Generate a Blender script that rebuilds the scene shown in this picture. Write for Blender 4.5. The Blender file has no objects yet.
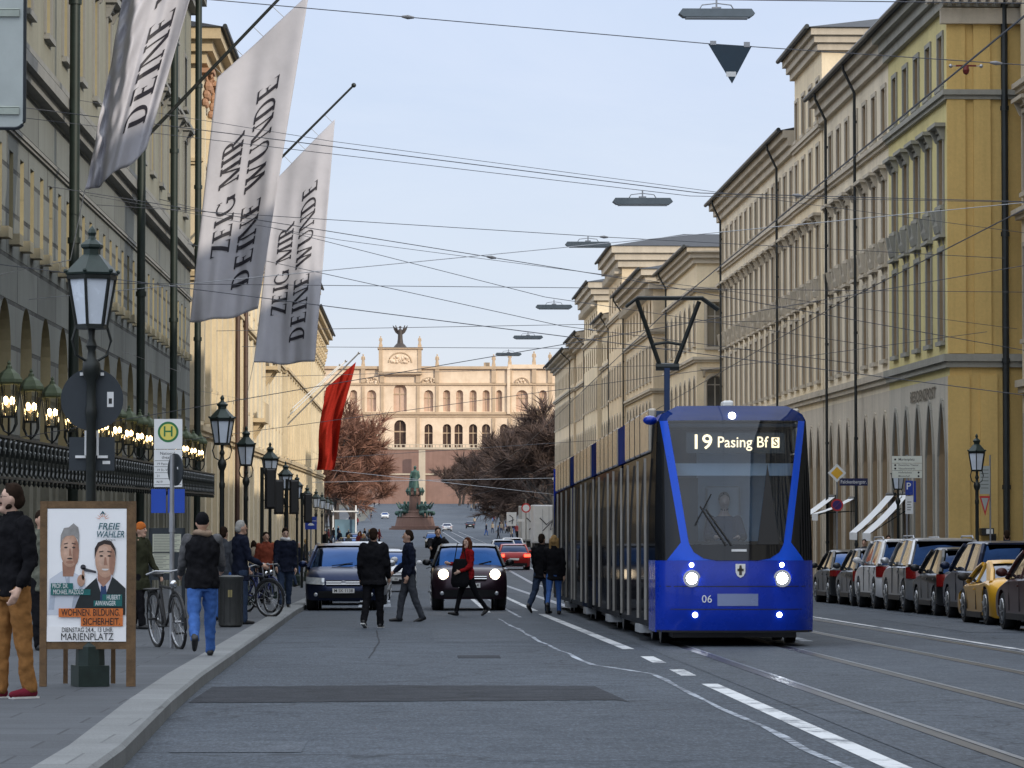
import bpy, bmesh, math, random
from math import sin, cos, pi, radians, sqrt, atan, atan2, tan
from mathutils import Vector, Matrix, Euler
random.seed(7)
SC = bpy.context.scene
COL = SC.collection
F = 3400.0                      # focal length in pixels
CAMZ = 1.35
YAW, PITCH = atan(100/F), atan(126/F)

# ---------------------------------------------------------------- ground profile
PROF = [(-60, .78), (0, 0), (150, -1.92), (350, -2.35), (620, -2.5), (730, -2.4), (1000, 2.6), (1120, 3.4), (1200, 3.6)]
def ground(y):
    if y <= PROF[0][0]: return PROF[0][1]
    for (a, za), (b, zb) in zip(PROF, PROF[1:]):
        if y <= b:
            return za+(zb-za)*(y-a)/(b-a)
    return PROF[-1][1]
SLOPE = -0.0128
CROT = Euler((pi/2+PITCH, 0, -YAW)).to_matrix()
CAM = Vector((0, 0, CAMZ))
def at(px, py, Y):
    d = CROT @ Vector(((px-512)/F, (384-py)/F, -1))
    return CAM + d*(Y/d.y)
def gp(px, py, dz=0.0):
    d = CROT @ Vector(((px-512)/F, (384-py)/F, -1))
    Y = 60.0
    for _ in range(60):
        zt = ground(Y)+dz
        Y2 = (zt-CAMZ)/d.z*d.y if d.z < -1e-5 else 500
        Y = Y*.3+Y2*.7
    return CAM + d*(Y/d.y)
def X_at(px, Y): return at(px, 500, Y).x
def Y_at(px, X):
    d = CROT @ Vector(((px-512)/F, (384-500)/F, -1))
    return X/d.x*d.y

# ---------------------------------------------------------------- object bookkeeping
def link(o, parent=None):
    COL.objects.link(o)
    if parent is not None: o.parent = parent
    return o
def tag(o, label=None, cat=None, group=None, kind=None):
    if label: o['label'] = label
    if cat: o['category'] = cat
    if group: o['group'] = group
    if kind: o['kind'] = kind
    return o
def thing(name, label, cat, loc=(0, 0, 0), rz=0.0, group=None, rx=0.0):
    o = bpy.data.objects.new(name, None)
    o.empty_display_size = .3
    o.location = loc; o.rotation_euler = (rx, 0, rz)
    link(o); return tag(o, label, cat, group)
KIDS = {}
def dup(o, parent=None, label=None, loc=None, rz=None, group=None, rx=None):
    c = o.copy(); link(c, parent)
    if label: c['label'] = label
    if group: c['group'] = group
    if loc is not None: c.location = loc
    if rz is not None: c.rotation_euler.z = rz
    if rx is not None: c.rotation_euler.x = rx
    for ch in list(o.children):
        dup(ch, c)
    return c

# ---------------------------------------------------------------- mesh collector
class MB:
    def __init__(s): s.v = []; s.f = []; s.m = []; s.mi = 0
    def mat(s, i): s.mi = i; return s
    def add(s, vs, fs, mi=None):
        n = len(s.v); s.v += [tuple(p) for p in vs]
        for f in fs: s.f.append(tuple(n+i for i in f)); s.m.append(s.mi if mi is None else mi)
        return s
    def quad(s, a, b, c, d): return s.add([a, b, c, d], [(0, 1, 2, 3)])
    def poly(s, pts): return s.add(pts, [tuple(range(len(pts)))])
    def box(s, x0, x1, y0, y1, z0, z1):
        vs = [(x0,y0,z0),(x1,y0,z0),(x1,y1,z0),(x0,y1,z0),(x0,y0,z1),(x1,y0,z1),(x1,y1,z1),(x0,y1,z1)]
        return s.add(vs, [(0,3,2,1),(4,5,6,7),(0,1,5,4),(1,2,6,5),(2,3,7,6),(3,0,4,7)])
    def cbox(s, c, sx, sy, sz, M=None):
        vs = []
        for dz in (-.5, .5):
            for dx, dy in ((-.5,-.5),(.5,-.5),(.5,.5),(-.5,.5)):
                p = Vector((dx*sx, dy*sy, dz*sz))
                if M is not None: p = M @ p
                vs.append(Vector(c)+p)
        return s.add(vs, [(0,3,2,1),(4,5,6,7),(0,1,5,4),(1,2,6,5),(2,3,7,6),(3,0,4,7)])
    def bar(s, a, b, w, h=None):
        a = Vector(a); b = Vector(b); d = b-a; L = d.length
        if L < 1e-6: return s
        M = d.to_track_quat('X', 'Z').to_matrix()
        return s.cbox((a+b)/2, L, w, h or w, M)
    def tube(s, pts, r, n=8, cap=True, closed=False):
        pts = [Vector(p) for p in pts]
        rs = r if isinstance(r, (list, tuple)) else [r]*len(pts)
        rings = []; ref = None
        N = len(pts)
        for i, p in enumerate(pts):
            if closed: d = pts[(i+1) % N]-pts[i-1]
            else: d = pts[min(i+1, N-1)]-pts[max(i-1, 0)]
            if d.length < 1e-9: d = Vector((0,0,1))
            d.normalize()
            if ref is None or abs(ref.dot(d)) > .95:
                ref = Vector((0,0,1)) if abs(d.z) < .9 else Vector((1,0,0))
            a = d.cross(ref).normalized(); b = d.cross(a).normalized()
            ref = -b if False else ref
            rings.append([p+a*(cos(2*pi*k/n)*rs[i])+b*(sin(2*pi*k/n)*rs[i]) for k in range(n)])
        vs = [q for R in rings for q in R]; fs = []
        for i in range(N if closed else N-1):
            j = (i+1) % N
            for k in range(n):
                fs.append((i*n+k, i*n+(k+1) % n, j*n+(k+1) % n, j*n+k))
        if cap and not closed:
            fs.append(tuple(range(n))[::-1]); fs.append(tuple((N-1)*n+k for k in range(n)))
        return s.add(vs, fs)
    def lathe(s, prof, c=(0,0,0), n=16, ang=0.0, sx=1, sy=1):
        c = Vector(c); vs = []; fs = []
        for (r, z) in prof:
            for k in range(n):
                t = ang+2*pi*k/n
                vs.append(c+Vector((r*cos(t)*sx, r*sin(t)*sy, z)))
        for i in range(len(prof)-1):
            for k in range(n):
                fs.append((i*n+k, i*n+(k+1) % n, (i+1)*n+(k+1) % n, (i+1)*n+k))
        if prof[0][0] > 1e-4: fs.append(tuple(range(n))[::-1])
        if prof[-1][0] > 1e-4: fs.append(tuple((len(prof)-1)*n+k for k in range(n)))
        return s.add(vs, fs)
    def ball(s, c, r, n=10, sx=1, sy=1, sz=1):
        m = max(4, n//2)
        prof = [(max(1e-5, r*sin(pi*i/m)), -r*cos(pi*i/m)*sz) for i in range(m+1)]
        return s.lathe(prof, c, n, 0, sx, sy)
    def capsule(s, a, b, r0, r1, n=10):
        a = Vector(a); b = Vector(b); d = (b-a)
        if d.length < 1e-6: return s.ball(a, r0, n)
        d.normalize(); pts = []; rs = []
        for t in (-1, -.85, -.5, 0): pts.append(a+d*r0*t); rs.append(max(1e-4, r0*sqrt(max(0, 1-t*t))))
        for t in (0, .5, .85, 1): pts.append(b+d*r1*t); rs.append(max(1e-4, r1*sqrt(max(0, 1-t*t))))
        return s.tube(pts, rs, n)
    def rings(s, rl, n=14):
        """rl: (centre, rx, ry) rings stacked (in x/y planes), capped"""
        vs = []; fs = []
        for (c, rx, ry) in rl:
            for k in range(n):
                t = 2*pi*k/n
                vs.append((c[0]+rx*cos(t), c[1]+ry*sin(t), c[2]))
        for i in range(len(rl)-1):
            for k in range(n): fs.append((i*n+k, i*n+(k+1) % n, (i+1)*n+(k+1) % n, (i+1)*n+k))
        fs.append(tuple(range(n))[::-1]); fs.append(tuple((len(rl)-1)*n+k for k in range(n)))
        return s.add(vs, fs)
    def disc(s, c, r, nrm, n=20, th=.0):
        """flat disc (or thin drum) with normal nrm"""
        c = Vector(c); d = Vector(nrm).normalized()
        return s.tube([c, c+d*max(th, .001)], r, n)
    def prism(s, poly, a, b, axes='xz'):
        """extrude a 2D polygon along remaining axis from a to b"""
        n = len(poly)
        def P(p, t):
            if axes == 'xz': return (p[0], t, p[1])
            if axes == 'yz': return (t, p[0], p[1])
            return (p[0], p[1], t)
        vs = [P(p, a) for p in poly]+[P(p, b) for p in poly]
        fs = [(i, (i+1) % n, n+(i+1) % n, n+i) for i in range(n)]
        fs += [tuple(range(n))[::-1], tuple(range(n, 2*n))]
        return s.add(vs, fs)
    def mesh(s, name, mats):
        me = bpy.data.meshes.new(name)
        me.from_pydata(s.v, [], s.f); 
        for m in mats: me.materials.append(m)
        if len(mats) > 1: me.polygons.foreach_set('material_index', s.m)
        me.update(); return me
    def build(s, name, mats, parent=None, smooth=False, fix=True, auto=None, loc=None):
        if not isinstance(mats, (list, tuple)): mats = [mats]
        me = s.mesh(name, mats)
        if fix:
            bm = bmesh.new(); bm.from_mesh(me)
            if smooth: bmesh.ops.remove_doubles(bm, verts=bm.verts, dist=1e-5)
            bmesh.ops.recalc_face_normals(bm, faces=bm.faces); bm.to_mesh(me); bm.free()
        if smooth:
            me.polygons.foreach_set('use_smooth', [True]*len(me.polygons))
            if auto: me.set_sharp_from_angle(angle=radians(auto))
        o = bpy.data.objects.new(name, me); link(o, parent)
        if loc is not None: o.location = loc
        return o

def bevel(o, w=.01, seg=2):
    m = o.modifiers.new('bevel', 'BEVEL'); m.width = w; m.segments = seg; m.limit_method = 'ANGLE'; m.angle_limit = radians(40)
    return o
PENDING = []
_FOLD = []
def remesh(o, vox=.016, it=4, fac=.5, folds=0.0):
    m = o.modifiers.new('remesh', 'REMESH'); m.mode = 'VOXEL'; m.voxel_size = vox; m.use_smooth_shade = True
    if folds:
        if not _FOLD:
            tx = bpy.data.textures.new('folds', 'CLOUDS'); tx.noise_scale = .085; tx.noise_depth = 2; _FOLD.append(tx)
        d = o.modifiers.new('folds', 'DISPLACE'); d.texture = _FOLD[0]; d.strength = folds; d.mid_level = .5; d.texture_coords = 'LOCAL'
    if it:
        q = o.modifiers.new('smooth', 'SMOOTH'); q.iterations = it; q.factor = fac
    PENDING.append(o); return o
def apply_pending():
    dg = bpy.context.evaluated_depsgraph_get()
    res = []
    for o in PENDING:
        me = bpy.data.meshes.new_from_object(o.evaluated_get(dg), preserve_all_data_layers=False, depsgraph=dg)
        res.append((o, me))
    for o, me in res:
        old = o.data; users = [q for q in bpy.data.objects if q.data == old]
        mats = [m for m in old.materials]
        me.materials.clear()
        for m in mats: me.materials.append(m)
        me.polygons.foreach_set('use_smooth', [True]*len(me.polygons))
        for q in users:
            q.modifiers.clear(); q.data = me
    PENDING.clear()

# ---------------------------------------------------------------- text
_FONT = {}
def text_polys(txt, size=1.0, bold=0.0, align='CENTER'):
    """triangulated outline of a string: (verts2d, faces)"""
    key = (txt, bold, align)
    if key not in _FONT:
        cu = bpy.data.curves.new('txt', 'FONT'); cu.body = txt; cu.align_x = align; cu.align_y = 'CENTER'
        cu.offset = bold; cu.resolution_u = 3
        ob = bpy.data.objects.new('txt', cu); COL.objects.link(ob)
        dg = bpy.context.evaluated_depsgraph_get()
        me = bpy.data.meshes.new_from_object(ob.evaluated_get(dg))
        _FONT[key] = ([(v.co.x, v.co.y) for v in me.vertices], [tuple(p.vertices) for p in me.polygons])
        bpy.data.objects.remove(ob); bpy.data.curves.remove(cu); bpy.data.meshes.remove(me)
    v, f = _FONT[key]
    return [(x*size, y*size) for x, y in v], f
def put_text(mb, txt, org, u, w, size, bold=0.0, align='CENTER', width=None, shear=0.0):
    """text on the plane org + u*x + w*y ; width = fit to this width"""
    v, f = text_polys(txt, size, bold, align)
    k = 1.0
    if width:
        xs = [p[0] for p in v]; k = width/(max(xs)-min(xs))
    org = Vector(org); u = Vector(u); w = Vector(w)
    mb.add([org+u*(x*k+shear*y)+w*y for x, y in v], f)
# ---------------------------------------------------------------- materials (all procedural)
MATS = {}
class NT:
    def __init__(s, m): s.t = m.node_tree; s.n = s.t.nodes; s.l = s.t.links
    def new(s, kind, **kw):
        n = s.n.new(kind)
        for k, v in kw.items():
            if k.startswith('i_'): n.inputs[k[2:].replace('_', ' ')].default_value = v
            else: setattr(n, k, v)
        return n
    def lk(s, a, b): s.l.new(a, b)
def C4(c): return (c[0], c[1], c[2], 1)
def base(name):
    m = bpy.data.materials.new(name); m.use_nodes = True
    nt = NT(m); b = nt.n['Principled BSDF']
    return m, nt, b
def noise(nt, scale, detail=4, rough=.6, vec=None, dist=0.0):
    n = nt.new('ShaderNodeTexNoise'); n.inputs['Scale'].default_value = scale; n.inputs['Detail'].default_value = detail
    n.inputs['Roughness'].default_value = rough; n.inputs['Distortion'].default_value = dist
    if vec is not None: nt.lk(vec, n.inputs['Vector'])
    return n
def ramp(nt, src, stops):
    r = nt.new('ShaderNodeValToRGB'); nt.lk(src, r.inputs['Fac'])
    e = r.color_ramp.elements
    while len(e) < len(stops): e.new(.5)
    for i, (p, c) in enumerate(stops):
        e[i].position = p; e[i].color = C4(c) if len(c) == 3 else c
    return r
def mixc(nt, fac, a, b, mode='MIX'):
    n = nt.new('ShaderNodeMix', data_type='RGBA', blend_type=mode)
    for s, v in ((0, fac), (6, a), (7, b)):
        if isinstance(v, (int, float)): n.inputs[s].default_value = v
        elif isinstance(v, (tuple, list)): n.inputs[s].default_value = C4(v)
        else: nt.lk(v, n.inputs[s])
    return n.outputs[2]
def pos(nt): return nt.new('ShaderNodeNewGeometry').outputs['Position']
def scaled(nt, vec, s):
    n = nt.new('ShaderNodeMapping'); nt.lk(vec, n.inputs['Vector']); n.inputs['Scale'].default_value = s; return n.outputs['Vector']
def k3(c, k): return tuple(max(0, min(1, x*k)) for x in c)
def M(name, col, rough=.6, metal=0.0, var=.12, scale=4.0, bump=0.0, bscale=60, coat=0.0, spec=None, emit=None, estr=0.0):
    if name in MATS: return MATS[name]
    m, nt, b = base(name)
    p = pos(nt)
    if var > 0:
        n = noise(nt, scale, 5, .65, p)
        r = ramp(nt, n.outputs['Fac'], [(.25, k3(col, 1-var)), (.75, k3(col, 1+var))])
        nt.lk(r.outputs['Color'], b.inputs['Base Color'])
        rr = nt.new('ShaderNodeMapRange'); nt.lk(n.outputs['Fac'], rr.inputs['Value'])
        rr.inputs['To Min'].default_value = max(0, rough-.06); rr.inputs['To Max'].default_value = min(1, rough+.08)
        nt.lk(rr.outputs['Result'], b.inputs['Roughness'])
    else:
        b.inputs['Base Color'].default_value = C4(col); b.inputs['Roughness'].default_value = rough
    b.inputs['Metallic'].default_value = metal
    if coat: b.inputs['Coat Weight'].default_value = coat; b.inputs['Coat Roughness'].default_value = .04
    if spec is not None: b.inputs['Specular IOR Level'].default_value = spec
    if bump > 0:
        n2 = noise(nt, bscale, 4, .6, p); bp = nt.new('ShaderNodeBump'); bp.inputs['Strength'].default_value = bump; bp.inputs['Distance'].default_value = .01
        nt.lk(n2.outputs['Fac'], bp.inputs['Height']); nt.lk(bp.outputs['Normal'], b.inputs['Normal'])
    if emit: b.inputs['Emission Color'].default_value = C4(emit); b.inputs['Emission Strength'].default_value = estr
    MATS[name] = m; return m
def stucco(name, col, dirt=.35, rough=.85, tint=None):
    """painted render: blotches, vertical rain streaks, soot under ledges"""
    if name in MATS: return MATS[name]
    m, nt, b = base(name); p = pos(nt)
    big = noise(nt, .35, 6, .65, p)
    st = noise(nt, 1.0, 5, .7, scaled(nt, p, (1.6, 1.6, .07)))
    fine = noise(nt, 9, 4, .7, p)
    c1 = mixc(nt, ramp(nt, big.outputs['Fac'], [(.32, (0,0,0)), (.72, (1,1,1))]).outputs['Color'], k3(col, .82), tint or k3(col, 1.08))
    c2 = mixc(nt, ramp(nt, st.outputs['Fac'], [(.45, (0,0,0)), (.8, (dirt,)*3)]).outputs['Color'], c1, k3(col, .45))
    c3 = mixc(nt, .18, c2, ramp(nt, fine.outputs['Fac'], [(.3, k3(col, .6)), (.7, k3(col, 1.15))]).outputs['Color'])
    nt.lk(c3, b.inputs['Base Color']); b.inputs['Roughness'].default_value = rough
    b.inputs['Specular IOR Level'].default_value = .25
    bp = nt.new('ShaderNodeBump'); bp.inputs['Strength'].default_value = .25; bp.inputs['Distance'].default_value = .02
    nt.lk(fine.outputs['Fac'], bp.inputs['Height']); nt.lk(bp.outputs['Normal'], b.inputs['Normal'])
    MATS[name] = m; return m
def pane(name, col, rough=.06, var=.5, spec=.6):
    """window glass in front of a dark room: dark body with clear reflections, slightly wavy"""
    if name in MATS: return MATS[name]
    m, nt, b = base(name); p = pos(nt)
    n = noise(nt, .45, 2, .5, p)
    r = ramp(nt, n.outputs['Fac'], [(.35, k3(col, 1-var)), (.65, k3(col, 1+var))])
    nt.lk(r.outputs['Color'], b.inputs['Base Color']); b.inputs['Roughness'].default_value = rough
    b.inputs['Specular IOR Level'].default_value = spec
    w = noise(nt, 1.3, 2, .5, p); bp = nt.new('ShaderNodeBump'); bp.inputs['Strength'].default_value = .12; bp.inputs['Distance'].default_value = .03
    nt.lk(w.outputs['Fac'], bp.inputs['Height']); nt.lk(bp.outputs['Normal'], b.inputs['Normal'])
    MATS[name] = m; return m
def clear_glass(name, tint=(.5, .6, .7), refl=1.0):
    if name in MATS: return MATS[name]
    m = bpy.data.materials.new(name); m.use_nodes = True; nt = NT(m)
    for x in list(nt.n): nt.n.remove(x)
    out = nt.new('ShaderNodeOutputMaterial'); tr = nt.new('ShaderNodeBsdfTransparent'); gl = nt.new('ShaderNodeBsdfGlossy')
    tr.inputs['Color'].default_value = C4(tint); gl.inputs['Roughness'].default_value = .02
    fr = nt.new('ShaderNodeFresnel'); fr.inputs['IOR'].default_value = 1.52
    ml = nt.new('ShaderNodeMath', operation='MULTIPLY_ADD'); nt.lk(fr.outputs[0], ml.inputs[0]); ml.inputs[1].default_value = refl; ml.inputs[2].default_value = .03*refl
    mx = nt.new('ShaderNodeMixShader'); nt.lk(ml.outputs[0], mx.inputs[0]); nt.lk(tr.outputs[0], mx.inputs[1]); nt.lk(gl.outputs[0], mx.inputs[2])
    nt.lk(mx.outputs[0], out.inputs[0]); MATS[name] = m; return m
def emit(name, col, s):
    if name in MATS: return MATS[name]
    m, nt, b = base(name); b.inputs['Base Color'].default_value = C4(k3(col, .8)); b.inputs['Emission Color'].default_value = C4(col); b.inputs['Emission Strength'].default_value = s
    MATS[name] = m; return m
def asphalt(name, col, patch=0.0):
    m, nt, b = base(name); p = pos(nt)
    grain = noise(nt, 1, 6, .8, scaled(nt, p, (34, 7, 34))); big = noise(nt, .22, 6, .6, scaled(nt, p, (1.0, .35, 1))); mid = noise(nt, 2.2, 6, .7, p)
    c1 = mixc(nt, ramp(nt, big.outputs['Fac'], [(.36, (0,0,0)), (.64, (1,1,1))]).outputs['Color'], k3(col, .62), k3(col, 1.32))
    c2 = mixc(nt, ramp(nt, mid.outputs['Fac'], [(.42, (0,0,0)), (.68, (.75,)*3)]).outputs['Color'], c1, k3(col, .55))
    c3 = mixc(nt, .55, c2, ramp(nt, grain.outputs['Fac'], [(.36, k3(col, .35)), (.52, col), (.68, k3(col, 2.3))]).outputs['Color'])
    # lighter, polished wheel paths along the street and pale tar / crack lines
    wv = nt.new('ShaderNodeTexVoronoi', feature='DISTANCE_TO_EDGE'); wv.inputs['Scale'].default_value = .16
    dn = noise(nt, .7, 4, .6, p); vm = nt.new('ShaderNodeVectorMath', operation='MULTIPLY_ADD')
    nt.lk(dn.outputs['Color'], vm.inputs[0]); vm.inputs[1].default_value = (2.2, 2.2, 0); nt.lk(p, vm.inputs[2]); nt.lk(vm.outputs[0], wv.inputs['Vector'])
    crack = ramp(nt, wv.outputs['Distance'], [(.0, (1,1,1)), (.006, (0,0,0))])
    c4 = mixc(nt, crack.outputs['Color'], c3, k3(col, .42))
    nt.lk(c4, b.inputs['Base Color'])
    rr = nt.new('ShaderNodeMapRange'); nt.lk(mid.outputs['Fac'], rr.inputs['Value']); rr.inputs['To Min'].default_value = .55; rr.inputs['To Max'].default_value = .85; b.inputs['Specular IOR Level'].default_value = .10
    nt.lk(rr.outputs['Result'], b.inputs['Roughness'])
    bp = nt.new('ShaderNodeBump'); bp.inputs['Strength'].default_value = .5; bp.inputs['Distance'].default_value = .012
    nt.lk(grain.outputs['Fac'], bp.inputs['Height']); nt.lk(bp.outputs['Normal'], b.inputs['Normal'])
    MATS[name] = m; return m
def slabs(name, col, sx=1.2, sy=.8, gap=.012):
    m, nt, b = base(name); p = pos(nt)
    br = nt.new('ShaderNodeTexBrick'); nt.lk(p, br.inputs['Vector']); br.inputs['Scale'].default_value = 1
    br.inputs['Brick Width'].default_value = sx; br.inputs['Row Height'].default_value = sy; br.inputs['Mortar Size'].default_value = gap
    br.inputs['Color1'].default_value = C4(k3(col, .85)); br.inputs['Color2'].default_value = C4(k3(col, 1.15)); br.inputs['Mortar'].default_value = C4(k3(col, .35))
    n = noise(nt, 1.1, 6, .7, p); g = noise(nt, 60, 3, .6, p)
    c = mixc(nt, ramp(nt, n.outputs['Fac'], [(.35, (0,0,0)), (.75, (.7,)*3)]).outputs['Color'], br.outputs['Color'], k3(col, .55))
    c = mixc(nt, .35, c, ramp(nt, g.outputs['Fac'], [(.3, k3(col, .55)), (.7, k3(col, 1.5))]).outputs['Color'])
    nt.lk(c, b.inputs['Base Color']); b.inputs['Roughness'].default_value = .8; b.inputs['Specular IOR Level'].default_value = .12
    bp = nt.new('ShaderNodeBump'); bp.inputs['Strength'].default_value = .35; bp.inputs['Distance'].default_value = .01
    nt.lk(g.outputs['Fac'], bp.inputs['Height']); nt.lk(bp.outputs['Normal'], b.inputs['Normal'])
    MATS[name] = m; return m
def worn_paint(name, col, wear=.5):
    """road paint that has partly rubbed off down to the asphalt"""
    m = bpy.data.materials.new(name); m.use_nodes = True; nt = NT(m); b = nt.n['Principled BSDF']; p = pos(nt)
    n = noise(nt, 9, 6, .75, p); big = noise(nt, 1.1, 3, .6, p)
    ad = nt.new('ShaderNodeMath', operation='ADD'); nt.lk(n.outputs['Fac'], ad.inputs[0]); nt.lk(big.outputs['Fac'], ad.inputs[1])
    f = ramp(nt, ad.outputs[0], [(max(0, wear-.08), (0,0,0)), (wear+.12, (1,1,1))])
    rp = nt.new('ShaderNodeMath', operation='MULTIPLY'); nt.lk(f.outputs['Color'], rp.inputs[0]); rp.inputs[1].default_value = 1
    half = nt.new('ShaderNodeMath', operation='MULTIPLY'); nt.lk(ad.outputs[0], half.inputs[0]); half.inputs[1].default_value = .5
    f = ramp(nt, half.outputs[0], [(max(0, wear-.06), (0,0,0)), (wear+.06, (1,1,1))])
    c = mixc(nt, f.outputs['Color'], (.064, .077, .096), col)
    nt.lk(c, b.inputs['Base Color']); b.inputs['Specular IOR Level'].default_value = .15; b.inputs['Roughness'].default_value = .6
    MATS[name] = m; return m
def roof_tiles(name, col):
    m, nt, b = base(name); p = pos(nt)
    br = nt.new('ShaderNodeTexBrick'); nt.lk(p, br.inputs['Vector']); br.inputs['Scale'].default_value = 2.5
    br.inputs['Color1'].default_value = C4(k3(col, .8)); br.inputs['Color2'].default_value = C4(k3(col, 1.25)); br.inputs['Mortar'].default_value = C4(k3(col, .4))
    n = noise(nt, .8, 5, .6, p)
    c = mixc(nt, n.outputs['Fac'], br.outputs['Color'], k3(col, .6)); nt.lk(c, b.inputs['Base Color']); b.inputs['Roughness'].default_value = .6
    MATS[name] = m; return m
def carpaint(name, col, metal=.15, rough=.28):
    if name in MATS: return MATS[name]
    m, nt, b = base(name); p = pos(nt)
    n = noise(nt, 5, 5, .7, p)
    dust = ramp(nt, n.outputs['Fac'], [(.5, (0,0,0)), (.9, (.10,)*3)])
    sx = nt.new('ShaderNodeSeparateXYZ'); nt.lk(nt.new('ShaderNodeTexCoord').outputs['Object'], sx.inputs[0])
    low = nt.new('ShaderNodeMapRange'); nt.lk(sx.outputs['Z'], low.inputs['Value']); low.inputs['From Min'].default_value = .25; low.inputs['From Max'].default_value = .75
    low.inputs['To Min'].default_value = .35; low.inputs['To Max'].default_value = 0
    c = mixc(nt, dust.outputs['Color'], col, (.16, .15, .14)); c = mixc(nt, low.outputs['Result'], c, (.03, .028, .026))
    nt.lk(c, b.inputs['Base Color']); b.inputs['Metallic'].default_value = metal; b.inputs['Roughness'].default_value = rough
    b.inputs['Coat Weight'].default_value = .22; b.inputs['Coat Roughness'].default_value = .05; b.inputs['Specular IOR Level'].default_value = .3
    MATS[name] = m; return m
def fabric(name, col, var=.2, rough=.9):
    return M(name, col, rough, 0, var, 14, .5, 90, spec=.06)

def dark_pane(name, col, refl=.14, rough=.05):
    """tinted, faceted side glass that mirrors its surroundings only faintly"""
    m = bpy.data.materials.new(name); m.use_nodes = True; nt = NT(m)
    for x in list(nt.n): nt.n.remove(x)
    out = nt.new('ShaderNodeOutputMaterial'); df = nt.new('ShaderNodeBsdfDiffuse'); g = nt.new('ShaderNodeBsdfGlossy'); mx = nt.new('ShaderNodeMixShader')
    n = noise(nt, .6, 3, .6, pos(nt)); r = ramp(nt, n.outputs['Fac'], [(.3, k3(col, .5)), (.7, k3(col, 1.6))]); nt.lk(r.outputs['Color'], df.inputs['Color'])
    g.inputs['Roughness'].default_value = rough; mx.inputs[0].default_value = refl
    nt.lk(df.outputs[0], mx.inputs[1]); nt.lk(g.outputs[0], mx.inputs[2]); nt.lk(mx.outputs[0], out.inputs[0]); MATS[name] = m; return m
ASPH = asphalt('asphalt', (.064, .077, .096)); ASPH3 = asphalt('asphalt_old', (.073, .086, .105)); ASPH2 = asphalt('asphalt_patch', (.022, .026, .034))
PAVE = slabs('paving', (.088, .096, .108)); KERB = slabs('granite_kerb', (.20, .21, .215), 4.0, 1.1, .01)
PAINT = worn_paint('road_paint', (.56, .58, .60), .45); PAINT2 = worn_paint('worn_road_paint', (.40, .44, .50), .5)
RAILM = M('rail_steel', (.035, .037, .042), .3, .9, .2, 3); RAILS = M('rail_shine', (.20, .22, .25), .3, 1, .2, 2)
IRON = M('dark_iron', (.018, .022, .021), .45, .4, .25, 8); IRONG = M('green_iron', (.02, .034, .03), .45, .3, .3, 9)
STEEL = M('galvanised', (.35, .36, .38), .4, .8, .15, 6); CHROME = M('chrome', (.6, .61, .63), .12, 1, .05, 4)
BLACKP = M('black_plastic', (.012, .012, .013), .5, 0, .2, 8); RUBBER = M('rubber', (.014, .014, .015), .8, 0, .3, 15)
WIREM = M('wire', (.075, .08, .095), .5, .3, 0); WHITE = M('white_paint', (.72, .73, .73), .45, 0, .06, 5)
GREYB = M('sign_back', (.032, .04, .048), .5, .3, .15, 5)
WINGL = pane('window_glass', (.05, .055, .06)); WINWARM = pane('window_blind', (.12, .105, .08), .1)
CARGL = M('car_screen_glass', (.012, .046, .14), .05, 1.0, .12, 2); CARREAR = M('car_rear_glass', (.010, .022, .055), .06, 1.0, .3, 2); CARSIDE = pane('car_side_glass', (.02, .022, .025), .03, .2, 1.0)  # screen glass: blue of the sky reflection put into its metallic base colour
LAMPGL = M('lamp_glass', (.66, .72, .80), .25, 0, .12, 3, spec=.6)
SKIN = M('skin', (.46, .28, .20), .55, 0, .1, 20); SKINP = M('skin_pale', (.52, .34, .26), .55, 0, .1, 20)
# ---------------------------------------------------------------- setting: ground, road, pavements, tracks, markings
def strip(name, rows, mat, dz=0.0, kind='structure', sub=6.0):
    """sheet from rows (y, xl, xr) that follows the ground"""
    ys = []
    for (a, b) in zip(rows, rows[1:]):
        n = max(1, int((b[0]-a[0])/sub))
        for i in range(n):
            t = i/n; ys.append(tuple(a[k]+(b[k]-a[k])*t for k in range(3)))
    ys.append(rows[-1]); mb = MB(); vs = []; fs = []
    for (y, xl, xr) in ys:
        for k in range(5): vs.append((xl+(xr-xl)*k/4, y, ground(y)+dz))
    for i in range(len(ys)-1):
        for k in range(4): fs.append((i*5+k, i*5+k+1, i*5+k+6, i*5+k+5))
    mb.add(vs, fs); o = mb.build(name, mat)
    if kind: o['kind'] = kind
    return o
EARTH = M('earth', (.075, .075, .062), .95, 0, .35, .05)
strip('ground', [(-60, -900, 900), (0, -900, 900), (150, -900, 900), (350, -900, 900), (620, -900, 900), (730, -900, 900), (1000, -900, 900), (1120, -900, 900), (4000, -900, 900)], EARTH, -.10, sub=40)
KX = [(-30, -1.5), (21.8, -1.83), (28.8, -2.02), (34.7, -2.13), (46.5, -2.25), (75, -2.55), (140, -2.68), (345, -2.8)]
def kx(y):
    for (a, xa), (b, xb) in zip(KX, KX[1:]):
        if y <= b: return xa+(xb-xa)*(y-a)/(b-a)
    return KX[-1][1]
RX = 12.75
rows = [(y, x, RX) for y, x in KX]+[(350, -2.8, RX), (372, -8, 17), (600, -9, 18), (640, -17, 24), (730, -17, 26), (800, -11, 22), (1000, -11, 21), (1120, -11, 21)]
strip('road', rows, ASPH, 0)
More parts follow.
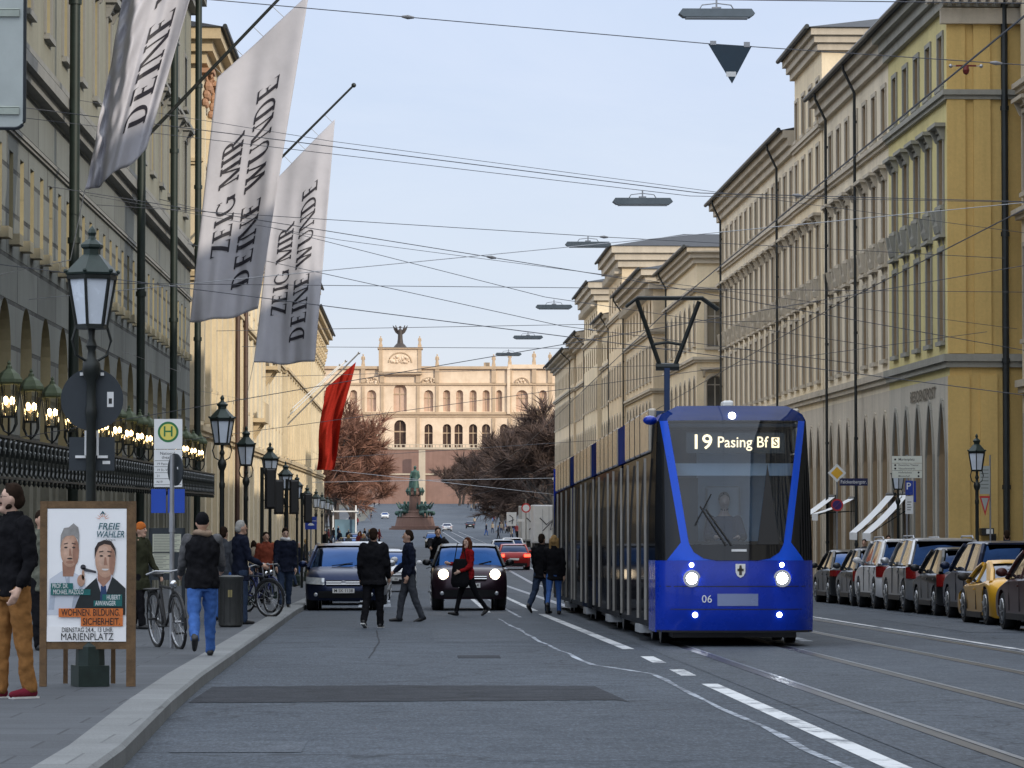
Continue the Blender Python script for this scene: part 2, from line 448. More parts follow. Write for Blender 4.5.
# pavements (raised) with kerb stones as separate structure
def pavement(name, rows, side):
    """rows (y, x_kerb, x_far)"""
    mb = MB(); k = MB()
    fine = []
    for (a, b) in zip(rows, rows[1:]):
        n = max(1, int((b[0]-a[0])/4))
        fine += [tuple(a[i]+(b[i]-a[i])*t/n for i in range(3)) for t in range(n)]
    fine.append(rows[-1]); H = .13; KW = .34
    for (a, b) in zip(fine, fine[1:]):
        za, zb = ground(a[0]), ground(b[0])
        mb.quad((a[1]+side*KW, a[0], za+H-.004), (a[2], a[0], za+H), (b[2], b[0], zb+H), (b[1]+side*KW, b[0], zb+H-.004))
        k.quad((a[1]+side*.03, a[0], za+H+.004), (a[1]+side*(KW+.01), a[0], za+H+.004), (b[1]+side*(KW+.01), b[0], zb+H+.004), (b[1]+side*.03, b[0], zb+H+.004))
        k.quad((a[1], a[0], za-.05), (a[1], a[0], za+H-.022), (b[1], b[0], zb+H-.022), (b[1], b[0], zb-.05))
        k.quad((a[1], a[0], za+H-.022), (a[1]+side*.03, a[0], za+H+.004), (b[1]+side*.03, b[0], zb+H+.004), (b[1], b[0], zb+H-.022))
    o = mb.build('pavement', PAVE); o['kind'] = 'structure'
    o = k.build('kerb', KERB); o['kind'] = 'structure'
pavement('pavement', [(y, x, -9.4) for y, x in KX], -1)
pavement('pavement', [(-30, RX, 21), (200, RX, 21), (350, RX, 18)], 1)
pavement('pavement', [(376, -8, -32), (600, -9, -32)], -1)
pavement('pavement', [(376, 17, 34), (600, 18, 34)], 1)
pavement('pavement', [(735, -17, -34), (1000, -11, -16), (1120, -11, -16)], -1)
pavement('pavement', [(735, 26, 40), (1000, 21, 28), (1120, 21, 28)], 1)

def ribbon(name, pts, w, mat, dz=.004, wiggle=0.0):
    """painted line on the road through (x, y) points"""
    fine = []
    for (a, b) in zip(pts, pts[1:]):
        n = max(1, int(abs(b[1]-a[1])/1.5))
        fine += [(a[0]+(b[0]-a[0])*t/n, a[1]+(b[1]-a[1])*t/n) for t in range(n)]
    fine.append(pts[-1]); mb = MB(); vs = []; fs = []
    for i, (x, y) in enumerate(fine):
        d = random.uniform(-wiggle, wiggle); ww = w*(1+random.uniform(-.5, .4)*(wiggle > 0))
        vs += [(x-ww/2+d, y, ground(y)+dz), (x+ww/2+d, y, ground(y)+dz)]
        if i: fs.append((2*i-2, 2*i-1, 2*i+1, 2*i))
    mb.add(vs, fs); o = mb.build(name, mat); o['kind'] = 'structure'; return o
def gl(px, py): p = gp(px, py); return (p.x, p.y)
for a, b in ((21, 35.2), (37.6, 39.6), (42.0, 44.6), (48, 76)):
    ribbon('road_marking', [(3.06, a), (3.08 if b < 60 else 2.9, b)], .17, PAINT)
ribbon('road_marking', [(2.74, 20), (2.74, 21.8), gl(782, 737), gl(694, 694), gl(654, 674), gl(592, 665), gl(531, 637), gl(500, 619)], .06, PAINT2, .004, .03)
ribbon('road_marking', [(1.75, 78), (1.8, 105), (1.9, 150)], .12, PAINT)
ribbon('road_marking', [(2.9, 80), (2.9, 118)], .14, PAINT); ribbon('road_marking', [(2.75, 122), (2.6, 240)], .12, PAINT)
ribbon('road_marking', [(2.3, 72), (2.25, 100)], .07, PAINT2)
ribbon('road_marking', [(8.52, 18), (8.5, 60), (8.5, 150), (8.5, 300)], .11, PAINT, .009)
ribbon('track_bed', [(6.05, -20), (6.05, 340)], 5.4, ASPH3, .0045)
ribbon('asphalt_patch', [(-1.2, 23.2), (-1.2, 24.6)], .9, ASPH3); ribbon('asphalt_patch', [(1.1, 52), (1.1, 60)], 1.5, ASPH3); ribbon('asphalt_patch', [(10.4, 58), (10.4, 70)], 1.8, ASPH3);
ribbon('road_marking', [(6.05, 52), (6.1, 55)], .2, PAINT2, .009)
mb = MB(); q = [gl(358, 608), gl(391, 607), gl(386, 578), gl(368, 578)]
mb.poly([(x, y, ground(y)+.005) for x, y in q]); mb.build('road_marking', PAINT2)['kind'] = 'structure'
# the freshly filled trench across the left lane, ragged edges
mb = MB(); N = 40; top = []; bot = []
for i in range(N+1):
    t = i/N; x = -2.02+4.0*t
    bot.append((x, 30.9+.5*t+random.uniform(-.06, .06)-(.5 if i == N else 0))); top.append((x-.12*t, 34.6+random.uniform(-.08, .08)+.3*sin(3*t)))
vs = [(x, y, ground(y)+.004) for x, y in bot]+[(x, y, ground(y)+.004) for x, y in top]
mb.add(vs, [(i, i+1, N+2+i, N+1+i) for i in range(N)]); mb.build('asphalt_patch', ASPH2)['kind'] = 'structure'
for pts in ([(-.55, 44), (-.5, 52), (-.62, 60)], [(-1.55, 24.5), (-1.2, 24.9), (-.9, 24.7)]):
    ribbon('road_joint', pts, .022, ASPH2, .004, .01)
# tram rails, grooved: a dark groove strip and a polished head
for x in (3.93, 5.37, 6.87, 8.2):
    ribbon('tram_track', [(x-.03, -20), (x-.03, 600)], .12, RAILM, .009)
    ribbon('tram_track', [(x+.055, -20), (x+.055, 600)], .055, RAILS, .013)
ribbon('tram_track', [(11.2, 40), (10.4, 120)], .05, RAILM, .005)
for x, y, w, h in ((6.1, 66, .5, .5), (7.55, 40, .45, .6), (.6, 44, .55, .5)):
    mb = MB(); mb.box(x, x+w, y, y+h*1.6, ground(y)-.05, ground(y+h*1.6)+.014); mb.build('manhole_cover', ASPH2)['kind'] = 'structure'

# ---------------------------------------------------------------- facades
class Face:
    """a facade frame: u along the wall (to the right seen from outside), v = world z, d inward"""
    def __init__(s, org, rz, root): s.o = Vector((org[0], org[1], 0)); s.rz = rz; s.R = Matrix.Rotation(rz, 3, 'Z'); s.b = Vector(root.location) if root else Vector()
    def P(s, u, v, d=0.0): return s.o+s.R @ Vector((u, d, 0))+Vector((0, 0, v))-s.b
def arc_pts(a, b, d, kind, n=7):
    """points from left springing to right springing; d = crown"""
    w = b-a; m = (a+b)/2
    if kind == 1: return [(m-w/2*cos(pi*i/(2*n)), d-w/2+w/2*sin(pi*i/(2*n))) for i in range(2*n+1)]
    rise = w*1.05; pts = []
    for i in range(n+1):
        t = i/n; pts.append((a+w/2*(1-cos(t*pi/2))**.9*1.0 if False else a+w/2*t, d-rise+rise*sin(t*pi/2)**.9))
    return pts+[(2*m-x, y) for x, y in pts[-2::-1]]
def rise_of(w, kind): return 0 if not kind else (w/2 if kind == 1 else w*1.05)
def pierce(mb, F_, u0, u1, v0, v1, ops, depth=.25):
    us = sorted({u0, u1} | {o[0] for o in ops} | {o[1] for o in ops}); vs = sorted({v0, v1} | {o[2] for o in ops} | {o[3] for o in ops})
    us = [u for u in us if u0-1e-6 <= u <= u1+1e-6]; vs = [v for v in vs if v0-1e-6 <= v <= v1+1e-6]
    for j in range(len(vs)-1):
        run = None
        vm = (vs[j]+vs[j+1])/2; act = [o for o in ops if o[2] < vm < o[3]]
        for i in range(len(us)):
            solid = i < len(us)-1 and not any(o[0] < (us[i]+us[i+1])/2 < o[1] for o in act)
            if solid and run is None: run = us[i]
            if not solid and run is not None:
                mb.quad(F_.P(run, vs[j]), F_.P(us[i], vs[j]), F_.P(us[i], vs[j+1]), F_.P(run, vs[j+1])); run = None
    mi0 = mb.mi
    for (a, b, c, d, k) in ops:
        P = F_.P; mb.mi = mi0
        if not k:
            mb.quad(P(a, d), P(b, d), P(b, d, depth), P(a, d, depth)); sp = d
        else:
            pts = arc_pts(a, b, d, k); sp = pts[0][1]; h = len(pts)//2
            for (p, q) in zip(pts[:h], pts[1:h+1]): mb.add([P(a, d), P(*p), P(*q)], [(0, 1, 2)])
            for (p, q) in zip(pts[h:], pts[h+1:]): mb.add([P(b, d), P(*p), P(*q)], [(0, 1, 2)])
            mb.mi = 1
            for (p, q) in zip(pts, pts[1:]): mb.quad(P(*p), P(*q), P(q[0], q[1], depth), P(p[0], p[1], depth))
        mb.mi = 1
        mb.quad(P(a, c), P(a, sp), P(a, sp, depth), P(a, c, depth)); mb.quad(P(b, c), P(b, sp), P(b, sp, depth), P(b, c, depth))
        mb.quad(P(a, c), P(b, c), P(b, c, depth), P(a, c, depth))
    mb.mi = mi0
WCACHE = {}
def window_mesh(w, h, arch, style, mats, depth=.22, bars=1):
    """(frame+trim mesh, pane mesh); x along wall, z up from the sill, y inward"""
    key = (round(w, 2), round(h, 2), arch, style, tuple(m.name for m in mats), bars, depth)
    if key in WCACHE: return WCACHE[key]
    fr, gm, tr = mats; f = MB(); g = MB(); a, b = -w/2, w/2; y0, y1 = depth-.05, depth+.03; t = .07
    rise = rise_of(w, arch)
    f.mat(0)
    if arch:
        pts = arc_pts(a, b, h, arch, 5)
        g.poly([(a, depth, 0), (b, depth, 0)]+[(p[0], depth, p[1]) for p in pts[::-1]])
        f.tube([(p[0], depth-.01, p[1]-.02) for p in pts], .05, 4)
    else:
        g.quad((a, depth, 0), (b, depth, 0), (b, depth, h), (a, depth, h)); f.box(a+t, b-t, y0, y1, h-t, h)
    f.box(a, a+t, y0, y1, 0, h-rise); f.box(b-t, b, y0, y1, 0, h-rise); f.box(a+t, b-t, y0, y1, 0, t)
    if bars:
        f.box(-.035, .035, y0+.01, y1, t, h-max(t, rise*.2)); tz = (h-rise)*(.98 if arch else .68); f.box(a+t, b-t, y0+.008, y1-.002, tz, tz+.06)
    if bars > 1:
        for k in (1, 2): f.box(a+t, b-t, y0+.012, y1-.004, tz*k/3, tz*k/3+.035)
    f.mat(1)
    if style != 'none': f.box(a-.12, b+.12, -.14, .08, -.14, -.0)
    if style in ('surround', 'hood', 'grand'):
        s = .15
        f.box(a-s, a-.002, -.055, .02, 0, h-rise); f.box(b+.002, b+s, -.055, .02, 0, h-rise)
        if not arch: f.box(a-s, b+s, -.058, .02, h+.002, h+s)
        else:
            pts = arc_pts(a-s/2, b+s/2, h+s/2, arch, 5)
            for p, q in zip(pts, pts[1:]): f.bar((p[0], -.02, p[1]), (q[0], -.02, q[1]), .07, .15)
    if style in ('hood', 'grand'):
        f.box(a-.22, b+.22, -.12, .01, h+.2, h+.34); f.box(a-.34, b+.34, -.34, .012, h+.34, h+.46)
        for x in (a-.14, b+.14): f.prism([(-.28, h+.338), (-.1, h-.05), (.0, h-.1), (.0, h+.338)], x-.07, x+.07, 'yz')
    if style == 'grand':
        f.mat(1)
        f.box(a-.2, b+.2, -.1, .01, -.95, -.16); f.box(a-.26, b+.26, -.2, .012, -1.05, -.952)
        for k in range(4):
            x = a+w*(k+.5)/4; f.lathe([(.05, -.88), (.1, -.65), (.05, -.45), (.09, -.24)], (x, -.14, 0), 6)
        for x in (a+.1, b-.1): f.prism([(-.3, -.15), (-.24, -.5), (.0, -1.3), (.0, -.15)], x-.09, x+.09, 'yz')
    r = (f.mesh('window', [fr, tr]), g.mesh('pane', [gm])); WCACHE[key] = r; return r
def put_window(F_, u, v, w, h, arch, style, mats, root, split=True, depth=.22, bars=1, name='window'):
    fm, gm = window_mesh(w, h, arch, style, mats, depth, bars)
    o = bpy.data.objects.new(name, fm); link(o, root); o.location = F_.P(u, v); o.rotation_euler.z = F_.rz
    p = bpy.data.objects.new('pane', gm); link(p, o)
    return o
def slab(mb, x0, x1, y0, y1, z0, z1, b): mb.box(x0-b.x, x1-b.x, y0-b.y, y1-b.y, z0-b.z, z1-b.z)

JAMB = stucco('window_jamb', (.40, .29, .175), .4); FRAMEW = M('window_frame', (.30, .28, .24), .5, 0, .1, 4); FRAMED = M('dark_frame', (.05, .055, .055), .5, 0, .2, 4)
SLATE = roof_tiles('slate_roof', (.035, .04, .05)); LEAD = M('lead_gutter', (.035, .04, .042), .45, .5, .25, 2)
def house(label, side, X, y0, y1, ztop, floors, wallm, trimm, deep=16, group=None, cat='building', near_end=True, far_end=True,
          bands=(), cornice=(.18, .32, .5), ch=.9, roof=1.2, end_ops=(), base=None, base_z=None, name='terraced_house', corbels=False, pipes=(), endm=None, glass=None, jamb=None):
    """a street-front building. side +1: on the right, facing -X; -1: on the left, facing +X.
    floors: (z0, z1, width, spacing, arch, style [, start offset, bars])"""
    zg = min(ground(y0), ground(y1))-.4; jamb = jamb or JAMB
    ym = (y0+y1)/2; xb = X+side*deep
    root = thing(name, label, cat, (X+side*deep/2, ym, ground(ym)), 0, group); b = Vector(root.location)
    L = y1-y0
    Ff = Face((X, y1), -pi/2, root) if side > 0 else Face((X, y0), pi/2, root)
    ops = []; wins = []
    for fl in floors:
        z0, z1, w, sp, arch, style = fl[:6]; off = fl[6] if len(fl) > 6 else None; bars = fl[7] if len(fl) > 7 else 1
        n = max(1, int((L-w-.6)/sp)+1); st = off if off is not None else (L-(n-1)*sp)/2
        for i in range(n):
            u = st+i*sp
            if side > 0: u = L-u
            if u-w/2 < .15 or u+w/2 > L-.15: continue
            ops.append((u-w/2, u+w/2, z0, z1, arch)); wins.append((Ff, u, z0, w, z1-z0, arch, style, bars))
    bz = base_z if base_z is not None else zg
    mb = MB(); pierce(mb, Ff, 0, L, bz, ztop, [o for o in ops if o[2] >= bz], .24)
    Fe = Face((X, y0), 0, root) if side > 0 else Face((xb, y0), 0, root)
    eo = []
    for (u, z0, z1, w, arch, style) in end_ops:
        uu = u if side > 0 else deep-u
        eo.append((uu-w/2, uu+w/2, z0, z1, arch)); wins.append((Fe, uu, z0, w, z1-z0, arch, style, 1))
    me = MB() if endm else mb
    pierce(me, Fe, 0, deep, bz, ztop, [o for o in eo if o[2] >= bz], .24)
    if endm: me.build('end_wall', [endm, jamb], root)
    P = lambda x, y, z: (x-b.x, y-b.y, z-b.z)
    mb.quad(P(X, y1, bz), P(xb, y1, bz), P(xb, y1, ztop), P(X, y1, ztop)); mb.quad(P(xb, y0, bz), P(xb, y1, bz), P(xb, y1, ztop), P(xb, y0, ztop))
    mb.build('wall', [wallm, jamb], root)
    if base_z is not None:
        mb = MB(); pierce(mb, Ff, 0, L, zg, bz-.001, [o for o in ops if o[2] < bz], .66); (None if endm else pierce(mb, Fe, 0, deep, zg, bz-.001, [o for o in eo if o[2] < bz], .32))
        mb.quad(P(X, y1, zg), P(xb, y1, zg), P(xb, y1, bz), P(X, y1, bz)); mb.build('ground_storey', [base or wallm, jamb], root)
        if endm:
            mb = MB(); pierce(mb, Fe, 0, deep, zg, bz-.001, [o for o in eo if o[2] < bz], .32); mb.build('end_wall', [endm, jamb], root)
    gl_ = glass or [WINGL, WINGL, WINWARM]
    rnd = random.Random(int(y0*10)); shopg = [pane('shop_glass', (.018, .018, .02), .08, .4), pane('shop_glass_warm', (.085, .05, .03), .12, .4), pane('shop_glass', (0, 0, 0))]
    for (f_, u, z0, w, h, arch, style, bars) in wins:
        put_window(f_, u, z0, w, h, arch, style, (FRAMEW if z0 > 2 else FRAMED, rnd.choice(gl_) if z0 > bz else rnd.choice(shopg), trimm), root, bars=bars, depth=.22 if z0 > bz else .62)
    # horizontal bands and the crowning cornice run round the exposed corners
    def ext(o): return (X-o if side > 0 else xb+.3, xb-.3 if side > 0 else X+o, y0-(o if near_end else -.01), y1+(o if far_end else -.01))
    for (z, h, o) in bands:
        t = MB(); e = ext(o); slab(t, *e, z, z+h*.55, b); e = ext(o*.6); slab(t, *e, z-h*.45, z+.001, b); t.build('string_course', trimm, root)
    t = MB()
    z = ztop; n = len(cornice); hs = ch/n
    for i, o in enumerate(cornice):
        e = ext(o); slab(t, *e, z+i*hs-.001, z+(i+1)*hs, b)
    if corbels:
        k = int(L/.75)
        for i in range(k):
            yy = y0+.3+i*.75
            x0_, x1_ = sorted((X-side*cornice[1]*.98, X+side*.1)); slab(t, x0_, x1_, yy, yy+.3, ztop-.45, ztop+.002, b)
    t.build('cornice', trimm, root)
    if roof:
        o = cornice[-1]+.12; e = ext(o); zt = ztop+ch+.004; r = MB(); ins = min(deep/2-.5, 5.5)
        p = [P(e[0], e[2], zt), P(e[1], e[2], zt), P(e[1], e[3], zt), P(e[0], e[3], zt)]
        q = [P(e[0]+ins, e[2]+(2 if near_end else 0), zt+roof), P(e[1]-ins, e[2]+(2 if near_end else 0), zt+roof), P(e[1]-ins, e[3]-(2 if far_end else 0), zt+roof), P(e[0]+ins, e[3]-(2 if far_end else 0), zt+roof)]
        r.add(p+q, [(0, 3, 2, 1), (4, 5, 6, 7), (0, 1, 5, 4), (1, 2, 6, 5), (2, 3, 7, 6), (3, 0, 4, 7)]); r.build('roof', SLATE, root)
        gx = X-side*(o+.06); gt = MB(); gt.tube([(gx-b.x, e[2]-b.y, zt+.02-b.z), (gx-b.x, e[3]-b.y, zt+.02-b.z)], .1, 8); gt.build('gutter', LEAD, root)
    for (py, off) in pipes:
        m = MB(); xx = X-side*off-b.x; ov = cornice[-1]
        m.tube([(X-side*(ov+.15)-b.x, py-b.y, ztop+ch-b.z), (X-side*(ov+.1)-b.x, py-b.y, ztop+ch*.7-b.z), (xx-side*.02, py-b.y, ztop-.15-b.z), (xx, py-b.y, zg+.2-b.z)], .058, 8)
        for zz in range(int(zg)+2, int(ztop), 4): m.lathe([(.078, 0), (.078, .1)], (xx, py-b.y, zz-b.z), 8)
        m.build('drainpipe', LEAD, root, smooth=True, auto=50)
    return root, Ff, Fe, b
# ---------------------------------------------------------------- right-hand row
YEL = stucco('yellow_stucco', (.70, .485, .18), .5); YGR = stucco('yellow_green_stucco', (.66, .57, .27), .3)
PALE = stucco('pale_stucco', (.76, .665, .51), .4); CRE = stucco('cream_stucco', (.77, .65, .46), .38); CRE2 = stucco('buff_stucco', (.70, .58, .41), .38)
GRY = stucco('grey_stucco', (.58, .52, .43), .45); TRM = stucco('trim_stone', (.52, .46, .37), .6); TRG = stucco('grey_trim', (.33, .32, .28), .5)
WARM = stucco('warm_stucco', (.74, .60, .41), .3); STONE = stucco('ground_stone', (.52, .48, .41), .45)
GRPR = 'houses of the right-hand street front'
def fl(top=True, arch=2, sp=2.6, off=None, st=('none', 'grand', 'hood', 'surround')):
    r = [(-1.6, 4.8, 1.55, sp, arch, 'surround', off, 1), (6.75, 9.65, 1.0, sp, 0, 'surround', off), (11.1, 13.25, 1.0, sp, 0, 'grand', off), (14.9, 16.55, .95, sp, 0, 'surround', off)]
    return r
XR = 17.0
B1, F1, E1, b1 = house('yellow corner house with green tinted street front and pointed arches at ground level', 1, XR, 107, 120.6, 17.3, fl(off=1.5), YGR, TRG, 16, GRPR,
    near_end=True, far_end=False, bands=((6.05, .42, .22), (14.5, .3, .22)), cornice=(.2, .36, .58), ch=1.0, roof=1.1, base=STONE, base_z=5.6, endm=YEL)
# pilaster strips, sunk panels and moulding on the yellow end wall
m = MB()
for (u0, u1) in ((-.06, .52), (.78, 1.32)): m.box(XR+u0-b1.x, XR+u1-b1.x, 107-.10-b1.y, 107+.05-b1.y, 6.3-b1.z, 17.2-b1.z)
for (u0, u1) in ((-.06, .62), (.95, 1.5)): m.box(XR+u0-b1.x, XR+u1-b1.x, 107-.09-b1.y, 107+.05-b1.y, -2-b1.z, 5.6-b1.z)
m.build('pilaster', YEL, B1)
m = MB()
for i in range(16): m.box(XR-.75+i*.28-b1.x, XR-.62+i*.28-b1.x, 107-.80-b1.y, 107-.2-b1.y, 17.36-b1.z, 17.6-b1.z)
m.box(XR-.28-b1.x, XR+5-b1.x, 107-.28-b1.y, 107-.05-b1.y, 16.75-b1.z, 17.25-b1.z)
m.build('dentil_frieze', TRM, B1)
m = MB(); m.tube([(XR+1.75-b1.x, 106.8-b1.y, 20-b1.z), (XR+1.75-b1.x, 106.8-b1.y, -1.4-b1.z)], .11, 8)
for z in (2, 6, 10, 14): m.lathe([(.14, 0), (.14, .14)], (XR+1.75-b1.x, 106.8-b1.y, z-b1.z), 8)
m.build('drainpipe', LEAD, B1)
m = MB(); put_text(m, 'RESIDENZPOST', (XR-.03-b1.x, 112.6-b1.y, 5.15-b1.z), (0, -1, 0), (0, 0, 1), .52, .02, width=5.6)
m.build('facade_lettering', M('bronze_letters', (.05, .045, .035), .5, .5, .1), B1)
m = MB(); m.box(XR+.92-b1.x, XR+1.12-b1.x, 106.82-b1.y, 106.98-b1.y, 8.9-b1.z, 10.2-b1.z) if False else m.box(XR+1.25-b1.x, XR+1.42-b1.x, 106.84-b1.y, 106.95-b1.y, .35-b1.z, .6-b1.z); m.build('wall_plate', BLACKP, B1)
house('near right house with cream stone front and moulded sills, set back beside the yellow corner', 1, 19.2, -30, 106.4, 24, [(6.7, 9.6, 1.1, 3.2, 0, 'surround'), (11.3, 13.8, 1.1, 3.2, 0, 'hood'), (-1.4, 3.6, 1.8, 3.2, 1, 'none')], PALE, TRM, 14, GRPR,
    near_end=True, far_end=False, bands=((5.2, .4, .25), (10.6, .3, .35), (14.6, .3, .3)), base=STONE, base_z=4.4)  # unseen upper height raised to keep the theatre front in shade
B2, _, _, b2 = house('long pale house with black downpipes next to the yellow corner house', 1, XR+.02, 120.6, 140, 17.3, fl(off=1.2), PALE, TRM, 16, GRPR, near_end=False, far_end=False,
    bands=((6.05, .42, .22), (14.5, .3, .22)), cornice=(.2, .36, .58), ch=1.0, roof=1.1, base=GRY, base_z=5.6, pipes=((128, .25), (137, .25)))
house('tall cream house rising a storey above its neighbours behind the pale house', 1, XR-.03, 140, 150, 20.4, fl(off=1.3)+[(17.6, 19.3, .95, 2.6, 0, 'surround', 1.3)], CRE, TRM, 16, GRPR, near_end=True, far_end=True,
    bands=((6.05, .42, .2), (14.5, .3, .2), (17.2, .3, .2)), cornice=(.2, .35, .5), ch=.9, roof=.9, base=GRY, base_z=5.6)
house('cream house with a red-brown downpipe and a low chimney', 1, XR+.01, 150, 187, 17.2, fl(), PALE, TRM, 16, GRPR, near_end=False, far_end=True,
    bands=((6.05, .42, .22), (14.5, .3, .22)), cornice=(.2, .36, .58), ch=1.0, roof=1.1, base=GRY, base_z=5.6, pipes=((155.5, .25), (184, .25)))
house('cream house standing forward behind the tram with an arched window in its end wall', 1, 16.2, 193, 216, 15.4, [(-1.6, 4.4, 1.6, 3.4, 1, 'none'), (6.4, 8.9, 1.2, 3.4, 1, 'surround'), (10.8, 13.2, 1.2, 3.4, 1, 'surround')], CRE, TRM, 14, GRPR,
    bands=((5.2, .4, .25), (9.9, .3, .25), (13.9, .25, .3)), cornice=(.2, .4, .6), ch=.9, base=STONE, base_z=4.6, end_ops=((1.05, 10.6, 13.2, .95, 0, 'surround'), (1.05, 6.2, 9.0, 1.0, 1, 'hood'), (1.05, 1.8, 4.2, 1.0, 1, 'surround')), roof=1.0, pipes=((213, .25),))
def plain(**k): return [(-1.8, 3.9, 1.7, 3.3, 1, 'none'), (5.6, 8.4, 1.3, 3.3, 1, 'surround'), (9.8, 12.0, 1.2, 3.3, 0, 'surround'), (13.4, 15.0, 1.2, 3.3, 1, 'none')]
XF = 15.5
house('buff house with a corbelled cornice and windows in its near end wall', 1, XF, 218, 246, 15.6, plain(), CRE2, TRM, 14, GRPR, bands=((4.6, .4, .3), (9.0, .3, .25), (12.8, .3, .25)), cornice=(.3, .55, .85), ch=1.2, corbels=True, end_ops=((1.4, 5.6, 8.4, 1.1, 1, 'surround'), (1.4, 9.8, 12, 1.1, 0, 'hood')), roof=1.0, pipes=((245, .25),))
house('tallest buff house of the far row with a deep corbelled eave', 1, XF-.25, 246.4, 263, 19.0, plain()+[(16.3, 18.0, 1.1, 3.3, 0, 'none')], WARM, TRM, 14, GRPR, bands=((4.6, .4, .3), (15.6, .3, .25)), cornice=(.3, .55, .8), ch=1.5, corbels=True, roof=1.0)
house('low house with a dark overhanging roof between two towers', 1, XF+.1, 263.4, 279, 15.6, plain(), CRE, TRM, 14, GRPR, bands=((4.6, .4, .3), (12.8, .3, .25)), cornice=(.25, .5, .75), ch=1.0, roof=1.0, pipes=((265, .25),), near_end=False, far_end=False)
house('narrow tower house with stepped cornice in the far right row', 1, XF-.25, 279.4, 301, 18.6, plain()+[(16.3, 17.8, 1.1, 3.3, 0, 'none')], CRE, TRM, 14, GRPR, bands=((4.6, .4, .3), (15.6, .3, .25)), cornice=(.3, .55, .8), ch=1.5, corbels=True, roof=1.0)
house('long plain house beyond the tower with a shallow eave', 1, XF+.1, 301.4, 323, 16.2, plain(), WARM, TRM, 14, GRPR, bands=((4.6, .4, .3), (12.8, .3, .25)), cornice=(.4, .7, 1.0), ch=1.0, roof=.9, near_end=False, far_end=False, pipes=((303, .25),))
house('last house of the right row with a wide dark roof overhang', 1, XF-.1, 323.4, 366, 15.8, plain(), WARM, TRM, 14, GRPR, bands=((4.6, .4, .3), (12.8, .3, .25)), cornice=(.25, .5, 1.0), ch=.9, roof=1.0, pipes=((326, .25),))

# ---------------------------------------------------------------- left-hand side: grey theatre, then cream palace fronts
def rust(name, col, w=4.2, h=1.0):
    m, nt, b = base(name); p = pos(nt)
    cb = nt.new('ShaderNodeSeparateXYZ'); nt.lk(p, cb.inputs[0]); cx = nt.new('ShaderNodeCombineXYZ'); nt.lk(cb.outputs['Y'], cx.inputs['X']); nt.lk(cb.outputs['Z'], cx.inputs['Y'])
    br = nt.new('ShaderNodeTexBrick'); nt.lk(cx.outputs[0], br.inputs['Vector']); br.inputs['Scale'].default_value = 1; br.inputs['Brick Width'].default_value = w; br.inputs['Row Height'].default_value = h
    br.inputs['Mortar Size'].default_value = .055; br.inputs['Mortar Smooth'].default_value = .2
    br.inputs['Color1'].default_value = C4(k3(col, .85)); br.inputs['Color2'].default_value = C4(k3(col, 1.15)); br.inputs['Mortar'].default_value = C4(k3(col, .07))
    st = noise(nt, 1, 5, .7, scaled(nt, p, (2, 2, .08))); n = noise(nt, .5, 5, .6, p)
    c = mixc(nt, ramp(nt, st.outputs['Fac'], [(.4, (0,0,0)), (.8, (.6,)*3)]).outputs['Color'], br.outputs['Color'], k3(col, .5))
    c = mixc(nt, ramp(nt, n.outputs['Fac'], [(.35, (0,0,0)), (.75, (.4,)*3)]).outputs['Color'], c, k3(col, 1.25))
    nt.lk(c, b.inputs['Base Color']); b.inputs['Roughness'].default_value = .85
    bp = nt.new('ShaderNodeBump'); bp.invert = True; bp.inputs['Strength'].default_value = .9; bp.inputs['Distance'].default_value = .05
    nt.lk(br.outputs['Fac'], bp.inputs['Height']); nt.lk(bp.outputs['Normal'], b.inputs['Normal']); MATS[name] = m; return m
RUST = rust('rusticated_stone', (.145, .155, .142)); THU = stucco('theatre_stucco', (.245, .24, .19), .55); THT = stucco('theatre_trim', (.24, .24, .225), .5)
GREENPIPE = M('green_downpipe', (.012, .022, .018), .5, .2, .3, 2)
XL = -9.0; TY0, TY1 = 54.0, 138.0; BAY = 4.2; T0 = 78.5-BAY*6+1.05
floorsT = [(-1.3, 1.75, 2.2, BAY, 0, 'none', T0-TY0+BAY/2-.0), (2.9, 6.05, 2.3, BAY, 1, 'none', T0-TY0, 2), (7.55, 9.4, .75, BAY/2, 0, 'none', T0-TY0-BAY/4), (13.0, 15.9, 1.25, BAY, 0, 'hood', T0-TY0, 2), (17.2, 19.2, 1.15, BAY, 0, 'surround', T0-TY0)]
BT, FT, ET, bT = house('grey rusticated theatre side front with arched windows and dark downpipes', -1, XL, TY0, TY1, 21.5, floorsT, THU, THT, 20, None, 'theatre', True, True,
    bands=((9.85, .16, .1), (11.35, .5, .42), (11.95, .25, .16), (16.6, .22, .18)), cornice=(.3, .6, 1.0), ch=1.2, base=RUST, base_z=11.1, name='theatre_building', jamb=stucco('theatre_jamb', (.31, .275, .17), .5), glass=[WINGL, pane('theatre_pane', (.16, .14, .085), .12, .4)])
for py in (85, 106, 120.5, 134):
    m = MB(); m.tube([(XL+.56-bT.x, py-bT.y, 22-bT.z), (XL+.56-bT.x, py-bT.y, -1.6-bT.z)], .13, 12)
    for z in (0, 4, 8, 14, 18): m.lathe([(.165, 0), (.165, .15)], (XL+.56-bT.x, py-bT.y, z-bT.z), 10)
    m.build('drainpipe', GREENPIPE, BT, smooth=True, auto=50)
SILLM = stucco('pale_sill', (.38, .335, .23), .4); PIERM = stucco('pier_stone', (.24, .235, .19), .5)
k = 0; y = T0-BAY/4-BAY*3
while y < TY1-1:
    if y > TY0+1: m = MB(); m.box(XL-.05-bT.x, XL+.24-bT.x, y-.36-bT.y, y+.36-bT.y, 7.28-bT.z, 7.52-bT.z); m.build('sill_block', SILLM, BT)
    y += BAY/2
y = T0-BAY
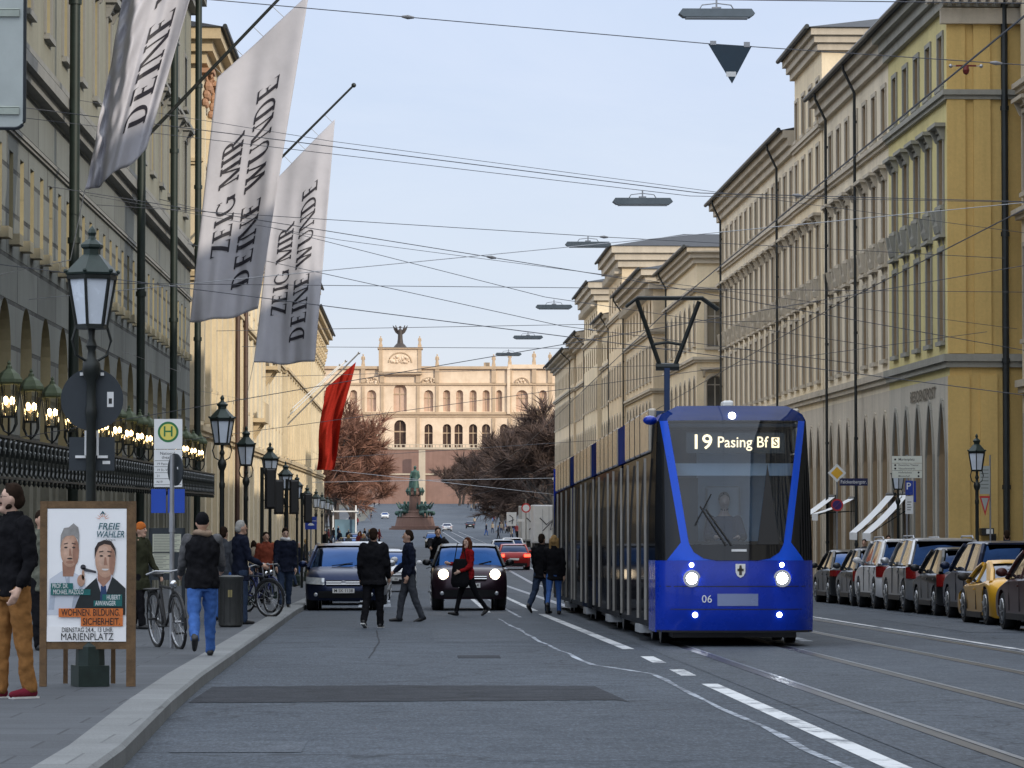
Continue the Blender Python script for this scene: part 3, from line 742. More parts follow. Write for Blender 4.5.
while y < TY1:
    for dy in (-.75, .75):
        if TY0+1 < y+dy < TY1-.6: m = MB(); m.box(XL-.05-bT.x, XL+.22-bT.x, y+dy-.38-bT.y, y+dy+.38-bT.y, -1.9-bT.z, 2.0-bT.z); m.build('pier', PIERM, BT)
    y += BAY
m = MB()      # wrought-iron frieze that carries the lanterns
xf = XL+1.05-bT.x
for z in (1.98, 2.78): m.bar((xf, TY0+1-bT.y, z-bT.z), (xf, TY1-1-bT.y, z-bT.z), .07, .05)
y = TY0+1.5
while y < TY1-1.5:
    for (dz, r) in ((.4, .33), (.4, .17)):
        m.tube([(xf+.01*cos(9*a), y+r*cos(a)-bT.y, 1.98+dz+r*sin(a)-bT.z) for a in [2*pi*i/9 for i in range(9)]], .028, 4, closed=True)
    m.tube([(xf, y+.42-bT.y, 1.98-bT.z), (xf, y+.5-bT.y, 2.3-bT.z), (xf, y+.36-bT.y, 2.5-bT.z), (xf, y+.44-bT.y, 2.78-bT.z)], .025, 4)
    m.lathe([(.0001, -.16), (.05, -.1), (.02, 0)], (xf, y-bT.y, 1.98-bT.z), 5)
    if int(y*10) % 3 == 0: m.bar((xf, y-bT.y, 2.75-bT.z), (XL-bT.x, y-bT.y, 2.85-bT.z), .05)
    y += .86
m.build('iron_frieze', IRON, BT)

LANTG = M('lantern_glass', (.10, .09, .06), .08, 0, .2, 5); BULB = emit('lantern_bulb', (1, .70, .34), 22)
GLCLR = clear_glass('lantern_clear', (.9, .88, .8), .8); COPPER = M('green_copper', (.075, .10, .055), .6, .2, .35, 6)
def make_lantern(loc, label):
    t = thing('wall_lantern', label, 'lantern', loc, 0, 'lit lanterns along the theatre front')
    m = MB(); m.lathe([(.30, 0), (.34, .05), (.33, .12), (.22, .26), (.08, .36), (.07, .42), (.03, .46), (.05, .5), (.001, .56)], (0, 0, .74), 6); m.build('lantern_roof', COPPER, t)
    m = MB(); m.lathe([(.17, 0), (.29, .74)], (0, 0, 0), 6); m.build('lamp_glass', GLCLR, t)
    m = MB()
    for k in range(6):
        a = pi/3*k; m.bar((.175*cos(a), .175*sin(a), 0), (.295*cos(a), .295*sin(a), .74), .026)
    m.lathe([(.18, -.04), (.18, .01)], (0, 0, 0), 6)
    for k in range(4):
        a = pi/2*k+pi/4; m.tube([(.24*cos(a), .24*sin(a), .1), (.26*cos(a), .26*sin(a), -.18), (.16*cos(a), .16*sin(a), -.34), (.02, 0, -.42)], .02, 5)
    m.tube([(0, 0, 0), (0, 0, -.62)], .03, 6); m.tube([(0, 0, -.55), (-.5, 0, -.5), (-1.0, 0, -.35)], .03, 6)
    m.build('bracket', IRON, t)
    for (x, y) in ((.08, .03), (-.07, -.05)):
        m = MB(); m.ball((x, y, .36), .062, 8, sz=1.7); m.build('bulb', BULB, t, smooth=True)
    return t
ords = ['first', 'second', 'third', 'fourth', 'fifth', 'sixth', 'seventh', 'eighth', 'ninth', 'tenth', 'eleventh', 'twelfth', 'thirteenth', 'fourteenth', 'fifteenth', 'sixteenth', 'seventeenth', 'eighteenth', 'nineteenth', 'twentieth']
ys = [67.3, 71.2, 75.4, 79.6, 83.8, 88, 92, 95.8, 99.6, 102.9, 107.1, 111.3, 115.5, 119.7, 123.9, 128.1]
lan0 = None
for i, y in enumerate(ys):
    lab = 'lit iron lantern on the theatre front, %s from the near end' % ords[i]
    if lan0 is None: lan0 = make_lantern((XL+1.05, y, 3.2), lab); lan0.scale = (.8, .8, .85)
    else: dup(lan0, None, lab, (XL+1.05, y, 3.2))

LCRE = stucco('sunny_cream', (.66, .56, .39), .3); LCR2 = stucco('sunny_cream_pale', (.69, .60, .44), .28); LTR = stucco('cream_trim', (.56, .45, .29), .4)
RED = stucco('red_sandstone', (.42, .24, .15), .5)
GRPL = 'cream fronts of the left-hand side'
def capital(m, x, y, z, b, s=1.0):
    """a leafy column capital"""
    for i in range(3):
        for k in range(5):
            m.ball((x-b.x+(.10+.07*i)*s, y-b.y+(k-2)*.24*s, z-b.z+i*.34*s), (.15+.02*i)*s, 6, sz=1.3)
    for k in (-1, 1): m.tube([(x-b.x+.3*s+.2*s*cos(a)*.6, y-b.y+k*.5*s, z-b.z+1.05*s+.2*s*sin(a)) for a in [i*pi/4 for i in range(9)]], .06*s, 5)
    m.box(x-b.x-.05, x-b.x+.5*s, y-b.y-.75*s, y-b.y+.75*s, z-b.z+1.25*s, z-b.z+1.45*s)
def creamhouse(label, y0, y1, X, ztop, wall, pil, ends=True, sp=4.4, capm=None):
    r, f, e, b = house(label, -1, X, y0, y1, ztop, [(-1.9, 3.2, 1.7, sp, 1, 'none'), (6.6, 9.6, 1.2, sp, 0, 'surround'), (12.0, 14.6, 1.2, sp, 0, 'hood'), (16.6, 18.2, 1.1, sp, 0, 'none')], wall, LTR, 16, GRPL,
        near_end=ends, far_end=ends, bands=((4.6, .4, .25), (10.9, .35, .3), (15.6, .25, .2)), cornice=(.35, .6, .95), ch=1.4, base=wall, base_z=4.2, name='palatial_house')
    y = y0+.5
    while y < y1-.4:
        m = MB(); m2 = MB(); m.box(X-.05-b.x, X+pil-b.x, y-.45-b.y, y+.45-b.y, 5.0-b.z, ztop-1.6-b.z); m.box(X-.05-b.x, X+pil+.06-b.x, y-.52-b.y, y+.52-b.y, -2.2-b.z, 4.2-b.z); m.build('pilaster', wall, r)
        capital(m2, X+pil*.6, y, ztop-1.55, b, .95); m2.build('capital', capm or LTR, r); y += sp*1.0 if (y1-y) > sp else 99
    return r, b
r, b = creamhouse('cream palace front with red leafy capitals right behind the grey theatre', 139, 176, -8.75, 19.6, LCRE, .25, capm=RED)
for py in (164, 172):
    m = MB(); m.tube([(-8.4-b.x, py-b.y, 19-b.z), (-8.4-b.x, py-b.y, -2-b.z)], .12, 8); m.build('drainpipe', M('brown_pipe', (.07, .04, .03), .5, .2, .2, 3), r)
r, b = creamhouse('pale cream house in the middle of the left row', 177, 232, -8.9, 19.2, LCR2, .12, True, 5.2)
for py, z in ((188, 6.2), (205, 9.8)):
    m = MB(); m.box(-8.9-b.x, -8.1-b.x, py-b.y, py+5-b.y, z-b.z, z+.22-b.z); m.box(-8.15-b.x, -8.1-b.x, py-b.y, py+5-b.y, z+.22-b.z, z+1.1-b.z)
    for k in (.4, 2.4, 4.4): m.prism([(-8.9-b.x, z-.003-b.z), (-8.9-b.x, z-.9-b.z), (-8.3-b.x, z-.003-b.z)], py+k-b.y, py+k+.3-b.y, 'xz')
    m.build('balcony', LTR, r)
r, b = creamhouse('cream house on which the red flag hangs', 233, 290, -8.75, 18.8, LCRE, .2, True, 5.0)
creamhouse('last cream house of the left row in front of the red-brown trees', 291, 340, -8.9, 17.4, LCR2, .15, True, 5.0)
# ---------------------------------------------------------------- the hill, the palace on it, the monument, trees
PY = 1250.0; PX = at(400, 500, PY).x; PS = F/PY; PZ = at(400, 454, PY).z
def pz(py): return at(400, py, PY).z
HILL = M('hill_grass', (.10, .065, .045), .95, 0, .4, .05); TERR = stucco('terrace_brick', (.25, .155, .125), .4)
m = MB(); xs = [-700, -200, -95, 95, 200, 700]; zt = [3.5, 14, PZ-.3, PZ-.3, 14, 3.5]
for i in range(5):
    m.quad((xs[i], 1140, 3.2), (xs[i+1], 1140, 3.2), (xs[i+1], 1201, zt[i+1]), (xs[i], 1201, zt[i]))
    m.quad((xs[i], 1201, zt[i]), (xs[i+1], 1201, zt[i+1]), (xs[i+1], 1600, zt[i+1]+3), (xs[i], 1600, zt[i]+3))
m.build('hill', HILL)['kind'] = 'structure'
t = thing('terrace_wall', 'red-brown terrace wall with a pale central stair below the palace', 'wall', (PX, 1128, 3.4))
m = MB(); m.box(-42, 42, 0, 1.2, -.5, PZ-3.4-.5); m.box(-24, 24, -6, -.01, -.5, 9.5); m.build('brick_wall', TERR, t)
m = MB(); m.box(-42.3, 42.3, -.35, 1.5, PZ-3.9, PZ-3.2); m.box(6.6, 8.8, -7.2, -6.01, -.5, PZ-4.2); m.box(-24.3, 24.3, -6.4, -5.9, 9.5, 10.0)
for i in range(60): m.box(-42+i*1.42, -41.6+i*1.42, -.2, .2, PZ-3.19, PZ-2.4)
m.box(-42, 42, -.2, .2, PZ-2.39, PZ-2.15); m.build('balustrade', stucco('terrace_stone', (.5, .42, .32), .2), t)

PALW = stucco('palace_stone', (.74, .575, .415), .18, .9, (.80, .65, .49)); PALT = stucco('palace_trim', (.50, .375, .255), .35); PALP = stucco('palace_panel', (.58, .41, .31), .25); PALD = pane('palace_opening', (.06, .035, .025), .4, .3, .3)
pal = thing('palace', 'long sunlit palace with arcades and a raised central tower at the end of the street', 'palace', (PX, PY+8, PZ))
pb = Vector(pal.location); FP = Face((PX-78, PY), 0, pal); mx = lambda q: q/PS+78
low = [(s*q, 452 if q == 0 else 449, 420 if q == 0 else 424, 4.3 if q == 0 else 3.0) for q in (0, 28.5, 46.8, 58.5, 73, 86, 104, 123, 142, 165, 185) for s in ((1,) if q == 0 else (-1, 1))]
up = [(s*q, 411.5, 384 if q == 0 else 390, w) for q, w in ((0, 4.8), (28.5, 3.4), (46.5, 2.6), (59.5, 2.6), (73, 2.6), (86, 2.6), (99, 2.2), (122, 4.4), (143, 2.8), (163, 2.6), (180, 2.6)) for s in ((1,) if q == 0 else (-1, 1))]
ops = []; 
for (q, a, b_, w) in low+up: ops.append((mx(q)-w/2, mx(q)+w/2, pz(a), pz(b_), 1))
m = MB(); pierce(m, FP, 0, 156, PZ-2, pz(368), ops, 1.4); m.m = [0]*len(m.m)
P = lambda x, y, z: (PX+x-pb.x, PY+y-pb.y, z-pb.z)
for s in (-78, 78): m.quad(P(s, 0, PZ-2), P(s, 16, PZ-2), P(s, 16, pz(368)), P(s, 0, pz(368)))
m.build('wall', PALW, pal)
for i, (q, a, b_, w) in enumerate(low+up):
    g = MB(); dark = i < len(low); pts = arc_pts(-w/2, w/2, pz(b_)-pz(a), 1, 6)
    g.poly([(-w/2, 1.38, 0), (w/2, 1.38, 0)]+[(p[0], 1.38, p[1]) for p in pts[::-1]])
    o = g.build('window', PALD if dark else PALP, pal); o.location = FP.P(mx(q), pz(a))
    fr = MB(); fr.box(-.12, .12, 1.1, 1.37, 0, (pz(b_)-pz(a))*.98); fr.box(-w/2, w/2, 1.12, 1.36, (pz(b_)-pz(a))*.62, (pz(b_)-pz(a))*.66); fr.build('frame', PALT, o)
m = MB()
def pbx(x0, x1, y0, y1, za, zb): m.box(x0+PX-pb.x, x1+PX-pb.x, y0+PY-pb.y, y1+PY-pb.y, za-pb.z, zb-pb.z)
for (py, h, o) in ((414.5, .9, .8), (385, .8, .6), (369, 1.0, 1.1), (417, .4, .4), (455, .5, .5)): pbx(-78.5, 78.5, -o, .3, pz(py), pz(py)+h)
for q in (18, 37, 93.6, 109.7, 134, 150, 172):
    for s in (-1, 1): pbx(s*q/PS-.55, s*q/PS+.55, -.45, .2, pz(413), pz(386)); pbx(s*q/PS-.8, s*q/PS+.8, -.9, .2, pz(385)+.81, pz(367)); 
for q in (18, 93.6, 109.7, 150):
    for s in (-1, 1): pbx(s*q/PS-.6, s*q/PS+.6, -.5, .2, PZ-1, pz(418))
m.build('cornice', PALT, pal)
m = MB(); pbx(-21.3/PS, 21.3/PS, -1.6, 10, pz(372), pz(349)); 
m.build('tower', PALW, pal)
for s in (-1, 1):
    m = MB(); x0, x1 = sorted((s*108/PS, s*151/PS)); pbx(x0, x1, -1.2, 9, pz(368)-.2, pz(364.5))
    x0, x1 = sorted((s*107/PS, s*110/PS)); pbx(x0, x1, -1.25, 9, pz(414), pz(368.1)); m.build('side_tower', PALW, pal)
m = MB(); pbx(-22.6/PS, 22.6/PS, -2.4, 10.4, pz(349), pz(347.4)); pbx(-22/PS, 22/PS, -2.0, 10, pz(374.5), pz(372.5))
for s in (-1, 1): pbx(s*19.5/PS-.7, s*19.5/PS+.7, -1.95, .2, pz(372), pz(349.1))
c = P(0, -1.62, pz(362.5)); m.tube([(c[0]+4.2*cos(a), c[1], c[2]+3.6*sin(a)) for a in [pi*i/14*1.0 for i in range(15)]], .32, 6)
for q in (28.5, 122):
    for s in (-1, 1):
        c = P(s*q/PS, -.3, pz(384)); m.tube([(c[0]+2.6*cos(a), c[1]-.3, c[2]+2.4*sin(a)) for a in [pi*i/10 for i in range(11)]], .22, 6)
m.build('moulding', PALT, pal)
m = MB(); c = P(0, -1.7, pz(362.5)); rr = random.Random(5)
for i in range(26):
    a = rr.uniform(0, pi); r_ = rr.uniform(.5, 3.4); m.ball((c[0]+r_*cos(a), c[1], c[2]+r_*.8*sin(a)), rr.uniform(.35, .7), 6)
for q in (28.5, 122):
    for s in (-1, 1):
        c = P(s*q/PS, -.5, pz(383.5))
        for i in range(12): m.ball((c[0]+rr.uniform(-2, 2), c[1], c[2]+rr.uniform(0, 1.7)), rr.uniform(.25, .5), 6)
m.build('relief', PALW, pal)
m = MB(); pbx(84/PS, 90/PS, 3.2, 6, pz(366)+.01, pz(362)); m.build('chimney', PALT, pal); m = MB(); pbx(-78, -22/PS, 3, 14, pz(368), pz(366)); pbx(22/PS, 108/PS, 3, 14, pz(368), pz(366)); m.build('roof', M('palace_roof', (.10, .12, .15), .5, .2, .2, .3), pal)
def figure_blob(m, x, y, z, h, b, wings=False):
    m.rings([((x, y, z), h*.17, h*.17), ((x, y, z+h*.3), h*.13, h*.12), ((x, y, z+h*.55), h*.12, h*.1), ((x, y, z+h*.72), h*.14, h*.09), ((x, y, z+h*.82), h*.05, h*.05)], 8); m.ball((x, y, z+h*.9), h*.075, 8)
    if wings:
        for s in (-1, 1):
            m.add([(x+s*h*.08, y+.2, z+h*.72), (x+s*h*.40, y+.4, z+h*1.02), (x+s*h*.34, y+.4, z+h*.78), (x+s*h*.25, y+.4, z+h*.62), (x+s*h*.1, y+.2, z+h*.5)], [(0, 1, 2, 3, 4)])
            m.capsule((x+s*h*.13, y, z+h*.72), (x+s*h*.24, y-.2, z+h*.98), h*.04, h*.03, 6)
    else:
        for s in (-1, 1): m.capsule((x+s*h*.13, y, z+h*.7), (x+s*h*.17, y-h*.08, z+h*.45), h*.045, h*.035, 6)
m = MB(); c = P(0, 2, pz(347.4)); m.rings([((c[0], c[1], c[2]), 2.6, 2.4), ((c[0], c[1], c[2]+1.0), 1.8, 1.6), ((c[0], c[1], c[2]+1.6), 1.2, 1.1)], 8); figure_blob(m, c[0], c[1], c[2]+1.2, 7.0, pb, True); m.build('angel_statue', M('dark_bronze', (.05, .04, .035), .6, .3, .2, 2), pal)
for q, py, h in [(s*k, p_, h_) for k, p_, h_ in ((19.5, 347.4, 4.0), (37, 367, 4.6), (93.6, 367, 4.6), (109.7, 364.5, 4.4), (134, 364.5, 4.8), (150, 364.5, 4.4), (172, 367, 4.4)) for s in (-1, 1)]:
    m = MB(); c = P(q/PS, .2, pz(py)); m.box(c[0]-.7, c[0]+.7, c[1]-.7, c[1]+.7, c[2], c[2]+1.0); figure_blob(m, c[0], c[1], c[2]+.9, h-.6, pb); m.build('roof_statue', PALT, pal)

# monument in the roundabout
MY = 660.0; p0 = at(415, 530, MY); BRZ = M('verdigris_bronze', (.035, .075, .062), .55, .45, .55, 1.2, .4, 3); GRAN = stucco('red_granite', (.16, .095, .075), .4)
mon = thing('monument', 'bronze standing figure on a granite pedestal ringed by seated figures, in mid road', 'monument', (p0.x, MY, ground(MY)))
m = MB(); m.lathe([(5.0, 0), (5.0, .35), (4.6, .36), (4.6, .7), (3.9, .72), (3.5, 2.3), (3.6, 2.5), (2.6, 2.7), (2.4, 3.2)], (0, 0, 0), 24); m.lathe([(1.6, 3.1), (1.5, 3.5), (1.15, 3.7), (1.1, 6.6), (1.4, 6.8), (1.4, 7.2), (1.0, 7.4), (1.0, 8.0)], (0, 0, 0), 12); m.build('pedestal', GRAN, mon)
def seated(ang):
    g = MB(); r = 2.7
    def Q(u, v, z): return ((r+u)*cos(ang)-v*sin(ang), (r+u)*sin(ang)+v*cos(ang), z)
    g.capsule(Q(-.5, 0, 3.3), Q(-.4, 0, 4.7), .55, .45); g.capsule(Q(-.4, -.45, 4.6), Q(-.4, .45, 4.6), .28, .28); g.ball(Q(-.3, 0, 5.25), .3, 8); g.capsule(Q(-.35, 0, 4.8), Q(-.3, 0, 5.1), .16, .14)
    for s in (-1, 1):
        g.capsule(Q(-.3, s*.3, 3.4), Q(.75, s*.4, 3.5), .32, .24); g.capsule(Q(.75, s*.4, 3.5), Q(.85, s*.42, 2.5), .24, .15)
        g.capsule(Q(-.4, s*.6, 4.55), Q(.1, s*1.05, 4.0), .17, .14); g.capsule(Q(.1, s*1.05, 4.0), Q(.5, s*1.3, 4.6), .13, .1)
    g.capsule(Q(-.2, 1.3, 4.4), Q(.9, 1.5, 5.4), .2, .1); g.capsule(Q(-.1, -1.2, 4.2), Q(.6, -1.6, 5.2), .25, .12); g.ball(Q(.9, -.9, 3.2), .5, 8)
    o = g.build('seated_figure', BRZ, mon); remesh(o, .09, 2); return o
for k in range(4): seated(k*pi/2+pi/4-.2)
g = MB(); g.rings([((0, 0, 8.0), .85, .75), ((0, 0, 9.0), .75, .62), ((0, 0, 10.3), .62, .48), ((0, 0, 11.2), .7, .45), ((0, 0, 11.55), .3, .28), ((0, 0, 11.7), .22, .22)], 14)
g.ball((0, -.05, 12.05), .31, 10, sz=1.2); g.capsule((.62, 0, 11.2), (.85, -.2, 10.2), .22, .17); g.capsule((.85, -.2, 10.2), (.5, -.7, 9.8), .16, .12); g.capsule((-.62, 0, 11.2), (-.9, -.1, 10.3), .22, .18); g.capsule((-.9, -.1, 10.3), (-1.0, -.4, 9.4), .17, .1)
g.capsule((-.5, .35, 11.0), (-.8, .5, 8.3), .4, .5); o = g.build('standing_figure', BRZ, mon); remesh(o, .07, 2)
for k in range(8):
    a = k*pi/4; m = MB(); m.tube([(1.35*cos(a), 1.35*sin(a), 6.6), (1.6*cos(a), 1.6*sin(a), 7.5), (1.35*cos(a), 1.35*sin(a), 8.2)], [.1, .3, .1], 7); m.build('shield_boy', BRZ, mon)

# bare winter trees
def bare_tree(seed, H, R):
    rnd = random.Random(seed); tr = MB(); tw = MB()
    def br(p, d, L, r, lv):
        q = p+d*L; mid = p+d*L*.5+Vector((rnd.uniform(-1, 1), rnd.uniform(-1, 1), rnd.uniform(-.2, .4)))*L*.08
        if lv < 4: tr.tube([p, mid, q], [r, r*.85, r*.68], 6 if lv < 2 else 4, cap=False)
        if lv >= 3:
            for i in range(26):
                t = rnd.uniform(.1, 1.0); a = p.lerp(q, t); dd = (d+Vector((rnd.gauss(0, .7), rnd.gauss(0, .7), rnd.gauss(.15, .55)))).normalized(); l = rnd.uniform(.5, 1.5)
                sd = dd.cross(Vector((rnd.gauss(0, 1), rnd.gauss(0, 1), rnd.gauss(0, 1)))).normalized()*rnd.uniform(.025, .06)
                b = a+dd*l; tw.add([a-sd, a+sd, b], [(0, 1, 2)])
        if lv >= 4: return
        n = (5, 4, 4, 4)[lv]
        for i in range(n):
            t = 1.0 if i == 0 else rnd.uniform(.45, .98); a = p.lerp(q, t); az = rnd.uniform(0, 2*pi) if lv else 2*pi*i/n+rnd.uniform(-.4, .4); tl = rnd.uniform(.35, .95) if i else rnd.uniform(.05, .3)
            ref = d.orthogonal().normalized(); e = d.cross(ref); dd = (d*cos(tl)+(ref*cos(az)+e*sin(az))*sin(tl)); dd.z += .12; dd.normalize()
            br(a, dd, L*rnd.uniform(.58, .82), r*.6*(1 if i == 0 else rnd.uniform(.6, .9)), lv+1)
    br(Vector((0, 0, -.3)), Vector((rnd.uniform(-.05, .05), rnd.uniform(-.05, .05), 1)).normalized(), H*.27, H*.021, 0)
    return tr, tw
BARK = M('bark', (.05, .042, .038), .9, 0, .3, 2); TWR = M('red_brown_twigs', (.20, .105, .075), .9, 0, .5, .3, spec=.1); TWD = M('dark_twigs', (.095, .068, .058), .9, 0, .5, .3, spec=.1)
protos = {}
ords2 = ["%d" % i for i in range(9)]
def tree(kind, x, y, sc, rz, label, group):
    key = (kind, len(protos) if len([1 for k in protos if k[0] == kind]) < 3 else None)
    have = [k for k in protos if k[0] == kind]
    if len(have) < 3:
        t = thing('bare_tree', label, 'tree', (x, y, ground(y)), rz, group); tr, tw = bare_tree(40+len(protos), 15, 6)
        tr.build('trunk', BARK, t, fix=False); tw.build('crown', TWR if kind == 'red' else TWD, t, fix=False); protos[(kind, len(have))] = t
    else:
        t = dup(protos[have[int(y*7+x) % 3]], None, label, (x, y, ground(y)), rz, group)
    t.scale = (sc, sc, sc*random.uniform(.92, 1.06)); return t
gl_, gr_ = 'bare trees on the left of the far street', 'bare trees on the right of the far street'
i = 0
for y in (392, 430, 470, 515, 560, 610):
    for dx in (0, 7.5):
        tree('red', -11.5-dx+random.uniform(-1, 1), y+random.uniform(-8, 8)+dx*2, random.uniform(1.4, 1.65), random.uniform(0, 6), 'red-brown bare tree of the left far row, %s from the front' % ords[i], gl_); i += 1
i = 0
for y in (392, 425, 460, 500, 545, 590, 640):
    for dx in (0, 7.5):
        tree('dark', 17.5+dx+random.uniform(-1, 1), y+random.uniform(-8, 8)+dx*2, random.uniform(1.45, 1.75), random.uniform(0, 6), 'dark bare tree of the right far row, %s from the front' % ords[i], gr_); i += 1
for k, (x, y, s) in enumerate(((27, 745, 1.2), (22, 800, 1.15), (22, 860, 1.2), (23, 920, 1.2), (30, 790, 1.3), (30, 860, 1.3), (32, 960, 1.4), (24, 1010, 1.3), (38, 900, 1.4), (-14, 790, 1.15), (-15, 860, 1.2), (-17, 940, 1.3), (-23, 830, 1.3), (-20, 1020, 1.3), (44, 1185, 1.5), (58, 1195, 1.6), (-36, 1185, 1.5), (34, 1060, 1.4), (46, 1000, 1.5), (-30, 960, 1.4), (14, 1010, 1.3), (16, 1075, 1.5), (17.5, 950, 1.3), (-13, 1075, 1.4), (20, 900, 1.4), (21, 1040, 1.6), (28, 1020, 1.7), (-16, 900, 1.5), (-17, 1000, 1.6))):
    tree('red' if x < 0 or y > 1100 else 'dark', x, y, s, k*1.3, 'bare tree beside the road that rises behind the monument', 'bare trees beyond the monument')
# ---------------------------------------------------------------- tram
TBLUE = M('tram_blue', (.0, .024, .34), .26, 0, .18, 2, coat=.3, spec=.3); TBLUE2 = M('tram_blue_bright', (.0, .075, .62), .28, 0, .05, 3, coat=.25, spec=.3)
TGLASS = dark_pane('tram_side_glass', (.012, .013, .016), .15); TGLASS2 = dark_pane('tram_front_glass', (.006, .007, .009), .045); TCOVER = M('tram_roof_fairing', (.34, .31, .26), .18, .35, .15, .8); TSTRIP = M('tram_door_edge', (.36, .34, .31), .4, .3, .3, 1.2)
SCREEN = clear_glass('tram_windscreen', (.66, .78, .88), .9); TDARK = M('tram_interior', (.05, .065, .085), .7, 0, .2, 3); TGREY = M('tram_grey', (.34, .36, .38), .4, .1, .1, 3)
TX, TY = 4.695, 49.0; HW = 1.15
tram = thing('tram', 'blue tram with a lit line 19 display and black glass sides coming up the street', 'tram', (TX, TY, ground(TY)+.01), 0, None, SLOPE)
def hw(z): return HW if z < 1.6 else HW-.07*((z-1.6)/1.9)**1.3 if z < 3.3 else HW-.07-.25*((z-3.3)/.2)**2
def FY(x, z):
    t = min(1, abs(x)/HW)
    y = .16*t**2+.34*t**7
    y += max(0, z-.95)*.16+ (max(0, z-3.2)**2)*2.2
    if z < .45: y += (.45-z)*.22
    return y
def fpatch(rows, mats, name, off=.0, n=16, parent=tram, sub=4, smooth=True, th=0.0):
    fine = []
    for a, b in zip(rows, rows[1:]):
        for i in range(sub): fine.append(tuple(a[k]+(b[k]-a[k])*i/sub for k in range(3)))
    fine.append(rows[-1]); m = MB(); vs = []; fs = []
    for (z, xa, xb) in fine:
        for k in range(n+1):
            x = xa+(xb-xa)*k/n; vs.append((x, FY(x, z)-off, z))
    for i in range(len(fine)-1):
        for k in range(n): fs.append((i*(n+1)+k, i*(n+1)+k+1, (i+1)*(n+1)+k+1, (i+1)*(n+1)+k))
    m.add(vs, fs)
    if th:     # thin rim so that the piece reads as a panel
        pass
    o = m.build(name, mats, parent, smooth=smooth, fix=False); return o
wsx = lambda z: .69+(z-1.5)/1.8*.27
fpatch([(.2, -hw(.2), hw(.2)), (1.24, -hw(1.24), hw(1.24))], TBLUE, 'front_apron', 0, 30, sub=8)
L_ = 36.0
wr = [(1.24, .30), (1.27, .48), (1.36, .62), (1.5, .69), (2.4, wsx(2.4)), (3.28, wsx(3.28))]
for s in (-1, 1):
    m = MB(); rows = []
    for z, w in wr: rows.append((z, s*w, s*(wsx(max(1.5, z))+.11+ (.2*(1.5-z)/.26 if z < 1.5 else 0))))
    fpatch(rows, TBLUE2, 'windscreen_pillar', .004, 5)
    rows = [(1.241, s*.99, s*hw(1.24)), (1.36, s*.91, s*hw(1.36)), (1.5, s*.80, s*hw(1.5)), (2.4, s*(wsx(2.4)+.11), s*hw(2.4)), (3.28, s*(wsx(3.28)+.11), s*hw(3.28))]
    rows = [(z, min(abs(a), abs(b))*s, b) for z, a, b in rows]
    fpatch(rows, TGLASS2, 'corner_window', .003, 6)
fpatch([(3.28, -hw(3.28), hw(3.28)), (3.38, -hw(3.38), hw(3.38)), (3.5, -hw(3.5)+.02, hw(3.5)-.02)], dark_pane('tram_visor_blue', (.002, .016, .10), .06), 'front_visor', 0, 24)
fpatch([(1.47, -.68, .68), (1.5, -.69, .69), (2.4, -wsx(2.4), wsx(2.4)), (3.28, -wsx(3.28), wsx(3.28))], SCREEN, 'windscreen', .01, 20)
fpatch([(1.24, -.30, .30), (1.27, -.48, .48), (1.36, -.62, .62), (1.47, -.68, .68)], TGLASS2, 'wiper_cowl', .012, 20)
fpatch([(.2, -1.13, 1.13), (.23, -1.14, 1.14)], BLACKP, 'bumper_edge', .012, 20)
for z in (.53, .86): fpatch([(z, -.95 if z < .6 else -1.1, .95 if z < .6 else 1.1), (z+.012, -.95 if z < .6 else -1.1, .95 if z < .6 else 1.1)], BLACKP, 'panel_joint', .003, 20, sub=1)
# lower hull sides, roof deck and the four car bodies
m = MB()
m.box(-.9, .9, .45, L_, .12, .3); m.box(-1.0, 1.0, 1.0, L_-.2, 3.28, 3.42)
m.build('underframe', BLACKP, tram)
for y in (1.6, 3.4, 10.5, 12.2, 19.5, 21.2, 28.5, 30.2):
    for s in (-1, 1): m = MB(); m.tube([(s*1.0, y, .31), (s*.86, y, .31)], .3, 16); m.build('wheel', RAILM, tram)
zs = [.25, .6, 1.0, 1.6, 2.2, 2.84]
def side(y0, y1, s, mat, name, zz=zs, first=False):
    m = MB(); vs = []; fs = []
    for z in zz:
        a = FY(HW, z) if first else y0
        vs += [(s*hw(z), a, z), (s*hw(z), y1, z)]
    for i in range(len(zz)-1): fs.append((2*i, 2*i+1, 2*i+3, 2*i+2))
    m.add(vs, fs); return m.build(name, mat, tram, smooth=False)
for s in (-1, 1):
    side(0, 1.9, s, TBLUE, 'cab_side', [.2, .6, 1.24], True); side(0, 1.9, s, TGLASS2, 'cab_side_window', [1.24, 1.6, 2.2, 2.8, 3.28], True); side(0, 1.9, s, TBLUE, 'cab_roof_edge', [3.28, 3.4, 3.48], True)
mods = [(1.9, 8.5), (9.1, 17.3), (17.9, 26.4), (27.0, 36.0)]
stripes = [2.4, 4.1, 6.5, 8.3, 10.5, 12.2, 15.1, 17.1, 20.1, 21.9, 24.9, 26.2, 28.8, 31.3, 33.4, 35.9]
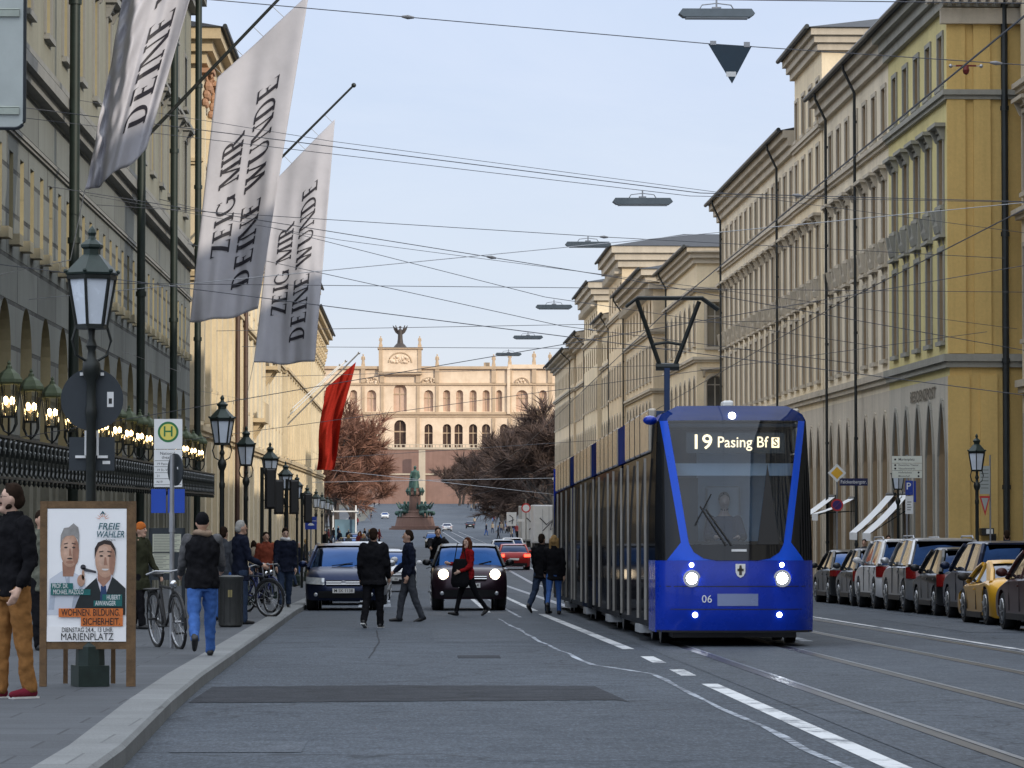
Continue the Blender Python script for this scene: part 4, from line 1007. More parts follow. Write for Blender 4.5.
for i, (a, b) in enumerate(mods):
    for s in (-1, 1):
        side(a, b, s, TGLASS, 'side_glazing'); side(a, b, s, TBLUE, 'side_skirt', [.10, .25]) if False else None
        m = MB(); x0, x1 = sorted((s*(HW-.13), s*(HW-.01))); m.box(x0, x1, a+(.8 if i else .1), b-.8, 2.86, 3.52); o = m.build('roof_fairing', TCOVER, tram); bevel(o, .03, 2)
        k = int((b-a)/1.6)
        m = MB()
        for q in range(1, k): y = a+.8+(b-a-1.6)*q/k; m.box(*(sorted((s*(HW-.1), s*(HW-.004)))), y-.012, y+.012, 2.862, 3.515)
        m.build('fairing_joint', BLACKP, tram)
    m = MB(); m.box(-hw(3.28)+.16, hw(3.28)-.16, a, b, 3.2, 3.46); m.build('roof_deck', TGREY, tram)
    if i < 3:
        m = MB(); n = b; 
        for q in range(5): m.box(-HW+.1-.03*(q % 2), HW-.1+.03*(q % 2), b+q*.12, b+(q+1)*.12-.002, .3, 2.84)
        m.build('bellows', BLACKP, tram)
        m = MB(); m.box(-HW+.03, HW-.03, b-.79, b+1.39, 2.862, 3.5); m.build('joint_cover', dark_pane('joint_blue', (.002, .02, .14), .03) if 'joint_blue' not in MATS else MATS['joint_blue'], tram)
m = MB(); m.box(-HW, HW, L_, L_+.05, .25, 3.45); m.build('rear_wall', TBLUE, tram)
for y in stripes:
    m = MB(); m.box(-HW-.034, -HW+.0, y-.02, y+.02, .34, 2.78); m.build('door_edge', TSTRIP, tram)
for y in stripes[::2]:
    m = MB(); m.box(HW, HW+.05, y-.045, y+.045, .34, 2.78); m.build('door_edge', TSTRIP, tram)
for y in (3.4, 11.6, 19.6, 28): 
    m = MB(); m.box(-HW-.03, -HW+.2, y, y+1.2, .12, .245); m.build('door_step', TGREY, tram)
# cab interior
m = MB(); m.box(-1.0, 1.0, 2.0, 2.06, .9, 3.25); m.box(-1.0, 1.0, .75, 2.0, .85, .9); m.box(-1.0, 1.0, .85, 2.0, 3.2, 3.25); m.build('cab_wall', TDARK, tram)
m = MB(); m.box(-.42, .62, 1.96, 1.995, 1.3, 2.95); m.build('bright_zone_panel', M('bright_zone_pale', (.30, .38, .46), .3, 0, .15, 1.5), tram)  # added pale panel: brightness of the windscreen's middle put into its colour
m = MB(); m.prism([(.45, 1.1), (.42, 1.42), (.75, 1.52), (1.05, 1.45), (1.05, 1.1)], -.9, .9, 'yz'); m.build('dashboard', BLACKP, tram)
m = MB(); m.box(-.30, .22, 1.72, 1.84, 1.5, 2.35); o = m.build('driver_seat', TGREY, tram); bevel(o, .05, 3)
m = MB(); m.box(-.8, -.48, 1.0, 1.25, 1.5, 2.45); m.build('equipment_box', BLACKP, tram)
m = MB(); m.box(-.9, .95, .7, .74, 2.48, 2.66); m.build('sun_blind', M('blind_grey', (.45, .5, .55), .5, 0, .05, 3), tram)
# display, lamps, crest, number, wipers, mirror pods
def fpt(x, z, off=.02): return Vector((x, FY(x, z)-off, z))
m = MB(); m.box(-.70, .74, .42, .46, 2.80, 3.10); m.build('display_panel', M('display_black', (.05, .055, .06), .4, 0, .1, 4), tram)
AMB = emit('display_led', (1, .74, .44), 2.2); AMD = M('display_dark_text', (.02, .015, .01), .6, 0, 0)
m = MB(); put_text(m, '19', (-.475, .405, 2.955), (1, 0, 0), (0, 0, 1), .30, .012, width=.255); put_text(m, 'Pasing Bf', (.12, .405, 2.955), (1, 0, 0), (0, 0, 1), .225, .006, width=.74)
m.box(.545, .66, .404, .41, 2.88, 3.03); o = m.build('display_text', AMB, tram); 
m = MB(); put_text(m, 'S', (.603, .400, 2.955), (1, 0, 0), (0, 0, 1), .16, .012); m.build('display_symbol', AMD, tram)
HL = emit('headlight_white', (.86, .93, 1), 60); HL2 = emit('lamp_white', (.9, .95, 1), 9)
for s in (-1, 1):
    m = MB(); p = fpt(s*.655, .98, .01); m.ball(p, .085, 14, sy=.35); m.build('headlight', HL, tram, smooth=True)
    m = MB(); p = fpt(s*.655, .98, .0); m.tube([p, p+Vector((0, -.02, 0))], .125, 20); m.build('headlight_surround', CHROME, tram)
    m = MB(); p = fpt(s*.655, 1.175, .01); m.ball(p, .035, 10, sy=.5); m.build('position_lamp', HL2, tram, smooth=True)
    m = MB(); p = fpt(s*.61, .455, .01); m.ball(p, .04, 10, sy=.5); m.build('fog_lamp', HL2, tram, smooth=True)
m = MB(); p = fpt(-.03, 3.345, .02); m.ball(p, .055, 12, sy=.5); m.build('marker_lamp', HL2, tram, smooth=True)
m = MB(); sh = [(-.07, .1), (.07, .1), (.07, -.02), (.045, -.075), (0, -.1), (-.045, -.075), (-.07, -.02)]; o_ = fpt(.045, 1.09, .03)
m.prism([(o_.x+x, o_.z+z) for x, z in sh], o_.y, o_.y+.02, 'xz'); m.build('city_crest', M('crest_white', (.75, .75, .72), .5, 0, .05, 9), tram)
m = MB(); m.box(o_.x-.02, o_.x+.02, o_.y-.006, o_.y-.001, o_.z-.06, o_.z+.05); m.box(o_.x-.045, o_.x+.045, o_.y-.006, o_.y-.001, o_.z-.005, o_.z+.03); m.ball((o_.x, o_.y-.004, o_.z+.065), .018, 6, sy=.2); m.build('crest_figure', M('crest_dark', (.05, .04, .03), .5, 0, 0), tram)
m = MB(); put_text(m, '06', (-.44, FY(-.44, .68)-.012, .68), (1, -.06, 0), (0, 0, 1), .155, .002); m.build('fleet_number', WHITE, tram)
m = MB(); p = fpt(-.02, .7, .012); 
o = fpatch([(.585, -.29, .30), (.76, -.29, .30)], M('coupling_flap', (.20, .25, .42), .25, .2, .05, 3, coat=.6), 'coupling_flap', .006, 8)
for (x0, z0, x1, z1) in ((-.16, 1.46, -.52, 2.02), (-.08, 1.46, -.44, 1.98)):
    m = MB(); a = fpt(x0, z0, .04); b = fpt(x1, z1, .03); m.tube([a, b], .014, 6); m.build('wiper_arm', BLACKP, tram)
m = MB(); a = fpt(-.60, 1.75, .03); b = fpt(-.36, 2.2, .03); m.bar(a, b, .025, .012); m.build('wiper_blade', BLACKP, tram)
m = MB(); a = fpt(.46, 1.47, .025); m.poly([fpt(.30, 1.47, .028), fpt(.62, 1.47, .028), fpt(.47, 2.65, .028)]); m.build('reflection_wedge', BLACKP, tram)  # black wedge painted as a building's dark reflection in the windscreen
m = MB(); p = fpt(.03, 1.385, .03); m.box(p.x-.11, p.x+.11, p.y-.006, p.y, p.z-.018, p.z+.018); m.build('cowl_badge', WHITE, tram)
m = MB(); m.ball((-HW-.04, .95, 3.3), .09, 12, sx=1.2, sy=1.6, sz=.8); o = m.build('camera_pod', TBLUE, tram, smooth=True)
m = MB(); m.box(-.10, .06, 1.1, 1.5, 3.5, 3.60); o = m.build('roof_beacon', WHITE, tram); bevel(o, .03)
# driver: one continuous figure
g = MB(); g.rings([((-.04, 1.58, 1.35), .2, .13), ((-.04, 1.58, 1.6), .2, .13), ((-.04, 1.6, 1.83), .21, .12), ((-.04, 1.6, 1.9), .1, .08), ((-.04, 1.59, 1.96), .058, .058), ((-.04, 1.58, 2.02), .058, .058)], 12)
g.ball((-.04, 1.56, 2.11), .098, 12, sx=.82, sz=1.22); g.capsule((-.04, 1.47, 2.10), (-.04, 1.45, 2.075), .018, .02)
for s in (-1, 1):
    g.capsule((-.04+s*.2, 1.6, 1.84), (-.04+s*.27, 1.45, 1.58), .062, .05); g.capsule((-.04+s*.27, 1.45, 1.58), (-.04+s*.16, 1.18, 1.58), .048, .035)
    for k in range(4): g.capsule((-.04+s*(.16-.02*k), 1.18, 1.57), (-.04+s*(.155-.022*k), 1.08, 1.58-.005*k), .011, .009, 6)
drv = thing('person', 'tram driver in a dark shirt and white collar seated behind the windscreen', 'person', (TX, TY, ground(TY)+.01), 0, None, SLOPE)
o = g.build('body', SKINP, drv); remesh(o, .012, 3)
g = MB(); g.rings([((-.04, 1.58, 1.34), .225, .15), ((-.04, 1.58, 1.6), .222, .15), ((-.04, 1.6, 1.82), .225, .14), ((-.04, 1.6, 1.9), .11, .09)], 12)
for s in (-1, 1): g.capsule((-.04+s*.2, 1.6, 1.84), (-.04+s*.27, 1.45, 1.58), .072, .06); g.capsule((-.04+s*.27, 1.45, 1.58), (-.04+s*.18, 1.22, 1.58), .057, .045)
o = g.build('shirt', fabric('driver_shirt', (.05, .06, .09)), drv); remesh(o, .014, 3)
g = MB(); g.ball((-.04, 1.60, 2.15), .104, 12, sx=.86, sz=1.1); g.ball((-.04, 1.57, 2.0), .06, 8, sy=.8); o = g.build('hair', fabric('dark_hair', (.02, .015, .012)), drv, smooth=True)
# pantograph
pt = MB(); PYL = 12.4; m = MB(); m.box(-.4, .4, PYL-.5, PYL+.6, 3.46, 3.9); m.box(-.13, -.03, PYL-.06, PYL+.06, 3.9, 4.75); pg = m.build('pantograph_base', M('mast_blue', (.01, .03, .09), .45, .2, .2, 3), tram)
m = MB(); c = -.08
for (x0, z0, x1, z1) in ((c-.12, 4.72, c-.55, 5.93), (c+.14, 4.72, c+.58, 5.9)): m.tube([(x0, PYL, z0), (x1, PYL-.15, z1)], .04, 8)
m.tube([(c-.27, PYL-.06, 5.12), (c, PYL-.08, 5.16), (c+.27, PYL-.06, 5.12)], .03, 6); m.tube([(c-.2, PYL, 4.72), (c+.22, PYL, 4.72)], .07, 8)
for dy in (-.25, .0): m.tube([(c-.75, PYL+dy-.1, 5.80), (c-.55, PYL+dy-.1, 5.95), (c+.62, PYL+dy-.1, 5.95), (c+.92, PYL+dy-.1, 5.74)], .03, 8)
m.build('pantograph_arm', IRON, pg)

# ---------------------------------------------------------------- cars
def interp(pl, q):
    for (a, va), (b, vb) in zip(pl, pl[1:]):
        if a <= q <= b: return va+(vb-va)*(q-a)/(b-a+1e-9)
    return pl[0][1] if q < pl[0][0] else pl[-1][1]
KINDS = {
 # front (z, y) line, top (y, z) line, rear (z, y) line; greenhouse: windscreen foot, roof front, roof rear, rear glass foot, roof z, belt z
 'van':   dict(L=4.45, W=1.82, r=.33, ax=(-1.42, 1.28), bot=.24, front=[(.24, -2.12), (.45, -2.2), (.62, -2.2), (.82, -2.08), (.92, -1.9)], top=[(-1.9, .92), (-1.1, 1.08), (2.0, 1.08)], rear=[(.24, 2.14), (.5, 2.22), (.95, 2.18), (1.08, 2.06)], gh=(-1.35, -.45, 1.95, 2.16, 1.58, 1.0)),
 'suv':   dict(L=4.15, W=1.80, r=.36, ax=(-1.3, 1.28), bot=.27, front=[(.27, -1.98), (.5, -2.06), (.75, -2.05), (.92, -1.93), (1.0, -1.75)], top=[(-1.75, 1.0), (-.95, 1.1), (1.9, 1.1)], rear=[(.27, 2.0), (.55, 2.08), (1.0, 2.02), (1.1, 1.92)], gh=(-1.0, -.42, 1.55, 1.98, 1.57, 1.04)),
 'bigsuv': dict(L=4.6, W=1.88, r=.37, ax=(-1.42, 1.38), bot=.28, front=[(.28, -2.2), (.5, -2.28), (.78, -2.25), (.98, -2.1), (1.05, -1.9)], top=[(-1.9, 1.05), (-1.05, 1.14), (2.1, 1.14)], rear=[(.28, 2.2), (.6, 2.3), (1.05, 2.22), (1.14, 2.1)], gh=(-1.1, -.4, 1.75, 2.16, 1.68, 1.08)),
 'hatch': dict(L=4.1, W=1.76, r=.31, ax=(-1.28, 1.24), bot=.22, front=[(.22, -1.95), (.42, -2.04), (.6, -2.03), (.76, -1.9), (.84, -1.7)], top=[(-1.7, .84), (-.95, .98), (1.9, 1.0)], rear=[(.22, 1.96), (.5, 2.04), (.88, 1.98), (1.0, 1.88)], gh=(-1.1, -.25, 1.25, 1.9, 1.46, .93)),
 'sedan': dict(L=4.6, W=1.82, r=.33, ax=(-1.42, 1.38), bot=.2, front=[(.2, -2.2), (.42, -2.28), (.58, -2.27), (.72, -2.1), (.8, -1.9)], top=[(-1.9, .8), (-1.05, .96), (1.5, 1.02), (2.15, 1.0)], rear=[(.2, 2.2), (.5, 2.3), (.9, 2.26), (1.0, 2.15)], gh=(-1.15, -.3, 1.0, 1.78, 1.43, .92)),
 'sports': dict(L=4.5, W=1.95, r=.345, ax=(-1.3, 1.28), bot=.13, front=[(.13, -2.12), (.3, -2.24), (.48, -2.16), (.6, -1.95), (.66, -1.75)], top=[(-1.75, .66), (-1.25, .82), (-.9, .80), (.9, .86), (1.4, .93), (1.95, .86)], rear=[(.13, 2.05), (.4, 2.22), (.75, 2.2), (.86, 1.95)], gh=(-.95, -.05, .55, 1.75, 1.2, .80)),
}
CARDATA = {}
def car_shell(kind):
    if kind in CARDATA: return CARDATA[kind]
    K = KINDS[kind]; L, W = K['L'], K['W']; hwid = W/2
    # outline (y, z) around the side view: bottom front -> nose -> bonnet/top -> tail -> bottom rear
    out = [(y, z) for z, y in K['front']]+[(y, z) for y, z in K['top'][1:]]+[(y, z) for z, y in K['rear'][::-1]]
    dense = []
    for a, b in zip(out, out[1:]):
        n = max(1, int((Vector(a)-Vector(b)).length/.16))
        dense += [(a[0]+(b[0]-a[0])*i/n, a[1]+(b[1]-a[1])*i/n) for i in range(n)]
    dense.append(out[-1])
    # light smoothing of the outline
    for _ in range(2):
        d2 = dense[:]
        for i in range(1, len(dense)-1): d2[i] = tuple(.25*dense[i-1][k]+.5*dense[i][k]+.25*dense[i+1][k] for k in (0, 1))
        dense = d2
    zt = max(z for y, z in dense); zb = K['bot']
    T = [0, .35, .6, .78, .89, .955, 1.0]
    def warp(y, z, t):
        e = .07*t**4+.05*t**12
        y2 = y*(1-e)
        zz = z-(.05*t**4+.07*t**14)*max(0, (z-zb-.35)/(zt-zb-.35)) if z > zb+.35 else z+.05*t**12*(1-(z-zb)/.35)
        return y2, zz
    def xw(t, z):   # slight barrel section
        return t*hwid*(1-.05*(abs(z-.62)/.6)**2*(t > .9))
    vs = []; fs = []; n = len(dense); cols = [-t for t in T[:0:-1]]+T
    for t in cols:
        for (y, z) in dense:
            y2, z2 = warp(y, z, abs(t)); vs.append((math.copysign(xw(abs(t), z), t) if t else 0, y2, z2))
    for c in range(len(cols)-1):
        for i in range(n-1): fs.append((c*n+i, c*n+i+1, (c+1)*n+i+1, (c+1)*n+i))
        fs.append((c*n, (c+1)*n, (c+1)*n+n-1, c*n+n-1))      # underside
    fs.append(tuple(range(n))); fs.append(tuple((len(cols)-1)*n+i for i in range(n))[::-1])
    mb = MB(); mb.add(vs, fs); body = mb.build('body', CARGL, None)
    cut = MB(); R = K['r']+.055
    for ay in K['ax']:
        for s in (-1, 1): cut.tube([(s*(hwid-.32), ay, K['r']), (s*(hwid+.2), ay, K['r'])], R, 28)
    co = cut.build('cut', CARGL, None)
    md = body.modifiers.new('b', 'BOOLEAN'); md.object = co; md.operation = 'DIFFERENCE'; md.solver = 'EXACT'
    dg = bpy.context.evaluated_depsgraph_get(); me = bpy.data.meshes.new_from_object(body.evaluated_get(dg)); 
    me.polygons.foreach_set('use_smooth', [True]*len(me.polygons)); me.set_sharp_from_angle(angle=radians(38)); me.materials.clear(); me.materials.append(None)
    bpy.data.objects.remove(body); bpy.data.objects.remove(co)
    def nose(x, z, front=True, off=.01):
        t = min(1, abs(x)/hwid); y = interp([(a, b) for a, b in (K['front'] if front else K['rear'])], z)
        return warp(y, z, t)[0]+(-off if front else off)
    CARDATA[kind] = (me, nose, K); return CARDATA[kind]
def npatch(nose, x0, x1, z0, z1, front, off=.012, skew=0.0, n=8, taper=0.0):
    m = MB(); vs = []; fs = []
    for j in range(5):
        z = z0+(z1-z0)*j/4
        for k in range(n+1):
            x = x0+(x1-x0)*k/n; f = (x-x0)/(x1-x0+1e-9); zz = z+skew*f; zz = zz+(z0+z1-2*zz+skew*2*f)/2*taper*f
            vs.append((x, nose(x, zz, front, off), zz))
    for j in range(4):
        for k in range(n): fs.append((j*(n+1)+k, j*(n+1)+k+1, (j+1)*(n+1)+k+1, (j+1)*(n+1)+k))
    m.add(vs, fs)
    return m
TAIL = M('tail_light_red', (.16, .006, .006), .15, 0, .1, 6, coat=1); TAILON = emit('brake_light', (1, .06, .03), 5); PLATE = M('number_plate', (.66, .66, .64), .4, 0, .05, 9); PTXT = M('plate_text', (.01, .01, .012), .6, 0, 0)
HLGL = M('headlight_glass', (.42, .45, .48), .08, .4, .3, 14, coat=1); HLON = emit('headlight_lit', (1, .80, .55), 9); ALLOY = M('alloy_rim', (.38, .39, .40), .3, .9, .1, 6)
def car(kind, label, x, y, paint, facing=0.0, front=True, rear=True, group=None, lights=False, brake=False, plate=None, round_lamps=False, rails=False, glass=None, name='parked_car', cat='car', roofpaint=None, low=False):
    """facing 0: nose towards -Y (the camera); pi: nose away"""
    me0, nose, K = car_shell(kind); L, W = K['L'], K['W']; h = W/2
    t = thing(name, label, cat, (x, y, ground(y)), facing, group, SLOPE if y < 160 and abs(facing) < .1 else (-SLOPE if y < 160 else 0))
    me = me0; b = bpy.data.objects.new('body', me); link(b, t); b.material_slots[0].link = 'OBJECT'; b.material_slots[0].material = paint
    wf, rf, rr, rb, zr, zb = K['gh']; wb, wr_ = h-.055, h-.24
    def gx(z): return wb+(wr_-wb)*(z-zb)/(zr-zb)
    # glasshouse
    prof = [(wf, zb), (wf+(rf-wf)*.55, zb+(zr-zb)*.66), (rf, zr-.045), (rf+.3, zr-.005), ((rf+rr)/2, zr+.015), (rr-.3, zr-.005), (rr, zr-.05), (rr+(rb-rr)*.5, zb+(zr-zb)*.58), (rb, zb)]
    m = MB(); n = len(prof); cols = (-1, -.92, -.6, 0, .6, .92, 1); vs = []; fs = []
    for c in cols:
        for (yy, zz) in prof:
            e = 1-.10*abs(c)**3*(1 if yy < 0 else .6)
            ym = (rf+rr)/2; vs.append((c*gx(zz), ym+(yy-ym)*e, zz-(.03*abs(c)**6 if zz > zr-.2 else 0)))
    for c in range(len(cols)-1):
        for i in range(n-1): fs.append((c*n+i, c*n+i+1, (c+1)*n+i+1, (c+1)*n+i))
    nf = len(fs); fs.append(tuple(range(n))); fs.append(tuple((len(cols)-1)*n+i for i in range(n)))
    m.add(vs, fs); m.m[-2:] = [1, 1]; g = m.build('windows', [glass or (CARGL if front else CARREAR), CARSIDE], t, smooth=True, auto=35)
    pt = roofpaint or paint
    # roof skin lying 12 mm proud of the glass, pillars
    m = MB(); vs = []; fs = []; ys_ = [rf-.02, rf+.15, rf+.3, (rf+rr)/2, rr-.3, rr-.12, rr+.03]; zf = lambda yy: interp([(p[0], p[1]) for p in prof[2:7]], yy)
    cs = (-1.02, -.97, -.6, 0, .6, .97, 1.02)
    for c in cs:
        for yy in ys_:
            zz = zf(min(max(yy, rf), rr)); e = 1-.10*abs(c)**3*(1 if yy < 0 else .6); ym = (rf+rr)/2
            vs.append((c*gx(zr-.02), ym+(yy-ym)*e, zz+.014-(.05 if abs(c) > 1 else .015*abs(c)**6)))
    k = len(ys_)
    for c in range(len(cs)-1):
        for i in range(k-1): fs.append((c*k+i, c*k+i+1, (c+1)*k+i+1, (c+1)*k+i))
    m.add(vs, fs); m.build('roof', pt, t, smooth=True, auto=50)
    for s in (-1, 1):
        m = MB(); q = lambda yy, zz, o=.008: (s*(gx(zz)+o), (rf+rr)/2+(yy-(rf+rr)/2)*(.9 if yy < 0 else .94), zz)
        m.tube([q(wf, zb), q(wf+(rf-wf)*.55, zb+(zr-zb)*.66), q(rf, zr-.05)], [.05, .042, .04], 6); m.build('pillar', pt, t); m = MB()
        bm_ = (rf+rr)/2-.05; m.bar(q(bm_, zb), q(bm_, zr-.03), .07, .03); m.build('pillar', pt, t); m = MB()
        cth = .30 if kind in ('van', 'suv', 'bigsuv', 'hatch') else .22
        m.add([q(rb+.02, zb-.02), q(rb-cth-.12, zb-.02), q(rr-cth, zr-.04), q(rr+.02, zr-.04), q(rr+(rb-rr)*.5+.02, zb+(zr-zb)*.58)], [(0, 1, 2, 3, 4)])
        m.tube([q(rb, zb, -.03), q(rr+(rb-rr)*.5, zb+(zr-zb)*.58, -.03), q(rr, zr-.05, -.03)], .055, 6)
        m.build('pillar', pt, t, smooth=False)
        # wheels, arch liners, mirrors, sill, handles
        for ay in K['ax']:
            w = MB(); R = K['r']; xo = s*(h-.025); xi = s*(h-.23); d = Vector((s, 0, 0))
            w.tube([(xi, ay, R), (xi+s*.02, ay, R), (xo-s*.03, ay, R), (xo, ay, R)], [R*.96, R, R, R*.94], 26); wo = w.build('wheel', RUBBER, t, smooth=True, auto=40)
            rm = MB(); rm.tube([(xo-s*.02, ay, R), (xo+s*.003, ay, R)], R*.68, 24); rmo = rm.build('rim', BLACKP, wo)
            sp = MB()
            for k in range(7): a = 2*pi*k/7; sp.bar((xo+s*.006, ay+.03*cos(a), R+.03*sin(a)), (xo+s*.006, ay+R*.64*cos(a), R+R*.64*sin(a)), R*.17, .02)
            sp.tube([(xo+s*.004+s*.008*0, ay+R*.65*cos(a), R+R*.65*sin(a)) for a in [2*pi*i/24 for i in range(24)]], .016, 5, closed=True); sp.tube([(xo, ay, R), (xo+s*.018, ay, R)], R*.15, 10); sp.build('spokes', ALLOY, wo)
            ar = MB(); ar.tube([(s*(h-.30), ay, R), (s*(h-.24), ay, R)], R+.05, 20); ar.build('arch_liner', BLACKP, t)
        m = MB(); mz = zb+.10; m.ball((s*(h+.10), wf+.42, mz), .11, 10, sx=1.0, sy=.5, sz=.75); m.bar((s*(h-.06), wf+.42, mz-.03), (s*(h+.05), wf+.42, mz-.02), .05); m.build('mirror', pt if not low else BLACKP, t, smooth=True)
        m = MB(); m.box(*sorted((s*(h-.06), s*(h-.005))), K['ax'][0]+K['r']+.1, K['ax'][1]-K['r']-.1, K['bot']+.0, K['bot']+.11); m.build('sill', BLACKP, t)
        m = MB(); 
        for yy in (bm_-.15, bm_+.85): m.box(*sorted((s*(h-.03), s*(h+.012))), yy-.09, yy+.09, zb-.15, zb-.12)
        m.build('door_handle', pt, t)
        m = MB()
        for yy in (bm_-1.0, bm_+.02, bm_+.95): m.box(*sorted((s*(h-.1), s*(h*.9905))), yy-.005, yy+.005, K['bot']+.15, zb-.06)
        m.build('door_gap', BLACKP, t)
        if rails: m = MB(); m.tube([(s*(wr_-.02), rf+.2, zr+.02), (s*(wr_-.02), rf+.35, zr+.07), (s*(wr_-.02), rr-.35, zr+.07), (s*(wr_-.02), rr-.2, zr+.0)], .022, 6); m.build('roof_rail', STEEL, t)
    f0 = K['front']; r0 = K['rear']
    if front:
        zc = f0[2][0]
        npatch(nose, -.42, .42, zc-.02, zc+.10, True, .012).build('grille', BLACKP, t)
        m = MB()
        for k in range(2): z = zc+.005+k*.05; m.tube([(x_, nose(x_, z, True, .02), z) for x_ in (-.41, -.2, 0, .2, .41)], .011, 5)
        m.build('grille_bar', CHROME, t)
        npatch(nose, -.6, .6, f0[0][0]+.06, f0[0][0]+.22, True, .012).build('air_intake', BLACKP, t)
        m = MB(); yb = nose(0, zc+.045, True, .03); m.disc((0, yb, zc+.045), .055, (0, -1, 0), 16, .012); m.build('badge', CHROME, t)
        for s in (-1, 1):
            if round_lamps:
                z = zc+.11; p = Vector((s*h*.68, nose(s*h*.68, z, True, .0), z))
                m = MB(); m.ball(p+Vector((0, .03, 0)), .125, 16, sy=.55); m.build('headlight', HLON if lights else HLGL, t, smooth=True)
                m = MB(); m.tube([(p.x+.13*cos(a), p.y-.005, p.z+.13*sin(a)) for a in [2*pi*i/18 for i in range(18)]], .014, 5, closed=True); m.build('headlight_ring', CHROME, t)
            else:
                npatch(nose, s*h*.5, s*h*.985, zc-.01, zc+.15, True, .014, .03, 8).build('headlight', HLON if lights else HLGL, t, smooth=True)
            z = f0[0][0]+.14; p = Vector((s*h*.72, nose(s*h*.72, z, True, .02), z)); m = MB(); m.ball(p, .05, 10, sy=.4); m.build('fog_lamp', HLGL, t, smooth=True)
        zp = zc-.15 if zc-.15 > .33 else .36; m = MB(); yb = nose(0, zp, True, .028); m.box(-.26, .26, yb-.012, yb, zp-.055, zp+.055); pl = m.build('number_plate', PLATE, t)
        if plate: m = MB(); put_text(m, plate, (0, yb-.0145, zp), (1, 0, 0), (0, 0, 1), .105, .004, width=.44); m.build('plate_text', PTXT, pl)
        m = MB(); zw = f0[-1][0]
        for k in (-.3, .25): m.bar((k, wf-.05+.1, zb+.06), (k+.5*(1 if k < 0 else .6), wf+.05+.1, zb+.13), .02)
        m.build('wiper', BLACKP, t)
    if rear:
        zt_ = r0[-1][0]
        for s in (-1, 1):
            hgt = .16 if kind in ('sedan', 'sports') else .26
            if kind == 'sports':
                z = .70; p = Vector((s*.66, nose(s*.66, z, False, .0), z)); m = MB(); m.disc(p, .11, (0, 1, 0), 18, .02); m.build('tail_light', TAIL, t)
            else: npatch(nose, s*h*.60, s*h*1.0, zt_-.10-hgt, zt_-.10, False, .014, .0, 8).build('tail_light', TAILON if brake else TAIL, t, smooth=True)
        zp = .62 if kind != 'sports' else .5; m = MB(); yb = nose(0, zp, False, .03); m.box(-.26, .26, yb-.02, yb+.004, zp-.055, zp+.055); pl = m.build('number_plate', PLATE, t)
        npatch(nose, -.72, .72, r0[0][0]+.03, r0[0][0]+.2, False, .012).build('rear_bumper', BLACKP, t)
        m = MB()
        for s in (-1, 1): m.tube([(s*.55, nose(.55, r0[0][0]+.05, False, -.08), r0[0][0]+.03), (s*.55, nose(.55, r0[0][0]+.05, False, .03), r0[0][0]+.03)], .035, 10)
        m.build('exhaust', STEEL, t)
        m = MB(); m.bar((-.2, rb-.02, zb+.1), (.25, rb-.05, zb+.14), .02); m.build('rear_wiper', BLACKP, t)
        if kind not in ('sedan', 'sports'):
            m = MB(); m.box(-wr_+.08, wr_-.08, rr-.05, rr+.10, zr-.05, zr-.015); m.build('spoiler', pt, t)
    return t
BLK = carpaint('black_paint', (.006, .007, .009)); DBLU = carpaint('dark_blue_paint', (.004, .013, .05), .6); SILV = carpaint('silver_paint', (.42, .43, .45), .7); WHT = carpaint('white_car_paint', (.62, .63, .65), .05)
MAR = carpaint('maroon_paint', (.05, .010, .009), .2); REDP = carpaint('red_paint', (.30, .012, .012), .15); YELP = carpaint('yellow_paint', (.62, .33, .02), .15); GRYP = carpaint('grey_paint', (.05, .056, .062), .4); NAVY = carpaint('navy_paint', (.008, .016, .045), .3)
ANTH = carpaint('anthracite_paint', (.014, .016, .019), .3); BRN = carpaint('dark_cherry_paint', (.022, .009, .018), .5)
car('van', 'dark blue people carrier parked at the left kerb, nose towards us', -1.62, 80.8+2.2, DBLU, 0, plate='M SK 1138', rear=False)
car('suv', 'black and dark red compact SUV driving towards us with both round headlights lit', 1.36, 80.6+2.06, BRN, 0, lights=True, round_lamps=True, rear=False, plate='M KT 614', name='car', roofpaint=BLK)
PG = 'cars parked along the right kerb'; XP = 12.15
for kind, lab, y, p, kw in (
    ('sedan', 'dark saloon with a sky-blue rear window, farthest of the right kerb cars seen', 91.0, ANTH, dict(glass=CARGL)),
    ('hatch', 'small dark grey hatchback between the dark saloon and the white SUV', 86.5, GRYP, {}),
    ('bigsuv', 'white SUV with roof rails parked at the right kerb', 81.7, WHT, dict(rails=True)),
    ('bigsuv', 'silver grey SUV with roof rails parked in front of the white SUV', 76.7, SILV, dict(rails=True)),
    ('hatch', 'dark hatchback with big red tail lamps next to the silver SUV', 72.6, ANTH, {}),
    ('van', 'tall navy car whose roof shows over the yellow sports car', 67.7, NAVY, {}),
    ('sports', 'low yellow sports car at the right kerb', 62.9, YELP, dict(low=True))):
    car(kind, lab, XP-.4*(kind == 'sports'), y+KINDS[kind]['L']/2, p, pi, front=False, group=PG, plate=None, **kw)
car('sedan', 'maroon car cut off by the right edge of the picture', 11.35, 56.4+2.3, MAR, pi, front=False, group=PG)
LG = 'cars on the left side of the street behind the blue people carrier'
car('hatch', 'white hatchback standing behind the two crossing men', -.72, 122, WHT, 0, rear=False, group=LG, plate='M UC 88', name='car')
car('van', 'silver people carrier right behind the dark blue one', -1.55, 91.5, SILV, 0, rear=False, group=LG)
car('bigsuv', 'pale grey SUV third in the left kerb line', -1.55, 99.0, WHT, 0, rear=False, group=LG)
car('hatch', 'blue hatchback fourth in the left kerb line', -1.6, 106, NAVY, 0, rear=False, group=LG)
car('sedan', 'red saloon with lit brake lamps driving away beside the tram', 5.72, 190+2.3, REDP, pi, front=False, brake=True, name='car')
FG = 'small cars far down the street'
